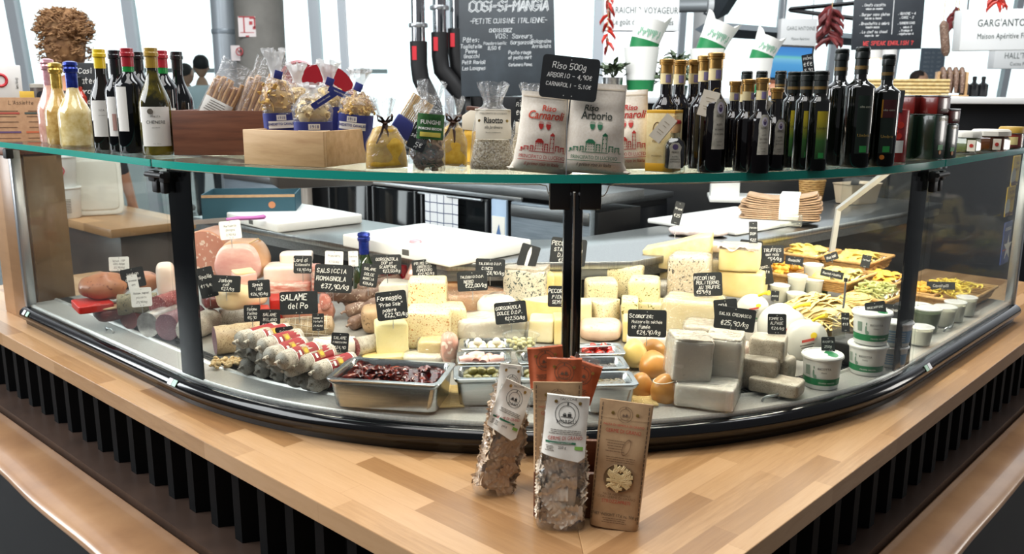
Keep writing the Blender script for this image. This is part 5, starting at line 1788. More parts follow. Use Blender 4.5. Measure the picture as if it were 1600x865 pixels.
for (x, y, r, m_, lab, L) in ((198, 517, .030, MEAT, 'dark bresaola end facing the side pane, left of the foil wrapped one', .12), (228, 530, .036, N('crumpled_foil', [(.3, '8E8A86'), (.7, 'D8D4CE')], 40, .2, .9, metal=.6), 'salami end wrapped in crumpled clear film and foil in the side pane', .12), (258, 535, .038, SALC2, 'thick purple red salami end beside the foil wrapped one', .14), (284, 540, .034, SALW, 'pale floured salami end nearest the left corner post', .14), (243, 497, .030, SALC, 'reddish cut coppa above the thick purple salami', .10)):
 q = at(x, y, .789 if y > 500 else .83)
 salami((q.x, q.y + .02, q.z), L, r, 75, m_, lab, cut=m_ if m_ not in (SALW,) else None, seed=int(x), tied=False)
cube(262, 470, None, 28, 56, .08, LARD, 'upright pale slab behind the side pane next to the corner post', 'cold cut', 'lard_slab', 0, 4, z=.86)

# ------------------------------------------------------------------ steel pans with antipasti
PANM = N('pan_steel', [(.3, 'A8AAAA'), (.7, 'C2C3C2')], 10, .22, metal=1.0, stretch=(1, 1, 20))
def pan(c, yaw, w, d, h, label, group='steel pans of antipasti'):
 t = thing('steel_pan', label, 'pan', c, yaw, group)
 r, th = .018, .004
 def ring(W_, D_, z, rad, n=5):
  out = []
  for (sx_, sy_, a0) in ((1, -1, -90), (1, 1, 0), (-1, 1, 90), (-1, -1, 180)):
   for k in range(n):
    a = radians(a0 + 90 * k / (n - 1))
    out.append((sx_ * (W_ / 2 - rad) + rad * cos(a), sy_ * (D_ / 2 - rad) + rad * sin(a), z))
  return out
 rings = [ring(w - .034, d - .034, .0015, .02), ring(w - .024, d - .024, .006, .02), ring(w - .014, d - .014, h - .014, .016), ring(w - .006, d - .006, h - .010, .014), ring(w, d, h - .004, .014), ring(w + .002, d + .002, h - .001, .014), ring(w, d, h, .013), ring(w - .020, d - .020, h, .016), ring(w - .026, d - .026, h - .006, .018), ring(w - .038, d - .038, .006, .018)]
 vs = [v for q in rings for v in q]
 n = len(rings[0])
 fs = []
 for j in range(len(rings) - 1):
  for k in range(n):
   fs.append((j * n + k, j * n + (k + 1) % n, (j + 1) * n + (k + 1) % n, (j + 1) * n + k))
 fs.append(tuple(range(n - 1, -1, -1)))
 fs.append(tuple(range((len(rings) - 1) * n, len(rings) * n)))
 MB().add(vs, fs).build('pan_body', PANM, t, ang=40)
 return t
def surface(t, w, d, z, m, amp=.004, freq=60, name='filling', n=16):
 return MB().grid(lambda u, v: ((u - .5) * (w - .042), (v - .5) * (d - .042), z + amp * noise.noise(Vector((u * w * freq, v * d * freq, z * 50)))), n, n).build(name, m, t, ang=60)
def on_top(name, label, cat, P_, builder, group):
 pass
OIL = CLEAR('oil_surface', 'F0DC9A', .06, .02, gain=.8)
A_, B_, C_, D_ = at(514, 590, .86), at(692, 601, .86), at(700, 566, .86), at(549, 560, .86)
cen = (A_ + B_ + C_ + D_) / 4
ya = atan2((B_ - A_).y, (B_ - A_).x)
bw, bd = (B_ - A_).length, (C_ - B_).length
t = pan((cen.x, cen.y, .7885), ya, bw, .16, .072, 'large steel pan of sun dried tomatoes in oil, in front of the pale cheeses', None)
TOM = N('dried_tomato', [(.3, '2E0C08'), (.5, '56170F'), (.7, '7E2E1A')], 50, .18, .5, coat=.7)
surface(t, bw, .16, .061, TOM, .010, 45, 'dried_tomatoes', 40)
mb = MB()
for i in range(16):
 x, y = rg.uniform(-.085, .085), rg.uniform(-.042, .042)
 M_ = TR((x, y, .062 + rg.uniform(0, .006)), rg.uniform(0, 6), rg.uniform(-.4, .4), rg.uniform(-.4, .4))
 mb.grid(lambda u, v: ((u - .5) * .034, (v - .5) * .020 * (1 - .8 * (2 * u - 1) ** 2), .004 * sin(u * 7) + .003 * cos(v * 6)), 8, 5, T=M_)
tag(mb.build('tomato_halves', TOM, t, ang=60), None, None, kind='stuff')
MB().box((0, 0, .0625), (bw - .044, .112, .001)).build('oil', CLEAR('red_oil', 'D9884A', .07, .02, gain=.8), t)
pr = heading(0) + radians(2)
GRP = 'steel pans of antipasti'
pans = []
def small(px, py, w, d, label, rz=pr):
 q = at(px, py, .858)
 q = q + Vector((-sin(rz), cos(rz), 0)) * (d / 2)
 return pan((q.x, q.y, .7885), rz, w, d, .070, label)
OLV = mixfood('green_olive', '5F5A2A', '857C3E', 12, 'A39A5A', 90, .15, rough=.2, wax=.6)
def olives(parent_pan, w, d, n, m, label, r=.0095, seed=1, name='olive', cat='olive', group='green olives in the front steel pan', egg=1.25):
 base_ = Vector(parent_pan.location)
 rz = parent_pan.rotation_euler[2]
 rg2 = random.Random(seed)
 proto = None
 nx = max(1, int((w - .044) / (r * 2.05)))
 ny = max(1, int((d - .044) / (r * 2.05)))
 cnt = 0
 for lay in range(2):
  for i in range(nx - lay):
   for j in range(ny - lay):
    if lay and rg2.random() < .45:
     continue
    x = -(w - .044) / 2 + r + (i + .5 * lay) * ((w - .044 - 2 * r) / max(1, nx - 1)) + rg2.uniform(-.001, .001)
    y = -(d - .044) / 2 + r + (j + .5 * lay) * ((d - .044 - 2 * r) / max(1, ny - 1)) + rg2.uniform(-.001, .001)
    z = .061 + lay * r * 1.2 + rg2.uniform(-.001, .001)
    P_ = base_ + Vector((x * cos(rz) - y * sin(rz), x * sin(rz) + y * cos(rz), z))
    if proto is None:
     proto = MB().blob((0, 0, -r), (2 * r * egg, 2 * r, 2 * r), 2, 6).build(name, m)
     o = proto
    else:
     o = proto.copy()
     COL.objects.link(o)
    o.location = P_
    o.rotation_euler = (rg2.uniform(0, 3), rg2.uniform(-.5, .5), rg2.uniform(0, 6))
    tag(o, label, cat, group)
    cnt += 1
 return cnt
p1 = small(754, 592, .124, .096, 'front left small steel pan filled with glossy green olives')
surface(p1, .124, .096, .060, OLV, .002)
olives(p1, .124, .096, 0, OLV, 'glossy green olive lying in the front left small steel pan')
p2 = small(757, 567, .124, .094, 'middle left small steel pan with rolled ham, behind the olives')
surface(p2, .124, .094, .058, N('brown_oil', [(.3, '7A5A34'), (.7, 'A07C4A')], 30, .15, coat=.6), .002)
for k, (dx, dy, yw, m_) in enumerate(((-.038, -.016, .2, HAMF), (-.010, -.012, 1.2, BACON), (.012, -.005, 1.5, BACON), (.028, -.014, .4, HAMF), (-.018, .014, .3, HAMF), (.004, -.022, 1.35, HAMF))):
 q = Vector(p2.location) + Vector((dx, dy, .056))
 o = thing('ham_roll', 'rolled slice of ham, %s in the middle left steel pan' % ('leftmost', 'centre, standing upright', 'upright beside the centre', 'rightmost', 'rear left', 'front centre')[k], 'cold cut', q, yw, 'ham rolls in the middle left steel pan')
 mb = MB()
 mb.tube([(-.018, 0, .010), (0, .001, .012), (.018, 0, .010)], [.010, .012, .010], 12)
 mb.build('roll', m_, o)
 mb = MB().tube([(.019, .006 * cos(a * .8) * (1 - a / 16), .010 + .006 * sin(a * .8) * (1 - a / 16)) for a in range(14)], .0012, 5)
 mb.build('spiral_end', LARD, o)
p3 = small(762, 545, .134, .096, 'rear left small steel pan with pale cheese balls under oil')
surface(p3, .134, .096, .060, N('yellow_oil', [(.3, 'B9A566'), (.7, 'D9C88C')], 10, .05, coat=.8), .0005)
olives(p3, .134, .096, 0, C_WHITE, 'pale little cheese ball under oil in the rear left steel pan', .0105, 3, 'cheese_ball', 'cheese', 'cheese balls under oil', 1.0)
p4 = small(848, 592, .112, .096, 'front small steel pan of olives hidden behind the paper pasta bags')
surface(p4, .112, .096, .058, OLV, .002)
olives(p4, .112, .096, 0, OLV, 'green olive in the steel pan behind the paper pasta bags', .0095, 5, group='green olives in the half hidden steel pan')
p5 = small(848, 567, .112, .094, 'middle small steel pan with dark olives near the black post')
surface(p5, .112, .094, .057, N('black_olives', [(.3, '15100D'), (.7, '38291F')], 60, .15, .6, coat=.7), .006, 90)
p6 = small(955, 602, .122, .096, 'front right small steel pan with brown dip beside the scamorza')
surface(p6, .122, .096, .059, N('olive_paste', [(.3, '4A3E26'), (.7, '6E5E38')], 50, .2, .5, coat=.6), .004, 80)
p7 = small(944, 576, .118, .094, 'middle right small steel pan with dark spread behind the front one')
surface(p7, .118, .094, .058, N('dark_spread', [(.3, '241C16'), (.7, '463626')], 50, .2, .5, coat=.6), .004, 80)
p8 = small(940, 553, .120, .094, 'rear right small steel pan with red stuffed peppers and tongs')
surface(p8, .120, .094, .057, N('pepper_oil', [(.3, '9C2016'), (.7, 'C8402A')], 50, .15, .3, coat=.7), .002)
olives(p8, .120, .094, 0, N('red_pepper', [(.35, 'B0140E'), (.6, 'D2301E'), (.72, 'F0E6D4')], 60, .15, coat=.8), 'round red stuffed pepper in the rear right steel pan', .0105, 7, 'stuffed_pepper', 'pepper', 'red stuffed peppers', 1.0)
q = Vector(p8.location)
t = thing('tongs', 'steel tongs lying across the pan of red peppers', 'tongs', q + Vector((-.02, -.01, .078)), radians(20))
for sg in (-1, 1):
 MB().tube([(-.10, 0, .004), (-.03, sg * .006, .003), (.05, sg * .012, .0), (.075, sg * .004, -.004)], [.004, .005, .004, .005], 8, flat=.35).build('arm', ALU, t)
# clear tub of artichokes standing on the rear pans
q = atY(814, 545, 2.02)
t = thing('plastic_tub', 'clear plastic tub of pale olives set on the rear steel pans', 'tub', q, 0)
MB().lathe([(.030, 0), (.033, .002), (.041, .034), (.046, .036), (.046, .038)], 28, caps=(True, False)).build('tub_body', CLEAR('tub_plastic', 'F4F6F2', .06, .05, haze=.06, gain=.7), t)
mb = MB()
for i in range(18):
 a, r_ = i * 2.4, .005 + .026 * sqrt((i % 9) / 9)
 mb.blob((r_ * cos(a), r_ * sin(a), .003 + .010 * (i // 9)), (.015, .014, .013), 2, 5)
tag(mb.build('pale_olives', mixfood('pale_olive', 'B9B07A', 'D6CFA2', 20, rough=.25, wax=.5), t), None, None, kind='stuff')
# straw mats under the pans
for (px, py, lab) in ((701, 634, 'straw mat showing between the large pan and the olive pan'), (1003, 632, 'straw mat under the right steel pans')):
 q = at(px, py, .7885)
 t = thing('straw_mat', lab, 'mat', (q.x, q.y + .06, .7885), pr)
 mb = MB()
 for k in range(22):
  mb.tube([(-.03, -.07 + .0064 * k, .003), (.03, -.07 + .0064 * k, .003)], .0028, 6)
 for x in (-.02, 0, .02):
  mb.tube([(x, -.07 + .0064 * k, .004 + .003 * (k % 2)) for k in range(22)], .0011, 5)
 mb.build('straws', N('straw', [(.3, 'C9A868'), (.7, 'E6CD92')], 40, .6), t)

# ------------------------------------------------------------------ cheeses, left of the post
cube(612, 561, 2.13, 50, 54, .075, C_PRIMO, 'pale square young cheese at the front with the black pepper sign stuck in', yaw=6, p=8)
cube(672, 546, 2.25, 68, 55, .11, C_CHILI, 'large cheese block with orange specks, lower of the stack', yaw=-8, p=9)
cube(669, 490, 2.25, 60, 50, .09, C_CHILI, 'speckled cheese block standing on the larger speckled block', yaw=-4, p=8)
cube(708, 531, 2.33, 36, 46, .09, C_CHILI, 'speckled cheese block right behind the lower speckled one', yaw=6, p=8)
cube(604, 569, 2.10, 76, 12, .07, C_YEL, 'flat yellow cheese piece at the foot of the pale front cheese', yaw=10, p=5)
cube(663, 570, 2.09, 64, 14, .06, C_WHITE, 'flat white wrapped cheese piece behind the large tomato pan', yaw=-4, p=4, wrapc=True)
cube(676, 560, 2.15, 40, 26, .07, C_YEL, 'small yellow wrapped cheese wedge below the large speckled block', yaw=-10, p=5, wrapc=True)
cube(702, 572, 2.06, 26, 48, .05, mixfood('wrapped_ham', 'C98F7E', 'E3B9A8', 16, 'F0DACB', 40, .25, wax=.4), 'upright pink wrapped ham piece left of the steel pans', 'cold cut', 'ham_piece', 5, 3.4, .006, wrapc=True)
cube(767, 532, 2.30, 104, 30, .11, C_WHITE, 'broad white creamy cheese slab behind the rear steel pan', yaw=3, p=5, amp=.006, wrapc=True)
cube(777, 505, 2.42, 58, 36, .09, C_WHITE, 'soft white wrapped cheese behind the blue cheese sign', yaw=0, p=3.2, amp=.008, wrapc=True)
cube(738, 494, 2.44, 104, 30, .13, C_TAL, 'orange rinded taleggio slab, lower of the two', yaw=2, p=6, wrapc=True)
cube(736, 464, 2.46, 100, 30, .13, C_TAL, 'orange rinded taleggio slab, upper of the two', yaw=4, p=6)
wedge(616, 478, 2.44, .135, 58, .062, C_WHITE, 'big white cheese wedge with sloping top behind the pale front cheese', 20)
cube(587, 524, 2.36, 42, 40, .09, C_RINDB, 'brown rinded cheese below the big white wedge', yaw=0, p=3.4)
cube(590, 486, 2.42, 70, 7, .10, CORK, 'thin wooden board between the brown rinded cheese and the white wedge', 'board', 'cheese_board', 8, 9, 0)
cube(650, 448, 2.52, 24, 18, .06, C_YEL, 'small yellow cheese piece behind the speckled stack', yaw=0, p=5)
cube(823, 480, 2.46, 64, 56, .10, C_BLUE, 'tall blue veined cheese with grey rind left of the black post', yaw=-12, p=8, rind=C_RIND)
cube(846, 456, 2.40, 36, 27, .07, C_YEL, 'yellow cheese piece leaning before the blue veined cheese', yaw=10, p=7)
cube(870, 457, 2.42, 20, 28, .06, C_YEL, 'narrow yellow cheese piece right behind the black post, upper', yaw=0, p=7)
wedge(852, 506, 2.34, .095, 80, .062, C_PALE, 'rounded pale cheese wedge under the pecorino sign', -14, C_YEL)
cube(847, 536, 2.26, 38, 34, .08, C_PALE, 'upright pale cheese slice just left of the black post', yaw=-6, p=8)
cube(872, 540, 2.24, 16, 40, .08, C_YEL, 'narrow yellowish slice touching the black post', yaw=4, p=8)
cube(800, 502, 2.38, 34, 22, .06, C_WHITE, 'crumpled clear wrapped cheese beneath the blue veined one', yaw=0, p=3, amp=.008, wrapc=True)
# ------------------------------------------------------------------ cheeses, right of the post
cube(923, 450, 2.52, 42, 36, .09, C_PEPPER, 'peppered cheese wedge standing behind the black post', yaw=12, p=8, rind=LARD)
cube(974, 468, 2.50, 62, 50, .12, C_HERB, 'tall herb flecked cheese in the back right of the post', yaw=-6, p=6)
cube(938, 481, 2.38, 50, 40, .09, C_HERB, 'herb flecked cheese half wheel, upper left of the group', yaw=8, p=5)
cube(1006, 474, 2.38, 48, 36, .09, C_OLIVE, 'olive studded cheese half wheel, upper right of the group', yaw=-6, p=5)
wedge(940, 514, 2.32, .10, 62, .066, C_HERB, 'herb flecked cheese wedge pointing forward below the half wheel', 180, None)
cube(912, 508, 2.36, 24, 34, .07, C_PALE, 'small pale cheese beside the post under the half wheel', yaw=0, p=5)
cube(983, 505, 2.34, 26, 34, .08, C_OLIVE, 'olive studded cheese slice in the middle of the group', yaw=0, p=7)
cube(1020, 496, 2.36, 46, 22, .09, C_OLIVE, 'flat olive studded cheese under the right half wheel', yaw=-8, p=6)
cube(938, 536, 2.27, 64, 26, .12, mixfood('pink_rind', 'D9B59C', 'E9CDB6', 20, 'C99A7C', 60, .2, bmp=.4), 'pinkish rinded cheese wheel behind the pan of red peppers', yaw=0, p=3.6)
cube(985, 536, 2.25, 26, 34, .08, C_YEL, 'pale yellow cheese block left behind the scamorza sign', yaw=0, p=7)
cube(1010, 552, 2.18, 60, 26, .09, C_WHITE, 'broad white cheese slab under the scamorza sign', yaw=-3, p=6)
cube(1082, 522, 2.24, 92, 50, .12, C_PALE, 'large pale cheese block with creased wrapping behind the grey white blocks', yaw=-8, p=9, wrapc=True)
# parmesan, upright
Yp = 2.60
poly = [(1006, 389), (1014, 414), (1046, 417), (1106, 417), (1109, 362), (1088, 366), (1050, 378)]
c0 = atY(1058, 417, Yp)
t = thing('parmesan_wedge', 'big upright parmesan wedge with sloping top edge', 'cheese', c0, face(c0, -6))
kk = mpp(c0)
MB().prism([((x - 1058) * kk, (417 - y) * kk) for x, y in poly], -.05, .05, T=TR(rx=pi / 2), bev=.004).build('paste', C_PARM, t, ang=40)
MB().box(((1108.5 - 1058) * kk, 0, 27 * kk), (.004, .096, 54 * kk), .001).build('rind', C_YEL, t)
cube(1031, 445, 2.60, 36, 28, .10, C_PARM, 'lower parmesan block under the upright wedge', yaw=0, p=8)
cube(1076, 470, 2.42, 62, 68, .10, C_TRUF, 'tall truffle cheese with dark specks, before the parmesan', yaw=-10, p=7, wrapc=True)
cube(1036, 466, 2.52, 28, 24, .06, C_WHITE, 'small wrapped white cheese between the olive studded and truffle cheeses', yaw=0, p=4, wrapc=True)
cube(1116, 396, 2.62, 22, 16, .05, LARD, 'small pinkish cheese end behind the parmesan', yaw=0, p=4)
cube(1160, 466, 2.46, 68, 40, .13, C_YEL, 'broad yellow mountain cheese block, lower of the right stack', yaw=-10, p=9)
cube(1155, 425, 2.46, 62, 36, .12, C_YEL, 'yellow mountain cheese block on top of the right stack', yaw=-4, p=8, rind=C_RIND)
cube(1114, 436, 2.56, 22, 26, .07, C_PALE, 'pale wrapped cheese end left of the right stack', yaw=0, p=4, wrapc=True)
q = atY(1150, 388, 2.50)
t = thing('wrapping_paper', 'crumpled pinkish wrapping paper on the topmost mountain cheese', 'paper', q, face(q))
MB().grid(lambda u, v: ((u - .5) * .105, (v - .5) * .09, .004 + .012 * abs(noise.noise(Vector((u * 6, v * 6, 3)))) + .006 * sin(u * 12) * (1 - v)), 20, 16).build('sheet', N('pink_paper', [(.3, 'CFB4B0'), (.7, 'E6D2CC')], 30, .6), t, ang=180)
# scamorza
for (px, py, Y, w, h, m_, lab, yw) in ((993, 577, 2.04, 40, 46, C_SCAM, 'round yellow scamorza on top of the smoked ones', 0), (1022, 594, 1.96, 46, 44, C_SMOKE, 'wrinkled orange smoked scamorza on the right of the yellow one', 20), (1003, 632, 1.86, 40, 48, C_SMOKE, 'smoked scamorza at the bottom left, half behind its neighbour', 0), (1039, 638, 1.82, 44, 52, C_SMOKE, 'egg shaped smoked scamorza tied with string at the front', 0), (1022, 568, 2.08, 40, 36, C_SMOKE, 'smoked scamorza behind the yellow round one', 0)):
 q = atY(px, py, Y)
 k = mpp(q)
 t = thing('scamorza', lab, 'cheese', q + Vector((0, .02, 0)), radians(yw), 'scamorza cheeses')
 MB().blob((0, 0, 0), (w * k, w * k * .95, h * k), 2, 14, .004, 22, px, warp=lambda w_: (w_.x * (1 - .16 * w_.z / .03), w_.y * (1 - .16 * w_.z / .03), w_.z)).build('body', m_, t)
 if 'tied' in lab:
  MB().tube([(w * k * .40 * cos(a), w * k * .40 * sin(a) - .002, h * k * .82 + .004 * cos(a)) for a in [2 * pi * j / 20 for j in range(20)]], .0012, 6, closed=True).build('string', P('net_string', 'E8DFCC', .8), t)
# grey-white wrapped blocks
cube(1103, 641, 1.79, 92, 36, .10, C_SALVA, 'greyish white wrapped cheese block lying at the bottom of the stack', yaw=-8, p=9, wrapc=True)
cube(1072, 598, 1.815, 62, 66, .085, C_SALVA, 'greyish white wrapped cheese leaning at the left on the bottom block', yaw=14, p=9, wrapc=True, roll=4, rind=C_RIND)
cube(1130, 592, 1.85, 56, 60, .09, C_SALVA, 'greyish white wrapped cheese standing at the right on the bottom block', yaw=-6, p=9, wrapc=True, rind=C_RIND)
cube(1108, 532, 2.10, 80, 20, .10, C_RIND, 'pinkish grey rinded cheese lying behind the two wrapped blocks', yaw=-8, p=5, wrapc=True)
cube(1161, 598, 1.98, 18, 60, .05, mixfood('pink_wrap', 'D9BFB4', 'E8D6CC', 14, wax=.5), 'pinkish film wrapped cheese edge right of the wrapped blocks', yaw=0, p=4, wrapc=True)
cube(1212, 619, 1.885, 78, 22, .07, C_RIND, 'long grey rinded cheese slab lying along the grille', yaw=-16, p=6)
cube(1187, 604, 1.905, 54, 42, .07, C_RIND, 'square grey rinded cheese in shiny film, lower left of its stack', yaw=-10, p=7, wrapc=True)
cube(1226, 594, 1.93, 24, 32, .06, C_RIND, 'small grey rinded piece at the right of the square one', yaw=-20, p=4)
cube(1199, 566, 1.93, 54, 36, .07, C_RIND, 'grey rinded cheese on top of the square one', yaw=-8, p=7)

# ------------------------------------------------------------------ mozzarella bags, tubs, fresh pasta
MOZ = P('milky_bag', 'DAD8CE', .22, coat=.4)
def moz(px, py, Y, w, h, label, yaw=0, seed=0, lean=0, knot=(.3, 1.0)):
 q = atY(px, py, Y)
 k = mpp(q)
 W_, H_ = w * k, h * k
 t = thing('mozzarella_bag', label, 'food bag', q + Vector((0, W_ * .4, 0)), face(q, yaw), 'printed mozzarella bags', ry=radians(lean))
 b = MB().blob((0, 0, 0), (W_, W_ * .85, H_), 2.2, 14, .006, 22, seed).build('bag', MOZ, t)
 sf = lambda x, z: (x, -W_ * .425 * sqrt(max(.02, 1 - (2 * x / W_) ** 2 - ((z - H_ / 2) / (H_ / 2)) ** 2)) - .0045, z)
 def spot(cx, cz, a, b_, m_, nm, e=0):
  MB().grid(lambda u, v: (lambda s_: (s_[0], s_[1] - e, s_[2]))(sf(cx + a * (u * 2 - 1) * sqrt(max(0, 1 - (2 * v - 1) ** 2)), cz + b_ * (2 * v - 1))), 7, 9).build(nm, m_, b)
 def strip(cx, cz, a, b_, m_, nm, e):
  MB().grid(lambda u, v: (lambda s_: (s_[0], s_[1] - e, s_[2]))(sf(cx + a * (u * 2 - 1), cz + b_ * (2 * v - 1) + (u - .5) * a * .5)), 7, 4).build(nm, m_, b)
 spot(W_ * .24, H_ * .70, W_ * .07, H_ * .07, P('moz_yellow', 'E8C838', .4), 'yellow_print')
 strip(W_ * .12, H_ * .60, W_ * .14, H_ * .030, P('moz_red', 'B8443A', .4), 'red_print', .0012)
 for k_ in range(3):
  strip(W_ * .10, H_ * (.50 - .055 * k_), W_ * (.16 - .03 * k_), H_ * .010, P('moz_black', '4A443C', .4), 'dark_print', .0010)
 spot(W_ * .20, H_ * .25, W_ * .035, H_ * .04, P('moz_mark', '6A9A78', .4), 'round_mark', .0008)
 mb = MB()
 mb.tube([(W_ * knot[0] * .5, 0, H_ * .95), (W_ * knot[0], 0, H_ * 1.04), (W_ * knot[0] * 1.6, -.004, H_ * 1.10)], [.006, .005, .011], 9, flat=.6)
 mb.build('yellow_knot', P('yellow_clip', 'E9C81E', .4), t)
 return t
moz(1180, 508, 2.24, 50, 46, 'mozzarella bag at the back, left of the three, behind the black sign', -10, 1)
moz(1224, 556, 2.12, 74, 76, 'mozzarella bag in the middle behind the small tomme sign', 6, 2, 6)
moz(1268, 572, 2.04, 64, 70, 'mozzarella bag at the front right beside the white tub', -8, 3, -4)
TUBW = P('tub_white', 'F2F2EE', .3, coat=.2)
def tub(px, py, z, r, h, label, yaw=0, blue=False, lidgreen=True):
 q = at(px, py, z)
 q = q + Vector((q.x, q.y, 0)).normalized() * r
 q.z = z
 t = thing('cheese_tub', label, 'tub', q, face(q, yaw), 'white plastic cheese tubs')
 MB().lathe([(r * .80, 0), (r * .84, .003), (r * .96, h * .90), (r * .96, h * .92)], 36).build('tub_body', TUBW, t)
 MB().lathe([(r * 1.0, h * .90), (r * 1.05, h * .91), (r * 1.05, h * .96), (r * 1.0, h), (r * .93, h), (r * .92, h * .975), (0, h * .975)], 36, caps=(False, True)).build('lid', TUBW, t)
 def rr(z_):
  return r * (.84 + .12 * min(1, z_ / (h * .9))) + .0006
 sf = lambda x, z_: (rr(z_) * sin(x / r), -rr(z_) * cos(x / r), z_)
 gm = P('tub_green', '1E7A4A', .4) if not blue else P('tub_blue', '8FB0CC', .4)
 MB().grid(lambda u, v: sf((u - .5) * r * 2.9, h * (.14 if not blue else .16) + v * h * (.20 if not blue else .52)), 20, 4).build('printed_band', gm, t)
 if not blue:
  print_text('tub_print', 'ricotta vaccina', r * .16, PAPER, t, lambda a, b: (sf(a, b)[0] * 1.008, sf(a, b)[1] * 1.008, b), x=r * .35, z=h * .20)
  print_text('tub_print', 'RICOTTA', r * .17, DKG, t, sf, x=r * .15, z=h * .62)
  print_text('tub_print', 'fresca', r * .12, DKG, t, sf, x=r * .15, z=h * .52)
  mb = MB()
  for k in range(9):
   mb.grid(lambda u, v: sf(-r * .95 + k * r * .035 + u * r * .02, h * .42 + v * h * .30), 2, 3)
  mb.build('bar_code', P('grey_green_print', '7C9A88', .5), t)
  mb = MB()
  for (cx_, cz_, a, b_) in ((-.42, .50, .05, .13), (-.40, .68, .035, .05), (-.34, .40, .10, .07)):
   mb.grid(lambda u, v: sf(r * (cx_ + a * (2 * u - 1) * sqrt(max(0, 1 - (2 * v - 1) ** 2))), h * (cz_ + b_ * (2 * v - 1))), 6, 7)
  mb.build('sheep_drawing', P('grey_green_print', '7C9A88', .5), t)
  if lidgreen:
   MB().grid(lambda u, v: ((.25 + .50 * v) * r * cos(-.6 + u * 2.0), (.25 + .5 * v) * r * sin(-.6 + u * 2.0) - r * .1, h * .9765), 14, 4).build('lid_print', gm, t)
 else:
  for k in range(4):
   MB().grid(lambda u, v: (lambda s_: (s_[0] * 1.01, s_[1] * 1.01, s_[2]))(sf((u - .5) * r * 1.4, h * (.26 + .1 * k) + v * h * .03)), 10, 2).build('print_line', PAPER, t)
 return t
tub(1281, 611, ZD + .0012, .046, .080, 'white cheese tub with green print standing alone at the front of the deck', 0)
tub(1352, 589, ZD + .0012, .046, .076, 'white cheese tub with green band, lower of the stacked pair', -14, lidgreen=False)
q = at(1352, 589, ZD + .0012)
q2 = q + Vector((q.x, q.y, 0)).normalized() * .046
t = tub(1352, 589, ZD + .0012, .046, .080, 'white cheese tub with green lid print, upper of the stacked pair', 8)
t.location = (q2.x + .004, q2.y + .002, ZD + .0785)
tub(1391, 576, ZD + .0012, .038, .055, 'pale blue printed tub, lower of the pair behind the white stack', 0, True)
q = at(1391, 576, ZD + .0012)
q2 = q + Vector((q.x, q.y, 0)).normalized() * .038
t = tub(1391, 576, ZD + .0012, .040, .062, 'pale blue printed tub, upper of the pair behind the white stack', 0, True)
t.location = (q2.x + .004, q2.y, ZD + .0575)
# tray under the tubs
cube(1330, 572, 2.14, 60, 34, .10, BLKM, 'low black crate wall behind the white tubs', 'crate', 'black_crate', -30, 9, 0)
q = atY(1308, 548, 2.16)
t = thing('plastic_scoop', 'clear plastic scoop standing upright between mozzarella and the tub stack', 'scoop', q, face(q))
MB().lathe([(.014, 0), (.016, .005), (.017, .085), (.012, .100), (.006, .104)], 16, ax=(1, .6)).build('scoop_body', CLEAR('tub_plastic', 'F4F6F2', .06, .05, haze=.06, gain=.7), t)
# nests of tagliatelle
TAGL = N('fresh_tagliatelle', [(.3, 'D2B468'), (.7, 'E6D094')], 20, .6)
q = atY(1285, 512, 2.36)
t = thing('tagliatelle_heap', 'heap of fresh tagliatelle nests behind the mozzarella bags', 'pasta', q + Vector((.0, .06, 0)), 0)
rg = random.Random(3)
mb = MB()
for i in range(230):
 a, rr_ = rg.uniform(0, 2 * pi), rg.uniform(0, 1) ** .6
 cx_, cy_ = .115 * rr_ * cos(a), .085 * rr_ * sin(a)
 hz = .075 * (1 - rr_ ** 1.6) + .012
 L, ph = rg.uniform(.05, .09), rg.uniform(-.5, .9)
 cu = rg.uniform(-.02, .02)
 pts = [(cx_ + L * (k / 8 - .5) * cos(ph) - cu * sin(pi * k / 8) * sin(ph), cy_ + L * (k / 8 - .5) * sin(ph) + cu * sin(pi * k / 8) * cos(ph), max(.003, hz - .018 * (2 * k / 8 - 1) ** 2 + rg.uniform(-.002, .002))) for k in range(9)]
 mb.tube(pts, .0042, 6, flat=.4)
mb.blob((0, 0, 0), (.20, .14, .07), 2.2, 10)
tag(mb.build('ribbons', TAGL, t), None, None, kind='stuff')
q = atY(1348, 488, 2.46)
t = thing('tagliolini_heap', 'smaller heap of thin fresh pasta right of the tagliatelle', 'pasta', q + Vector((0, .05, 0)), 0)
mb = MB()
for i in range(150):
 a, rr_ = rg.uniform(0, 2 * pi), rg.uniform(0, 1) ** .6
 r0 = rg.uniform(.012, .03)
 pts = [(.06 * rr_ * cos(a) + r0 * cos(k * .7 + i), .05 * rr_ * sin(a) + r0 * sin(k * .7 + i), .004 + .036 * (1 - rr_ ** 2) + .003 * sin(k + i)) for k in range(8)]
 mb.tube(pts, .0018, 5)
mb.blob((0, 0, 0), (.12, .10, .034), 2.2, 8)
tag(mb.build('strands', TAGL, t), None, None, kind='stuff')
q = atY(1318, 476, 2.36)
t = thing('spatula', 'steel spatula handle standing in the pasta', 'utensil', q, face(q))
MB().tube([(0, 0, -.01), (.001, .004, .03), (.0, .01, .065)], [.004, .0045, .003], 8, flat=.4).build('blade', ALU, t)
MB().tube([(0, .01, .064), (0, .012, .075)], .005, 8).build('handle', BLKM, t)
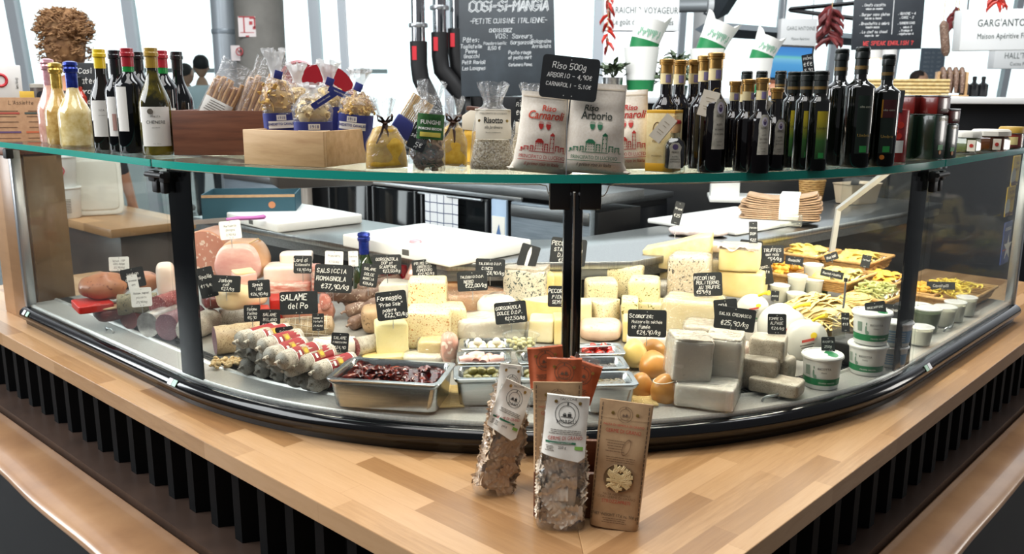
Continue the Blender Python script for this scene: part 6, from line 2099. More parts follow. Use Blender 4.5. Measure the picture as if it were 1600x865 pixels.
# lidded plastic cups of pesto
CUPW = CLEAR('cup_plastic', 'F2F4EE', .06, .1, haze=.30, gain=.6)
def cup(px, py, Y, r, h, label, fill, grp='lidded cups of sauce and pesto'):
 q = settle(px, py, atY(px, py, Y), .02)[0]
 t = thing('sauce_cup', label, 'cup', q, face(q), grp)
 MB().lathe([(r * .8, 0), (r * .82, .002), (r * .98, h * .92)], 24, caps=(True, False)).build('cup_body', CUPW if fill == PW else CLEAR('cup_clear', 'F2F4EE', .06, .1, haze=.06, gain=.6), t)
 MB().lathe([(r * .76, .002), (r * .93, h * .80)], 24).build('sauce', P('sauce_' + fill, fill, .5), t)
 MB().lathe([(r * .98, h * .92), (r * 1.05, h * .93), (r * 1.05, h * .98), (r * .98, h), (r * .90, h), (r * .89, h * .975), (0, h * .975)], 24, caps=(False, True)).build('lid', CLEAR('lid_plastic', 'FFFFFF', .07, .12, haze=.55, gain=.6), t)
PW, PG = 'E9E3CC', '4E7A26'
for a in ((1217, 470, 2.56, .029, .052, 'white sauce cup at the left front of the cups', PW), (1244, 456, 2.58, .029, .054, 'white sauce cup with clear lid on the second column', PW), (1243, 478, 2.52, .028, .042, 'white sauce cup under the lidded one of the second column', PW), (1269, 436, 2.68, .030, .050, 'white sauce cup at the top of the third column', PW), (1271, 459, 2.60, .028, .048, 'white sauce cup below the top one of the third column', PW), (1231, 476, 2.62, .026, .044, 'green pesto cup between the first two columns', PG), (1258, 466, 2.70, .026, .06, 'green pesto cup between the second and third columns', PG), (1282, 461, 2.68, .025, .05, 'green pesto cup right of the third column', PG)):
 cup(*a)
for a in ((1446, 516, 2.46, .038, .070, 'dark green pesto cup behind the right side pane', '3C4E1E'), (1434, 500, 2.52, .036, .06, 'pale sauce cup next to the corner post in the right side pane', PW), (1474, 508, 2.56, .032, .060, 'white sauce cup, left of the row behind the right side pane', PW), (1490, 500, 2.63, .031, .060, 'white sauce cup, middle of the row behind the right side pane', PW), (1508, 491, 2.70, .030, .058, 'white sauce cup, right of the row behind the right side pane', PW), (1436, 536, 2.36, .034, .05, 'small pale cup low beside the corner post', PW)):
 cup(*a, grp='sauce cups behind the right side pane')
# wicker trays of ravioli and gnocchi
WICK = N('wicker', [(.3, 'A87A42'), (.7, 'D2A868')], 60, .6, .5)
def basket(px, py, Y, w, d, h, yaw, label, kind, fillc, paper=True, seed=1):
 q = settle(px, py, atY(px, py, Y), .0)[0]
 t = thing('pasta_basket', label, 'basket', q + Vector((0, d * .4, 0)), radians(yaw), 'wooden baskets of fresh pasta')
 mb = MB()
 for j in range(6):
  z, e = h * (j + .5) / 6, .012 * j / 6
  W_, D_ = w / 2 + e, d / 2 + e
  n = 40
  pts = []
  for k in range(n):
   f = 4 * k / n
   sd, u = int(f), f - int(f)
   x, y = ((-W_ + 2 * W_ * u, -D_), (W_, -D_ + 2 * D_ * u), (W_ - 2 * W_ * u, D_), (-W_, D_ - 2 * D_ * u))[sd]
   o_ = .0018 * (1 if (k + j) % 2 else -1)
   pts.append((x + (o_ if sd in (1, 3) else 0), y + (o_ if sd in (0, 2) else 0), z))
  mb.tube(pts, h / 11, 5, closed=True)
 mb.build('weave', WICK, t)
 rm = [(-w / 2 - .014, -d / 2 - .014, h), (w / 2 + .014, -d / 2 - .014, h), (w / 2 + .014, d / 2 + .014, h), (-w / 2 - .014, d / 2 + .014, h)]
 MB().tube([Vector(rm[i]).lerp(Vector(rm[(i + 1) % 4]), k / 4) for i in range(4) for k in range(4)], .005, 8, closed=True).build('rim', WICK, t)
 MB().box((0, 0, .003), (w - .004, d - .004, .004)).build('base', WICK, t)
 if paper:
  MB().grid(lambda u, v: ((u - .5) * w * .96, (v - .5) * d * .94, h * .55 + .030 * max(0, abs(2 * v - 1) - .55) + .012 * noise.noise(Vector((u * 7, v * 7, seed)))), 18, 14).build('liner_paper', PAPER, t, ang=180)
 rg2 = random.Random(seed)
 mb = MB()
 for i in range(58):
  x, y = rg2.uniform(-w * .38, w * .38), rg2.uniform(-d * .34, d * .34)
  z = h * .62 + .030 * (1 - (2 * x / w) ** 2) * rg2.uniform(.3, 1)
  M_ = TR((x, y, z), rg2.uniform(0, 6), rg2.uniform(-.6, .6), rg2.uniform(-.6, .6))
  if kind == 'ravioli':
   mb.lathe([(.020, 0), (.017, .003), (.010, .008), (0, .010)], 10, T=M_)
  elif kind == 'gnocchi':
   mb.blob((0, 0, 0), (.026, .017, .015), 2, 5, .001, 60, i, T=M_)
  else:
   mb.tube([(.016 * cos(k * .8), .016 * sin(k * .8), .002 * k) for k in range(8)], .0035, 6, T=M_, flat=.5)
 tag(mb.build('fresh_pasta', fillc, t), None, None, kind='stuff')
RAV = N('ravioli_dough', [(.3, 'D9B84A'), (.7, 'EBD27A')], 25, .5)
RAVG = N('green_dough', [(.3, 'A9AC62'), (.7, 'C9C98C')], 25, .5)
GNO = N('orange_gnocchi', [(.3, 'DE9F2A'), (.7, 'F0BE4A')], 25, .5)
basket(1268, 412, 2.92, .17, .12, .035, 46, 'basket of ravioli with white paper at the back left of the pasta corner', 'ravioli', RAV, seed=2)
basket(1348, 424, 2.86, .20, .13, .04, 46, 'basket of pasta with white paper at the back right of the pasta corner', 'ravioli', RAV, seed=3)
basket(1318, 452, 2.62, .19, .12, .036, 46, 'basket of yellow ravioli with a slate, in front of the paper lined ones', 'ravioli', N('yellow_ravioli', [(.3, 'C9B45A'), (.7, 'E3D488')], 25, .5), seed=4)
basket(1388, 452, 2.72, .14, .10, .03, 46, 'small basket of orange pasta beside the right corner post', 'ravioli', GNO, seed=5)
basket(1376, 476, 2.52, .15, .10, .025, 46, 'low tray of green pasta in front of the small orange basket', 'curl', RAVG, seed=6)
basket(1230, 440, 2.74, .13, .09, .03, 40, 'tray of bright orange gnocchi behind the sauce cups', 'gnocchi', GNO, False, 7)
basket(1500, 476, 2.90, .30, .16, .035, 46, 'long tray of yellow pasta curls behind the right side pane', 'curl', N('bright_curls', [(.3, 'E0C23C'), (.7, 'F2DC6A')], 25, .5), False, 8)
basket(1448, 470, 2.78, .10, .08, .03, 46, 'small basket of orange pasta in the right side pane near the post', 'gnocchi', GNO, False, 9)

# ------------------------------------------------------------------ bottles standing behind the cheeses
def sp(px, y_top, Y, H, glass, foil, label):
 q = atY(px, y_top, Y)
 t = sparkling(px, 400, H, glass, foil, label, False, None, None, 'bottle', 'sparkling bottles standing in the display', r=.036)
 t.location = (q.x, q.y, q.z - H)
sp(568, 362, 2.56, .21, P('dark_green_wine', '2A3A20', .06, coat=.5), FOILB, 'sparkling bottle with deep blue foil in the middle of the display')
sp(649, 374, 2.54, .20, PINKW, FOILP, 'sparkling bottle with pink foil behind the pecorino slate')
q = atY(613, 430, 2.58)
t = thing('wine_bottle', 'bottle with clear and blue neck between the blue and pink foiled ones', 'bottle', (q.x, q.y, q.z - .10), 0)
MB().lathe(bottle_profile(.034, .06, .10, .0145, .20), 24).build('body', P('red_wine_glass', '6A101C', .08, coat=.4), t)
MB().lathe([(.0155, .13), (.0155, .200), (.013, .203)], 20).build('capsule', N('blue_silver_foil', [(.4, '23306E'), (.6, 'B9BEC9')], 18, .25, metal=.4), t)
for (x, Y, lab) in ((598, 2.60, 'red bottle half hidden left of the clear blue necked one'), (632, 2.56, 'red bottle half hidden right of the clear blue necked one')):
 q = atY(x, 452, Y)
 t = thing('wine_bottle', lab, 'bottle', (q.x, q.y, q.z - .04), 0)
 MB().lathe(bottle_profile(.026, .05, .085, .012, .105), 20).build('body', P('red_wine_bright', '8E1524', .1, coat=.4), t)
 MB().lathe([(.0125, .09), (.0125, .115), (.010, .117)], 16).build('capsule', P('capsule_red2', '7E1420', .3), t)

# ------------------------------------------------------------------ slates in the food
S = sign
S(323, 441, 26, 48, 2.30, [('Spalla', 0, .2, .13), ('€19/kg', 0, -.1, .13)], 'dark slate at the far left of the curved pane, before the mortadella', roll=-10)
S(354, 443, 42, 26, 2.28, [('Jambon', -.05, .2, .22), ('cuit', 0, -.05, .2), ('€23/kg', .05, -.3, .2)], 'slate with handwriting in front of the cooked ham', roll=6)
S(405, 451, 33, 28, 2.24, [('Speck', -.05, .25, .2), ('IGP', 0, 0, .18), ('€26,90/kg', 0, -.28, .2)], 'slate with handwriting left of the pancetta')
S(473, 413, 28, 28, 2.44, [('Lard di', -.1, .25, .2), ('Colonnata', 0, 0, .18), ('18,90/kg', .08, -.28, .2)], 'slate leaning on the pale lard slabs', roll=3)
S(467, 473, 58, 36, 2.20, [('SALAME', -.12, .25, .28), ('del Po', -.02, -.12, .26)], 'wide slate reading salame in front of the pancetta', roll=1)
S(521, 435, 58, 44, 2.36, [('SALSICCIA', -.05, .27, .19), ('ROMAGNOLA', -.05, 0, .18), ('€37,90/kg', .06, -.28, .18)], 'large slate for the romagnola sausage', roll=5)
S(522, 404, 28, 24, 2.52, [('Prosciutto', 0, .2, .14), ('17,50/kg', 0, -.2, .14)], 'white sign on the left behind the large sausage slate', white=True, roll=4)
S(552, 404, 15, 24, 2.52, [('Salsicce', 0, .15, .12), ('15€', 0, -.15, .12)], 'narrow white sign left of the blue foiled bottle', white=True)
S(360, 359, 32, 29, 2.50, [('Mortadella', 0, .22, .12), ('Bologna', 0, -.0, .12), ('2,90/kg', 0, -.25, .12)], 'white sign standing on the mortadella and the cooked ham', white=True, roll=-4)
S(577, 430, 27, 36, 2.36, [('SALAME', 0, .28, .13), ('DOLCE', 0, .05, .13), ('NORCIA', 0, -.15, .12), ('€26/kg', 0, -.35, .12)], 'slate turned sideways between the sausage slate and the mascarpone one', roll=10)
S(605, 413, 44, 31, 2.44, [('GORGONZOLA', 0, .27, .18), ('DOP et', 0, .08, .16), ('MASCARPONE', -.05, -.12, .16), ('€23,50/kg', .15, -.32, .16)], 'slate for the gorgonzola with mascarpone, above the white wedge')
S(663, 419, 38, 28, 2.42, [('PRIMO SALE', 0, .3, .17), ('(BREBIS)', 0, .1, .16), ('POMODORO', .0, -.1, .16), ('€22,90/kg', .05, -.3, .17)], 'slate right of the pink foiled bottle', roll=-5)
S(612, 477, 48, 45, 2.10, [('Formaggio', -.05, .28, .17), ('"Primo Sale"', -.03, .05, .16), ('poivre', -.08, -.15, .15), ('€22,90/kg', .12, -.32, .15)], 'large slate stuck in the pale square front cheese', roll=-5)
S(766, 418, 46, 28, 2.33, [('TALEGGIO D.O.P.', 0, .22, .22), ('CINCO', -.1, -.05, .18), ('€28,90/kg', .15, -.28, .2)], 'upper taleggio slate behind the lower one', roll=2)
S(738, 439, 47, 31, 2.30, [('TALEGGIO D.O.P.', 0, .22, .2), ('NERO', -.12, -.02, .18), ('€22,00/kg', .12, -.22, .2)], 'lower taleggio slate stuck in the orange slab', roll=-3)
S(798, 488, 50, 34, 2.16, [('GORGONZOLA', -.06, .24, .19), ('DOLCE D.O.P.', -.03, 0, .17), ('€22,50/kg', .12, -.26, .17)], 'slate for the sweet gorgonzola above the rear steel pans', roll=-6)
t = S(826, 400, 30, 36, 2.42, [], 'slate turned edgewise with a white knife drawn on it', roll=16)
mb = MB().prism([(-.0045, -.028), (.0045, -.028), (.0055, .010), (.002, .026), (-.002, .026), (-.0052, .010)], -.0005, .0005, T=TR((0, -.0018, 0), ry=radians(16)) @ TR(rx=pi / 2))
mb.build('knife_drawing', PAPER, t)
S(888, 393, 56, 42, 2.46, [('PECORINO', -.12, .28, .17), ('STAGIONATO', 0, .05, .16), ('D.O.P.', -.1, -.15, .16), ('€26/kg', -.05, -.35, .14)], 'aged pecorino slate crossing behind the black post', roll=5)
S(881, 463, 50, 33, 2.16, [('PECORINO', -.12, .26, .2), ('PIENZA', -.12, -.02, .18), ('SEMIST.', -.1, -.26, .18)], 'pecorino slate low behind the black post')
S(1011, 505, 60, 43, 2.06, [('Scamorza:', -.15, .28, .17), ('Mozzarella séchée', 0, .06, .14), ('et fumée', -.15, -.12, .15), ('€24,90/kg', .05, -.32, .16)], 'wide slate for the dried and smoked mozzarella', roll=-1)
S(1106, 444, 44, 37, 2.30, [('PECORINO', -.1, .27, .16), ('MOLITERNO', 0, .08, .16), ('AU TRUFFE', .05, -.12, .15), ('€59/kg', -.15, -.3, .16)], 'slate leaning on the tall truffle cheese', roll=-5)
S(1059, 333, 14, 36, 2.60, [('Grana', 0, .2, .14), ('€25', 0, -.1, .14)], 'narrow slate turned away, stuck in the parmesan wedge', roll=12, pin=22)
S(1177, 365, 13, 38, 2.55, [('Fontina', 0, .25, .12), ('DOP', 0, 0, .12), ('€22', 0, -.25, .12)], 'narrow tall slate above the mountain cheese stack', roll=-4)
S(1173, 388, 34, 26, 2.58, [('ASIAGO', 0, .2, .25), ('DOP', .1, -.15, .25)], 'dark slate behind the narrow one above the mountain cheese', roll=3)
S(1134, 484, 36, 34, 2.16, [('BRA', -.1, .2, .2), ('tenero', 0, -.1, .17)], 'slate half hidden behind the salva cremasco one', roll=-8)
S(1148, 498, 62, 36, 2.02, [('SALVA CREMASCO', 0, .18, .2), ('€25,90/kg', .02, -.2, .22)], 'wide slate reading salva cremasco over the wrapped blocks', roll=4)
S(1214, 506, 28, 32, 1.98, [('TOMME D.', -.05, .27, .16), ('ALPAGE', 0, .05, .15), ('€24/kg', .05, -.2, .16)], 'small slate for the tomme over the grey rinded cheese', roll=-3, pin=18)
S(1294, 541, 20, 30, 1.98, [('RICOTTA', 0, .25, .14), ('250g', 0, 0, .14), ('€4,50', 0, -.25, .14)], 'slate standing on the front white tub', roll=-4, yaw=10, pin=6)
S(1369, 488, 30, 34, 2.06, [('MASCARPONE', 0, .25, .14), ('€7,90', -.05, -.05, .16)], 'slate clipped on the upper tub of the white stack', roll=-14, pin=4)
S(1392, 508, 22, 30, 2.14, [('Panna', 0, .2, .16), ('€3', 0, -.1, .16)], 'dark slate on the pale blue tubs', roll=-12, pin=4)
S(1211, 462, 12, 16, 2.42, [('pesto', 0, 0, .2)], 'very small slate in front of the left sauce cup', pin=4)
S(1207, 397, 34, 28, 2.66, [('TRUFFES', 0, .22, .2), ('aux noix', 0, 0, .17), ('€54/kg', .1, -.25, .2)], 'slate with handwriting behind the orange gnocchi', roll=-4)
S(1191, 425, 30, 40, 2.50, [('Gorgonz.', 0, .2, .13), ('Piccante', 0, 0, .13), ('€25', 0, -.2, .13)], 'dark tilted slate beside the mountain cheese stack', roll=-12)
S(1241, 407, 27, 13, 2.74, [('Gnocchi', 0, .05, .35)], 'low slate lying before the back left pasta basket', roll=4, pin=5)
S(1299, 401, 20, 12, 2.78, [('Ravioli', 0, 0, .35)], 'slate lying between the two back pasta baskets', roll=-24, pin=4)
S(1353, 408, 14, 20, 2.70, [('Tortelli', 0, .1, .2)], 'slate stuck upright in the back right pasta basket', roll=8, pin=5)
S(1300, 428, 34, 11, 2.58, [('Ravioli ricotta', 0, 0, .4)], 'slate lying on the yellow ravioli', roll=8, pin=4)
S(1395, 484, 26, 17, 2.44, [('Tagliolini', 0, 0, .3)], 'slate lying on the low green pasta tray', roll=4, pin=4)
S(1470, 446, 40, 12, 2.76, [('Cavatelli', 0, 0, .4)], 'slate lying on the long tray of yellow pasta', roll=-4, pin=4)
S(1321, 503, 12, 30, 2.12, [('Pâtes', 0, .2, .14), ('€18', 0, -.1, .14)], 'narrow slate beside the clear scoop', roll=-6, pin=6)
S(394, 489, 25, 26, 2.14, [('Salame', 0, .25, .18), ('Felino', 0, 0, .18), ('€5,90', 0, -.26, .18)], 'small slate at the upper left of the salami pile', roll=2)
S(422, 499, 31, 32, 2.08, [('SALAME', -.02, .25, .16), ('MILANO', 0, .0, .16), ('€6,90/pc', .02, -.25, .16)], 'slate for the milano salami in the middle of the pile', roll=4)
S(445, 523, 27, 26, 2.00, [('Salame', 0, .22, .17), ('Cacciatore', 0, 0, .15), ('€6,20', 0, -.25, .17)], 'slate leaning over the middle of the red banded salamis', roll=-4)
S(497, 503, 18, 27, 2.16, [('Salame al', 0, .25, .13), ('tartufo', 0, .05, .13), ('29,90/kg', 0, -.2, .13)], 'small slate behind the white and red netted salami', roll=2)
S(531, 535, 27, 31, 2.02, [('SALAME', 0, .25, .16), ('FINOCCHIONA', 0, .02, .15), ('€24,90', .03, -.24, .16)], 'slate before the cut dark red salami', roll=6)
S(186, 412, 29, 22, 2.52, [('Speck IGP', 0, .22, .15), ('Alto Adige', 0, 0, .14), ('23,90/kg', 0, -.25, .15)], 'upper white sign behind the left side pane', white=True, roll=2)
S(208, 434, 34, 31, 2.50, [('Jambon', 0, .2, .17), ('de Parme', 0, -.05, .16)], 'black slate behind the small white sign in the side pane', roll=-8)
S(208, 442, 15, 26, 2.40, [('Bresaola', 0, .15, .11), ('€39', 0, -.12, .11)], 'small narrow white sign in the side pane', white=True, roll=-6)
S(221, 464, 30, 30, 2.34, [('Salame Napoli', 0, .22, .11), ('piccante', 0, .0, .11), ('29,90/kg', 0, -.25, .11)], 'lower white sign over the foil wrapped salami', white=True)

# ------------------------------------------------------------------ paper bags of pasta standing on the worktop
KR2 = N('kraft_bag_paper', [(0.3, 'A4835F'), (0.7, 'B8966F')], 40, .75, .15)
ORANGE = N('orange_card', [(0.3, 'A8512C'), (0.7, 'BE6238')], 40, .7, .05)
LABW = N('white_card', [(0.3, 'E0DBCF'), (0.7, 'EDE9DF')], 40, .7, .03)
OCH = P('ochre_wash', 'B7653A', .7)
BRASS = P('brass_eyelet', 'B89A5A', .35, .8)
REDP = P('dull_red_print', 'B03A2C', .7)
def seal(parent, sf, x, z, r, e=.0012, m=None, text=True):
 m = m or DKG
 mb = MB()
 for rr_ in (1.0, .70):
  n = 36
  for k in range(n):
   a, b = 2 * pi * k / n, 2 * pi * (k + 1) / n
   q = []
   for (ang, ra) in ((a, rr_ * r), (b, rr_ * r), (b, rr_ * r - r * .05), (a, rr_ * r - r * .05)):
    v = sf(x + ra * cos(ang), z + ra * sin(ang))
    q.append((v[0], v[1] - e, v[2]))
   mb.add(q, [(0, 1, 2, 3)])
 # little hill with a house drawn in the ring
 for (x0, x1, z0, z1) in ((-.5, .5, -.26, -.21), (-.35, -.05, -.2, -.02), (.05, .35, -.2, .05), (-.30, -.10, .02, .07), (.1, .3, .1, .15), (-.06, .06, .72, .92)):
  patch(mb, sf, x + x0 * r, x + x1 * r, z + z0 * r, z + z1 * r, 3, 3, eps=e)
 mb.build('seal_drawing', m, parent, smooth=False)
 if text:
  print_text('seal_print', 'MORELLI', r * .42, m, parent, off2(sf, e), x=x, z=z - r * .72)
def eyelets(parent, sf, x, z, dx):
 for s_ in (-1, 1):
  v = sf(x + s_ * dx, z)
  MB().lathe([(.0017, -.0006), (.0030, 0), (.0030, .0006), (.0017, .0008)], 14, T=TR((v[0], v[1] - .001, v[2]), rx=pi / 2)).build('eyelet', BRASS, parent)
def small_lines(parent, sf, x, z, w, n, dz, m, nm='fine_lines', h=.0011):
 mb = MB()
 for k in range(n):
  l = w * random.uniform(.7, 1.0) / 2
  g = -l
  while g < l:
   L = min(random.uniform(.003, .008), l - g)
   if L > .001:
    patch(mb, sf, x + g, x + g + L * .85, z - k * dz, z - k * dz + h, 3, 2, eps=.0011)
   g += L
 mb.build(nm, m, parent, smooth=False)
def paper_bag(px, py, w, h, d, label, yaw=0, roll=0, back=0, seed=1, window=False, printed=True, base=None, dy=0):
 q = base or at(px, py, ZW + .0006)
 t = thing('paper_bag', label, 'pasta bag', (q.x, q.y + d / 2 + dy, q.z), face(q, yaw), 'pasta bags on the worktop', ry=radians(roll), rx=radians(-back))
 secs = [(0, w * .94, d * .92), (.010, w * .97, d), (h * .55, w, d * .95), (h * .80, w * 1.02, d * .62), (h * .93, w * 1.04, d * .25), (h, w * 1.05, d * .12)]
 mb = MB()
 sf = pouch(mb, secs, 4.5, .0022, 24, seed, nz=34, nu=44)
 b = mb.build('paper_body', KR2, t, ang=50)
 for s_ in (-1, 1):
  mb = MB()
  k = 0
  while k < 26:
   z0 = h * (.06 + .93 * k / 26)
   x0 = s_ * w * .455
   patch(mb, sf, x0 - .0006, x0 + .0006, z0, z0 + h * .026, 2, 3, eps=.0008)
   k += 1
  mb.build('stitching', P('stitch_dark', '2E2018', .8), b, smooth=False)
 mb = MB()
 patch(mb, sf, -w * .50, w * .50, h * .865, h * .868, 12, 2, eps=.0004)
 mb.build('fold_line', P('fold_shade', '8A6B4A', .8), b, smooth=False)
 if printed:
  o = off2(sf, .0011)
  seal(b, sf, 0, h * .905, w * .15, m=P('seal_brown', '5A4330', .7), text=False)
  eyelets(b, sf, 0, h * .91, w * .24)
  print_text('bag_print', 'PASTA DI SEMOLA DI GRANO', w * .060, REDP, b, o, z=h * .815)
  print_text('bag_print', 'GERME DI GRANO', w * .105, REDP, b, o, z=h * .765, squeeze=.8)
  MB().lathe([(0, 0), (w * .05, .0)], 16, T=TR((0, 0, 0)), caps=(False, False))
  # wooden spoon drawing
  mb = MB()
  for k in range(20):
   a, c = 2 * pi * k / 20, 2 * pi * (k + 1) / 20
   qd = []
   for (an, rr_) in ((a, 1), (c, 1), (c, .86), (a, .86)):
    xx, zz = w * .085 * rr_ * cos(an), h * .065 * rr_ * sin(an)
    v = sf(w * .09 + xx * .9 + zz * .25, h * .66 + zz)
    qd.append((v[0], v[1] - .001, v[2]))
   mb.add(qd, [(0, 1, 2, 3)])
  mb.build('spoon_drawing', P('spoon_print', '7A5A3E', .7), b, smooth=False)
  small_lines(b, sf, -w * .12, h * .70, w * .4, 5, h * .02, P('kraft_print', '6A4E36', .7))
  small_lines(b, sf, 0, h * .575, w * .72, 3, h * .017, P('kraft_print', '6A4E36', .7))
  print_text('bag_print', 'PASTA ARTIGIANALE', w * .058, P('kraft_print', '6A4E36', .7), b, o, z=h * .275)
  print_text('bag_print', 'CON GERME DI GRANO', w * .068, P('kraft_print', '6A4E36', .7), b, o, z=h * .250)
  print_text('bag_print', 'STROZZAPRETI', w * .095, REDP, b, o, z=h * .215, squeeze=.85)
  print_text('bag_print', 'NET WEIGHT 17,6 oz. 500 g', w * .085, DKG, b, o, z=h * .105, squeeze=.85)
  small_lines(b, sf, 0, h * .085, w * .6, 3, h * .016, P('kraft_print', '6A4E36', .7))
 if window:
  r = w * .29
  cz = h * .415
  yb = min(sf(0, cz)[1], sf(r * .7, cz)[1])
  mb = MB()
  mb.add([(0, sf(0, cz)[1] - .0010, cz)] + [(r * cos(a), sf(r * cos(a), cz + r * .97 * sin(a))[1] - .0010, cz + r * .97 * sin(a)) for a in [2 * pi * k / 32 for k in range(32)]], [(0, k + 1, (k + 1) % 32 + 1) for k in range(32)])
  wd = mb.build('round_window', P('window_dark', '6E5638', .6), t)
  rg3 = random.Random(5)
  mb = MB()
  for i in range(34):
   a, rr_ = rg3.uniform(0, 6.28), r * .72 * sqrt(rg3.random())
   L = min(.015, (r * .97 - rr_))
   x, z = rr_ * cos(a), cz + rr_ * sin(a)
   M_ = TR((x, sf(x, z)[1] - .003, z), ry=rg3.uniform(0, 3.14))
   for dz in (-.0012, .0012):
    mb.tube([(-L, 0, dz), (-L * .3, -.0012, dz + .0008), (L * .4, -.0008, dz - .0005), (L, .0, dz)], .0017, 6, T=M_)
  mb.build('pasta', N('strozza_pasta', [(.3, 'C9AE78'), (.7, 'E0C896')], 30, .6), wd)
  mb = MB()
  mb.tube([(r * cos(a), sf(r * cos(a), cz + r * .97 * sin(a))[1] - .0012, cz + r * .97 * sin(a)) for a in [2 * pi * k / 36 for k in range(36)]], .0008, 5, closed=True)
  mb.build('window_rim', KRAFTD, wd)
 return t
WHOLE = N('wholemeal_pasta', [(.3, 'C0A384'), (.7, 'DBC4A6')], 30, .65)
WHITEP = N('pale_sheet_pasta', [(.3, 'D6C4AA'), (.7, 'EDE0CE')], 30, .65)
def film_bag(q, w, h, d, label, pm, lab_z0, lab_h, lab_w, yaw=0, roll=0, seed=2, labx=0, lroll=0, card='white', back=0, pasta=True, sub=None):
 t = thing('film_bag', label, 'pasta bag', (q[0], q[1] + d / 2, q[2]), face(q, yaw), 'pasta bags on the worktop', ry=radians(roll), rx=radians(-back))
 hb = h * .74
 secs = [(0, w * .90, d * .85), (.006, w * .97, d), (hb * .6, w, d), (hb, w * .86, d * .7), (h, w * .80, d * .12)]
 if pasta:
  rg3 = random.Random(seed)
  mb = MB()
  mb.blob((0, 0, .006), (w * .60, d * .45, hb * .94), 3, 10)
  for i in range(130):
   a = rg3.uniform(0, 2 * pi)
   z = rg3.uniform(.012, hb * 1.02)
   _, ww, dd, _, _ = lerp_sec([tuple(s) + (0, 0) for s in secs], z)
   sw, sh = rg3.uniform(.024, .036), rg3.uniform(.018, .026)
   if i % 3:
    x, y, rz_ = rg3.uniform(-1, 1) * (ww / 2 - sw * .52), (dd / 2 - .010) * (-1 if i % 6 < 4 else 1), 0
   else:
    x, y, rz_, sw = (ww / 2 - .005) * (1 if i % 2 else -1), rg3.uniform(-1, 1) * (dd / 2 - .014), pi / 2, .024
   M_ = TR((x, y, z), rz_ + rg3.uniform(-.12, .12), rg3.uniform(-.55, .55), rg3.uniform(-1, 1))
   mb.grid(lambda u, v: ((u - .5) * sw, .0028 * sin(u * 20 + i) * (abs(v - .5) * 2) ** 3 + .002 * sin(v * 5 + u * 3), (v - .5) * sh), 12, 5, T=M_)
  tag(mb.build('pasta', pm, t, ang=70), None, None, kind='stuff')
 mb = MB()
 sf = pouch(mb, secs, 3.2, .0035, 30, seed, nz=36, nu=44)
 mb.build('bag_film', CLEAR('clear_pasta_film', 'FAFAFA', .09, .05, wrinkle=.9, wscale=38, haze=.03, gain=.6), t, ang=60)
 # card label folded over the top
 R = TR((labx, 0, 0), ry=radians(lroll))
 dfl = lambda x, z: (x, sf(x * .9, min(z, h))[1] - .0025 - .004 * (1 - (z - lab_z0) / lab_h) ** 2, z)
 def csf(a, b):
  v = R @ Vector((a, 0, b - h)) + Vector((0, 0, h))
  y = sf(max(-w * .45, min(w * .45, v.x)), max(0, min(h, v.z)))[1]
  return (v.x, y - .0025 - .006 * max(0, 1 - (b - lab_z0) / lab_h) ** 2, v.z)
 cm = LABW if card == 'white' else ORANGE
 mb = MB()
 x0, x1 = -lab_w / 2, lab_w / 2
 def shp(u, v, x, z):
  return x, z - (lab_h * .10 * (1 - v) * (u if card == 'white' else 0) * (1 if u < .85 else (1 - u) / .15))
 mb.grid(lambda u, v: (lambda xz: csf(xz[0], xz[1]))(shp(u, v, x0 + (x1 - x0) * u, lab_z0 + lab_h * v)), 14, 16)
 mb.grid(lambda u, v: (lambda s_: (s_[0], s_[1] + .0012, s_[2]))((lambda xz: csf(xz[0], xz[1]))(shp(u, v, x0 + (x1 - x0) * u, lab_z0 + lab_h * v))), 14, 16, flip=True)
 c = mb.build('card_label', cm, t, ang=60)
 MB().grid(lambda u, v: (lambda s_: (s_[0], s_[1] + .0005 + v * .010, s_[2] + .0006 * sin(pi * v)))(csf(x0 + (x1 - x0) * u, lab_z0 + lab_h)), 14, 5).build('card_fold', cm, c)
 lz = lambda f: lab_z0 + lab_h * f
 seal(c, csf, 0, lz(.70), lab_w * .28, m=DKG if card == 'white' else P('seal_brown', '5A4330', .7))
 eyelets(c, csf, 0, lz(.90 if card == 'white' else .82), lab_w * .28)
 o = off2(csf, .0012)
 if card == 'white':
  print_text('card_print', sub or 'TACCONE', lab_w * .085, DKG, c, o, z=lz(.935))
  small_lines(c, csf, 0, lz(.43), lab_w * .8, 3, lab_h * .03, GREY)
  print_text('card_print', 'GERME DI GRANO', lab_w * .125, REDP, c, o, z=lz(.275), squeeze=.78)
  mb = MB()
  patch(mb, csf, -lab_w * .44, lab_w * .26, lz(.205), lz(.24), 8, 3, eps=.0012)
  g = mb.build('green_band', P('band_green', '1F6B4A', .6), c, smooth=False)
  print_text('card_print', 'PRODOTTO BIOLOGICO', lab_w * .045, PAPER, g, off2(csf, .0018), x=-lab_w * .09, z=lz(.213))
  mb = MB()
  patch(mb, csf, lab_w * .24, lab_w * .44, lz(.12), lz(.18), 5, 3, eps=.0012)
  mb.build('leaf_mark', P('leaf_mark', '7DB04A', .6), c, smooth=False)
  print_text('card_print', '250 g', lab_w * .085, DKG, c, o, x=-lab_w * .05, z=lz(.13))
  small_lines(c, csf, -lab_w * .33, lz(.15), lab_w * .22, 4, lab_h * .025, GREY)
 else:
  print_text('card_print', sub or 'TACCONI', lab_w * .08, P('seal_brown', '5A4330', .7), c, o, z=lz(.93))
  small_lines(c, csf, 0, lz(.36), lab_w * .7, 4, lab_h * .035, P('seal_brown', '5A4330', .7))
 return t
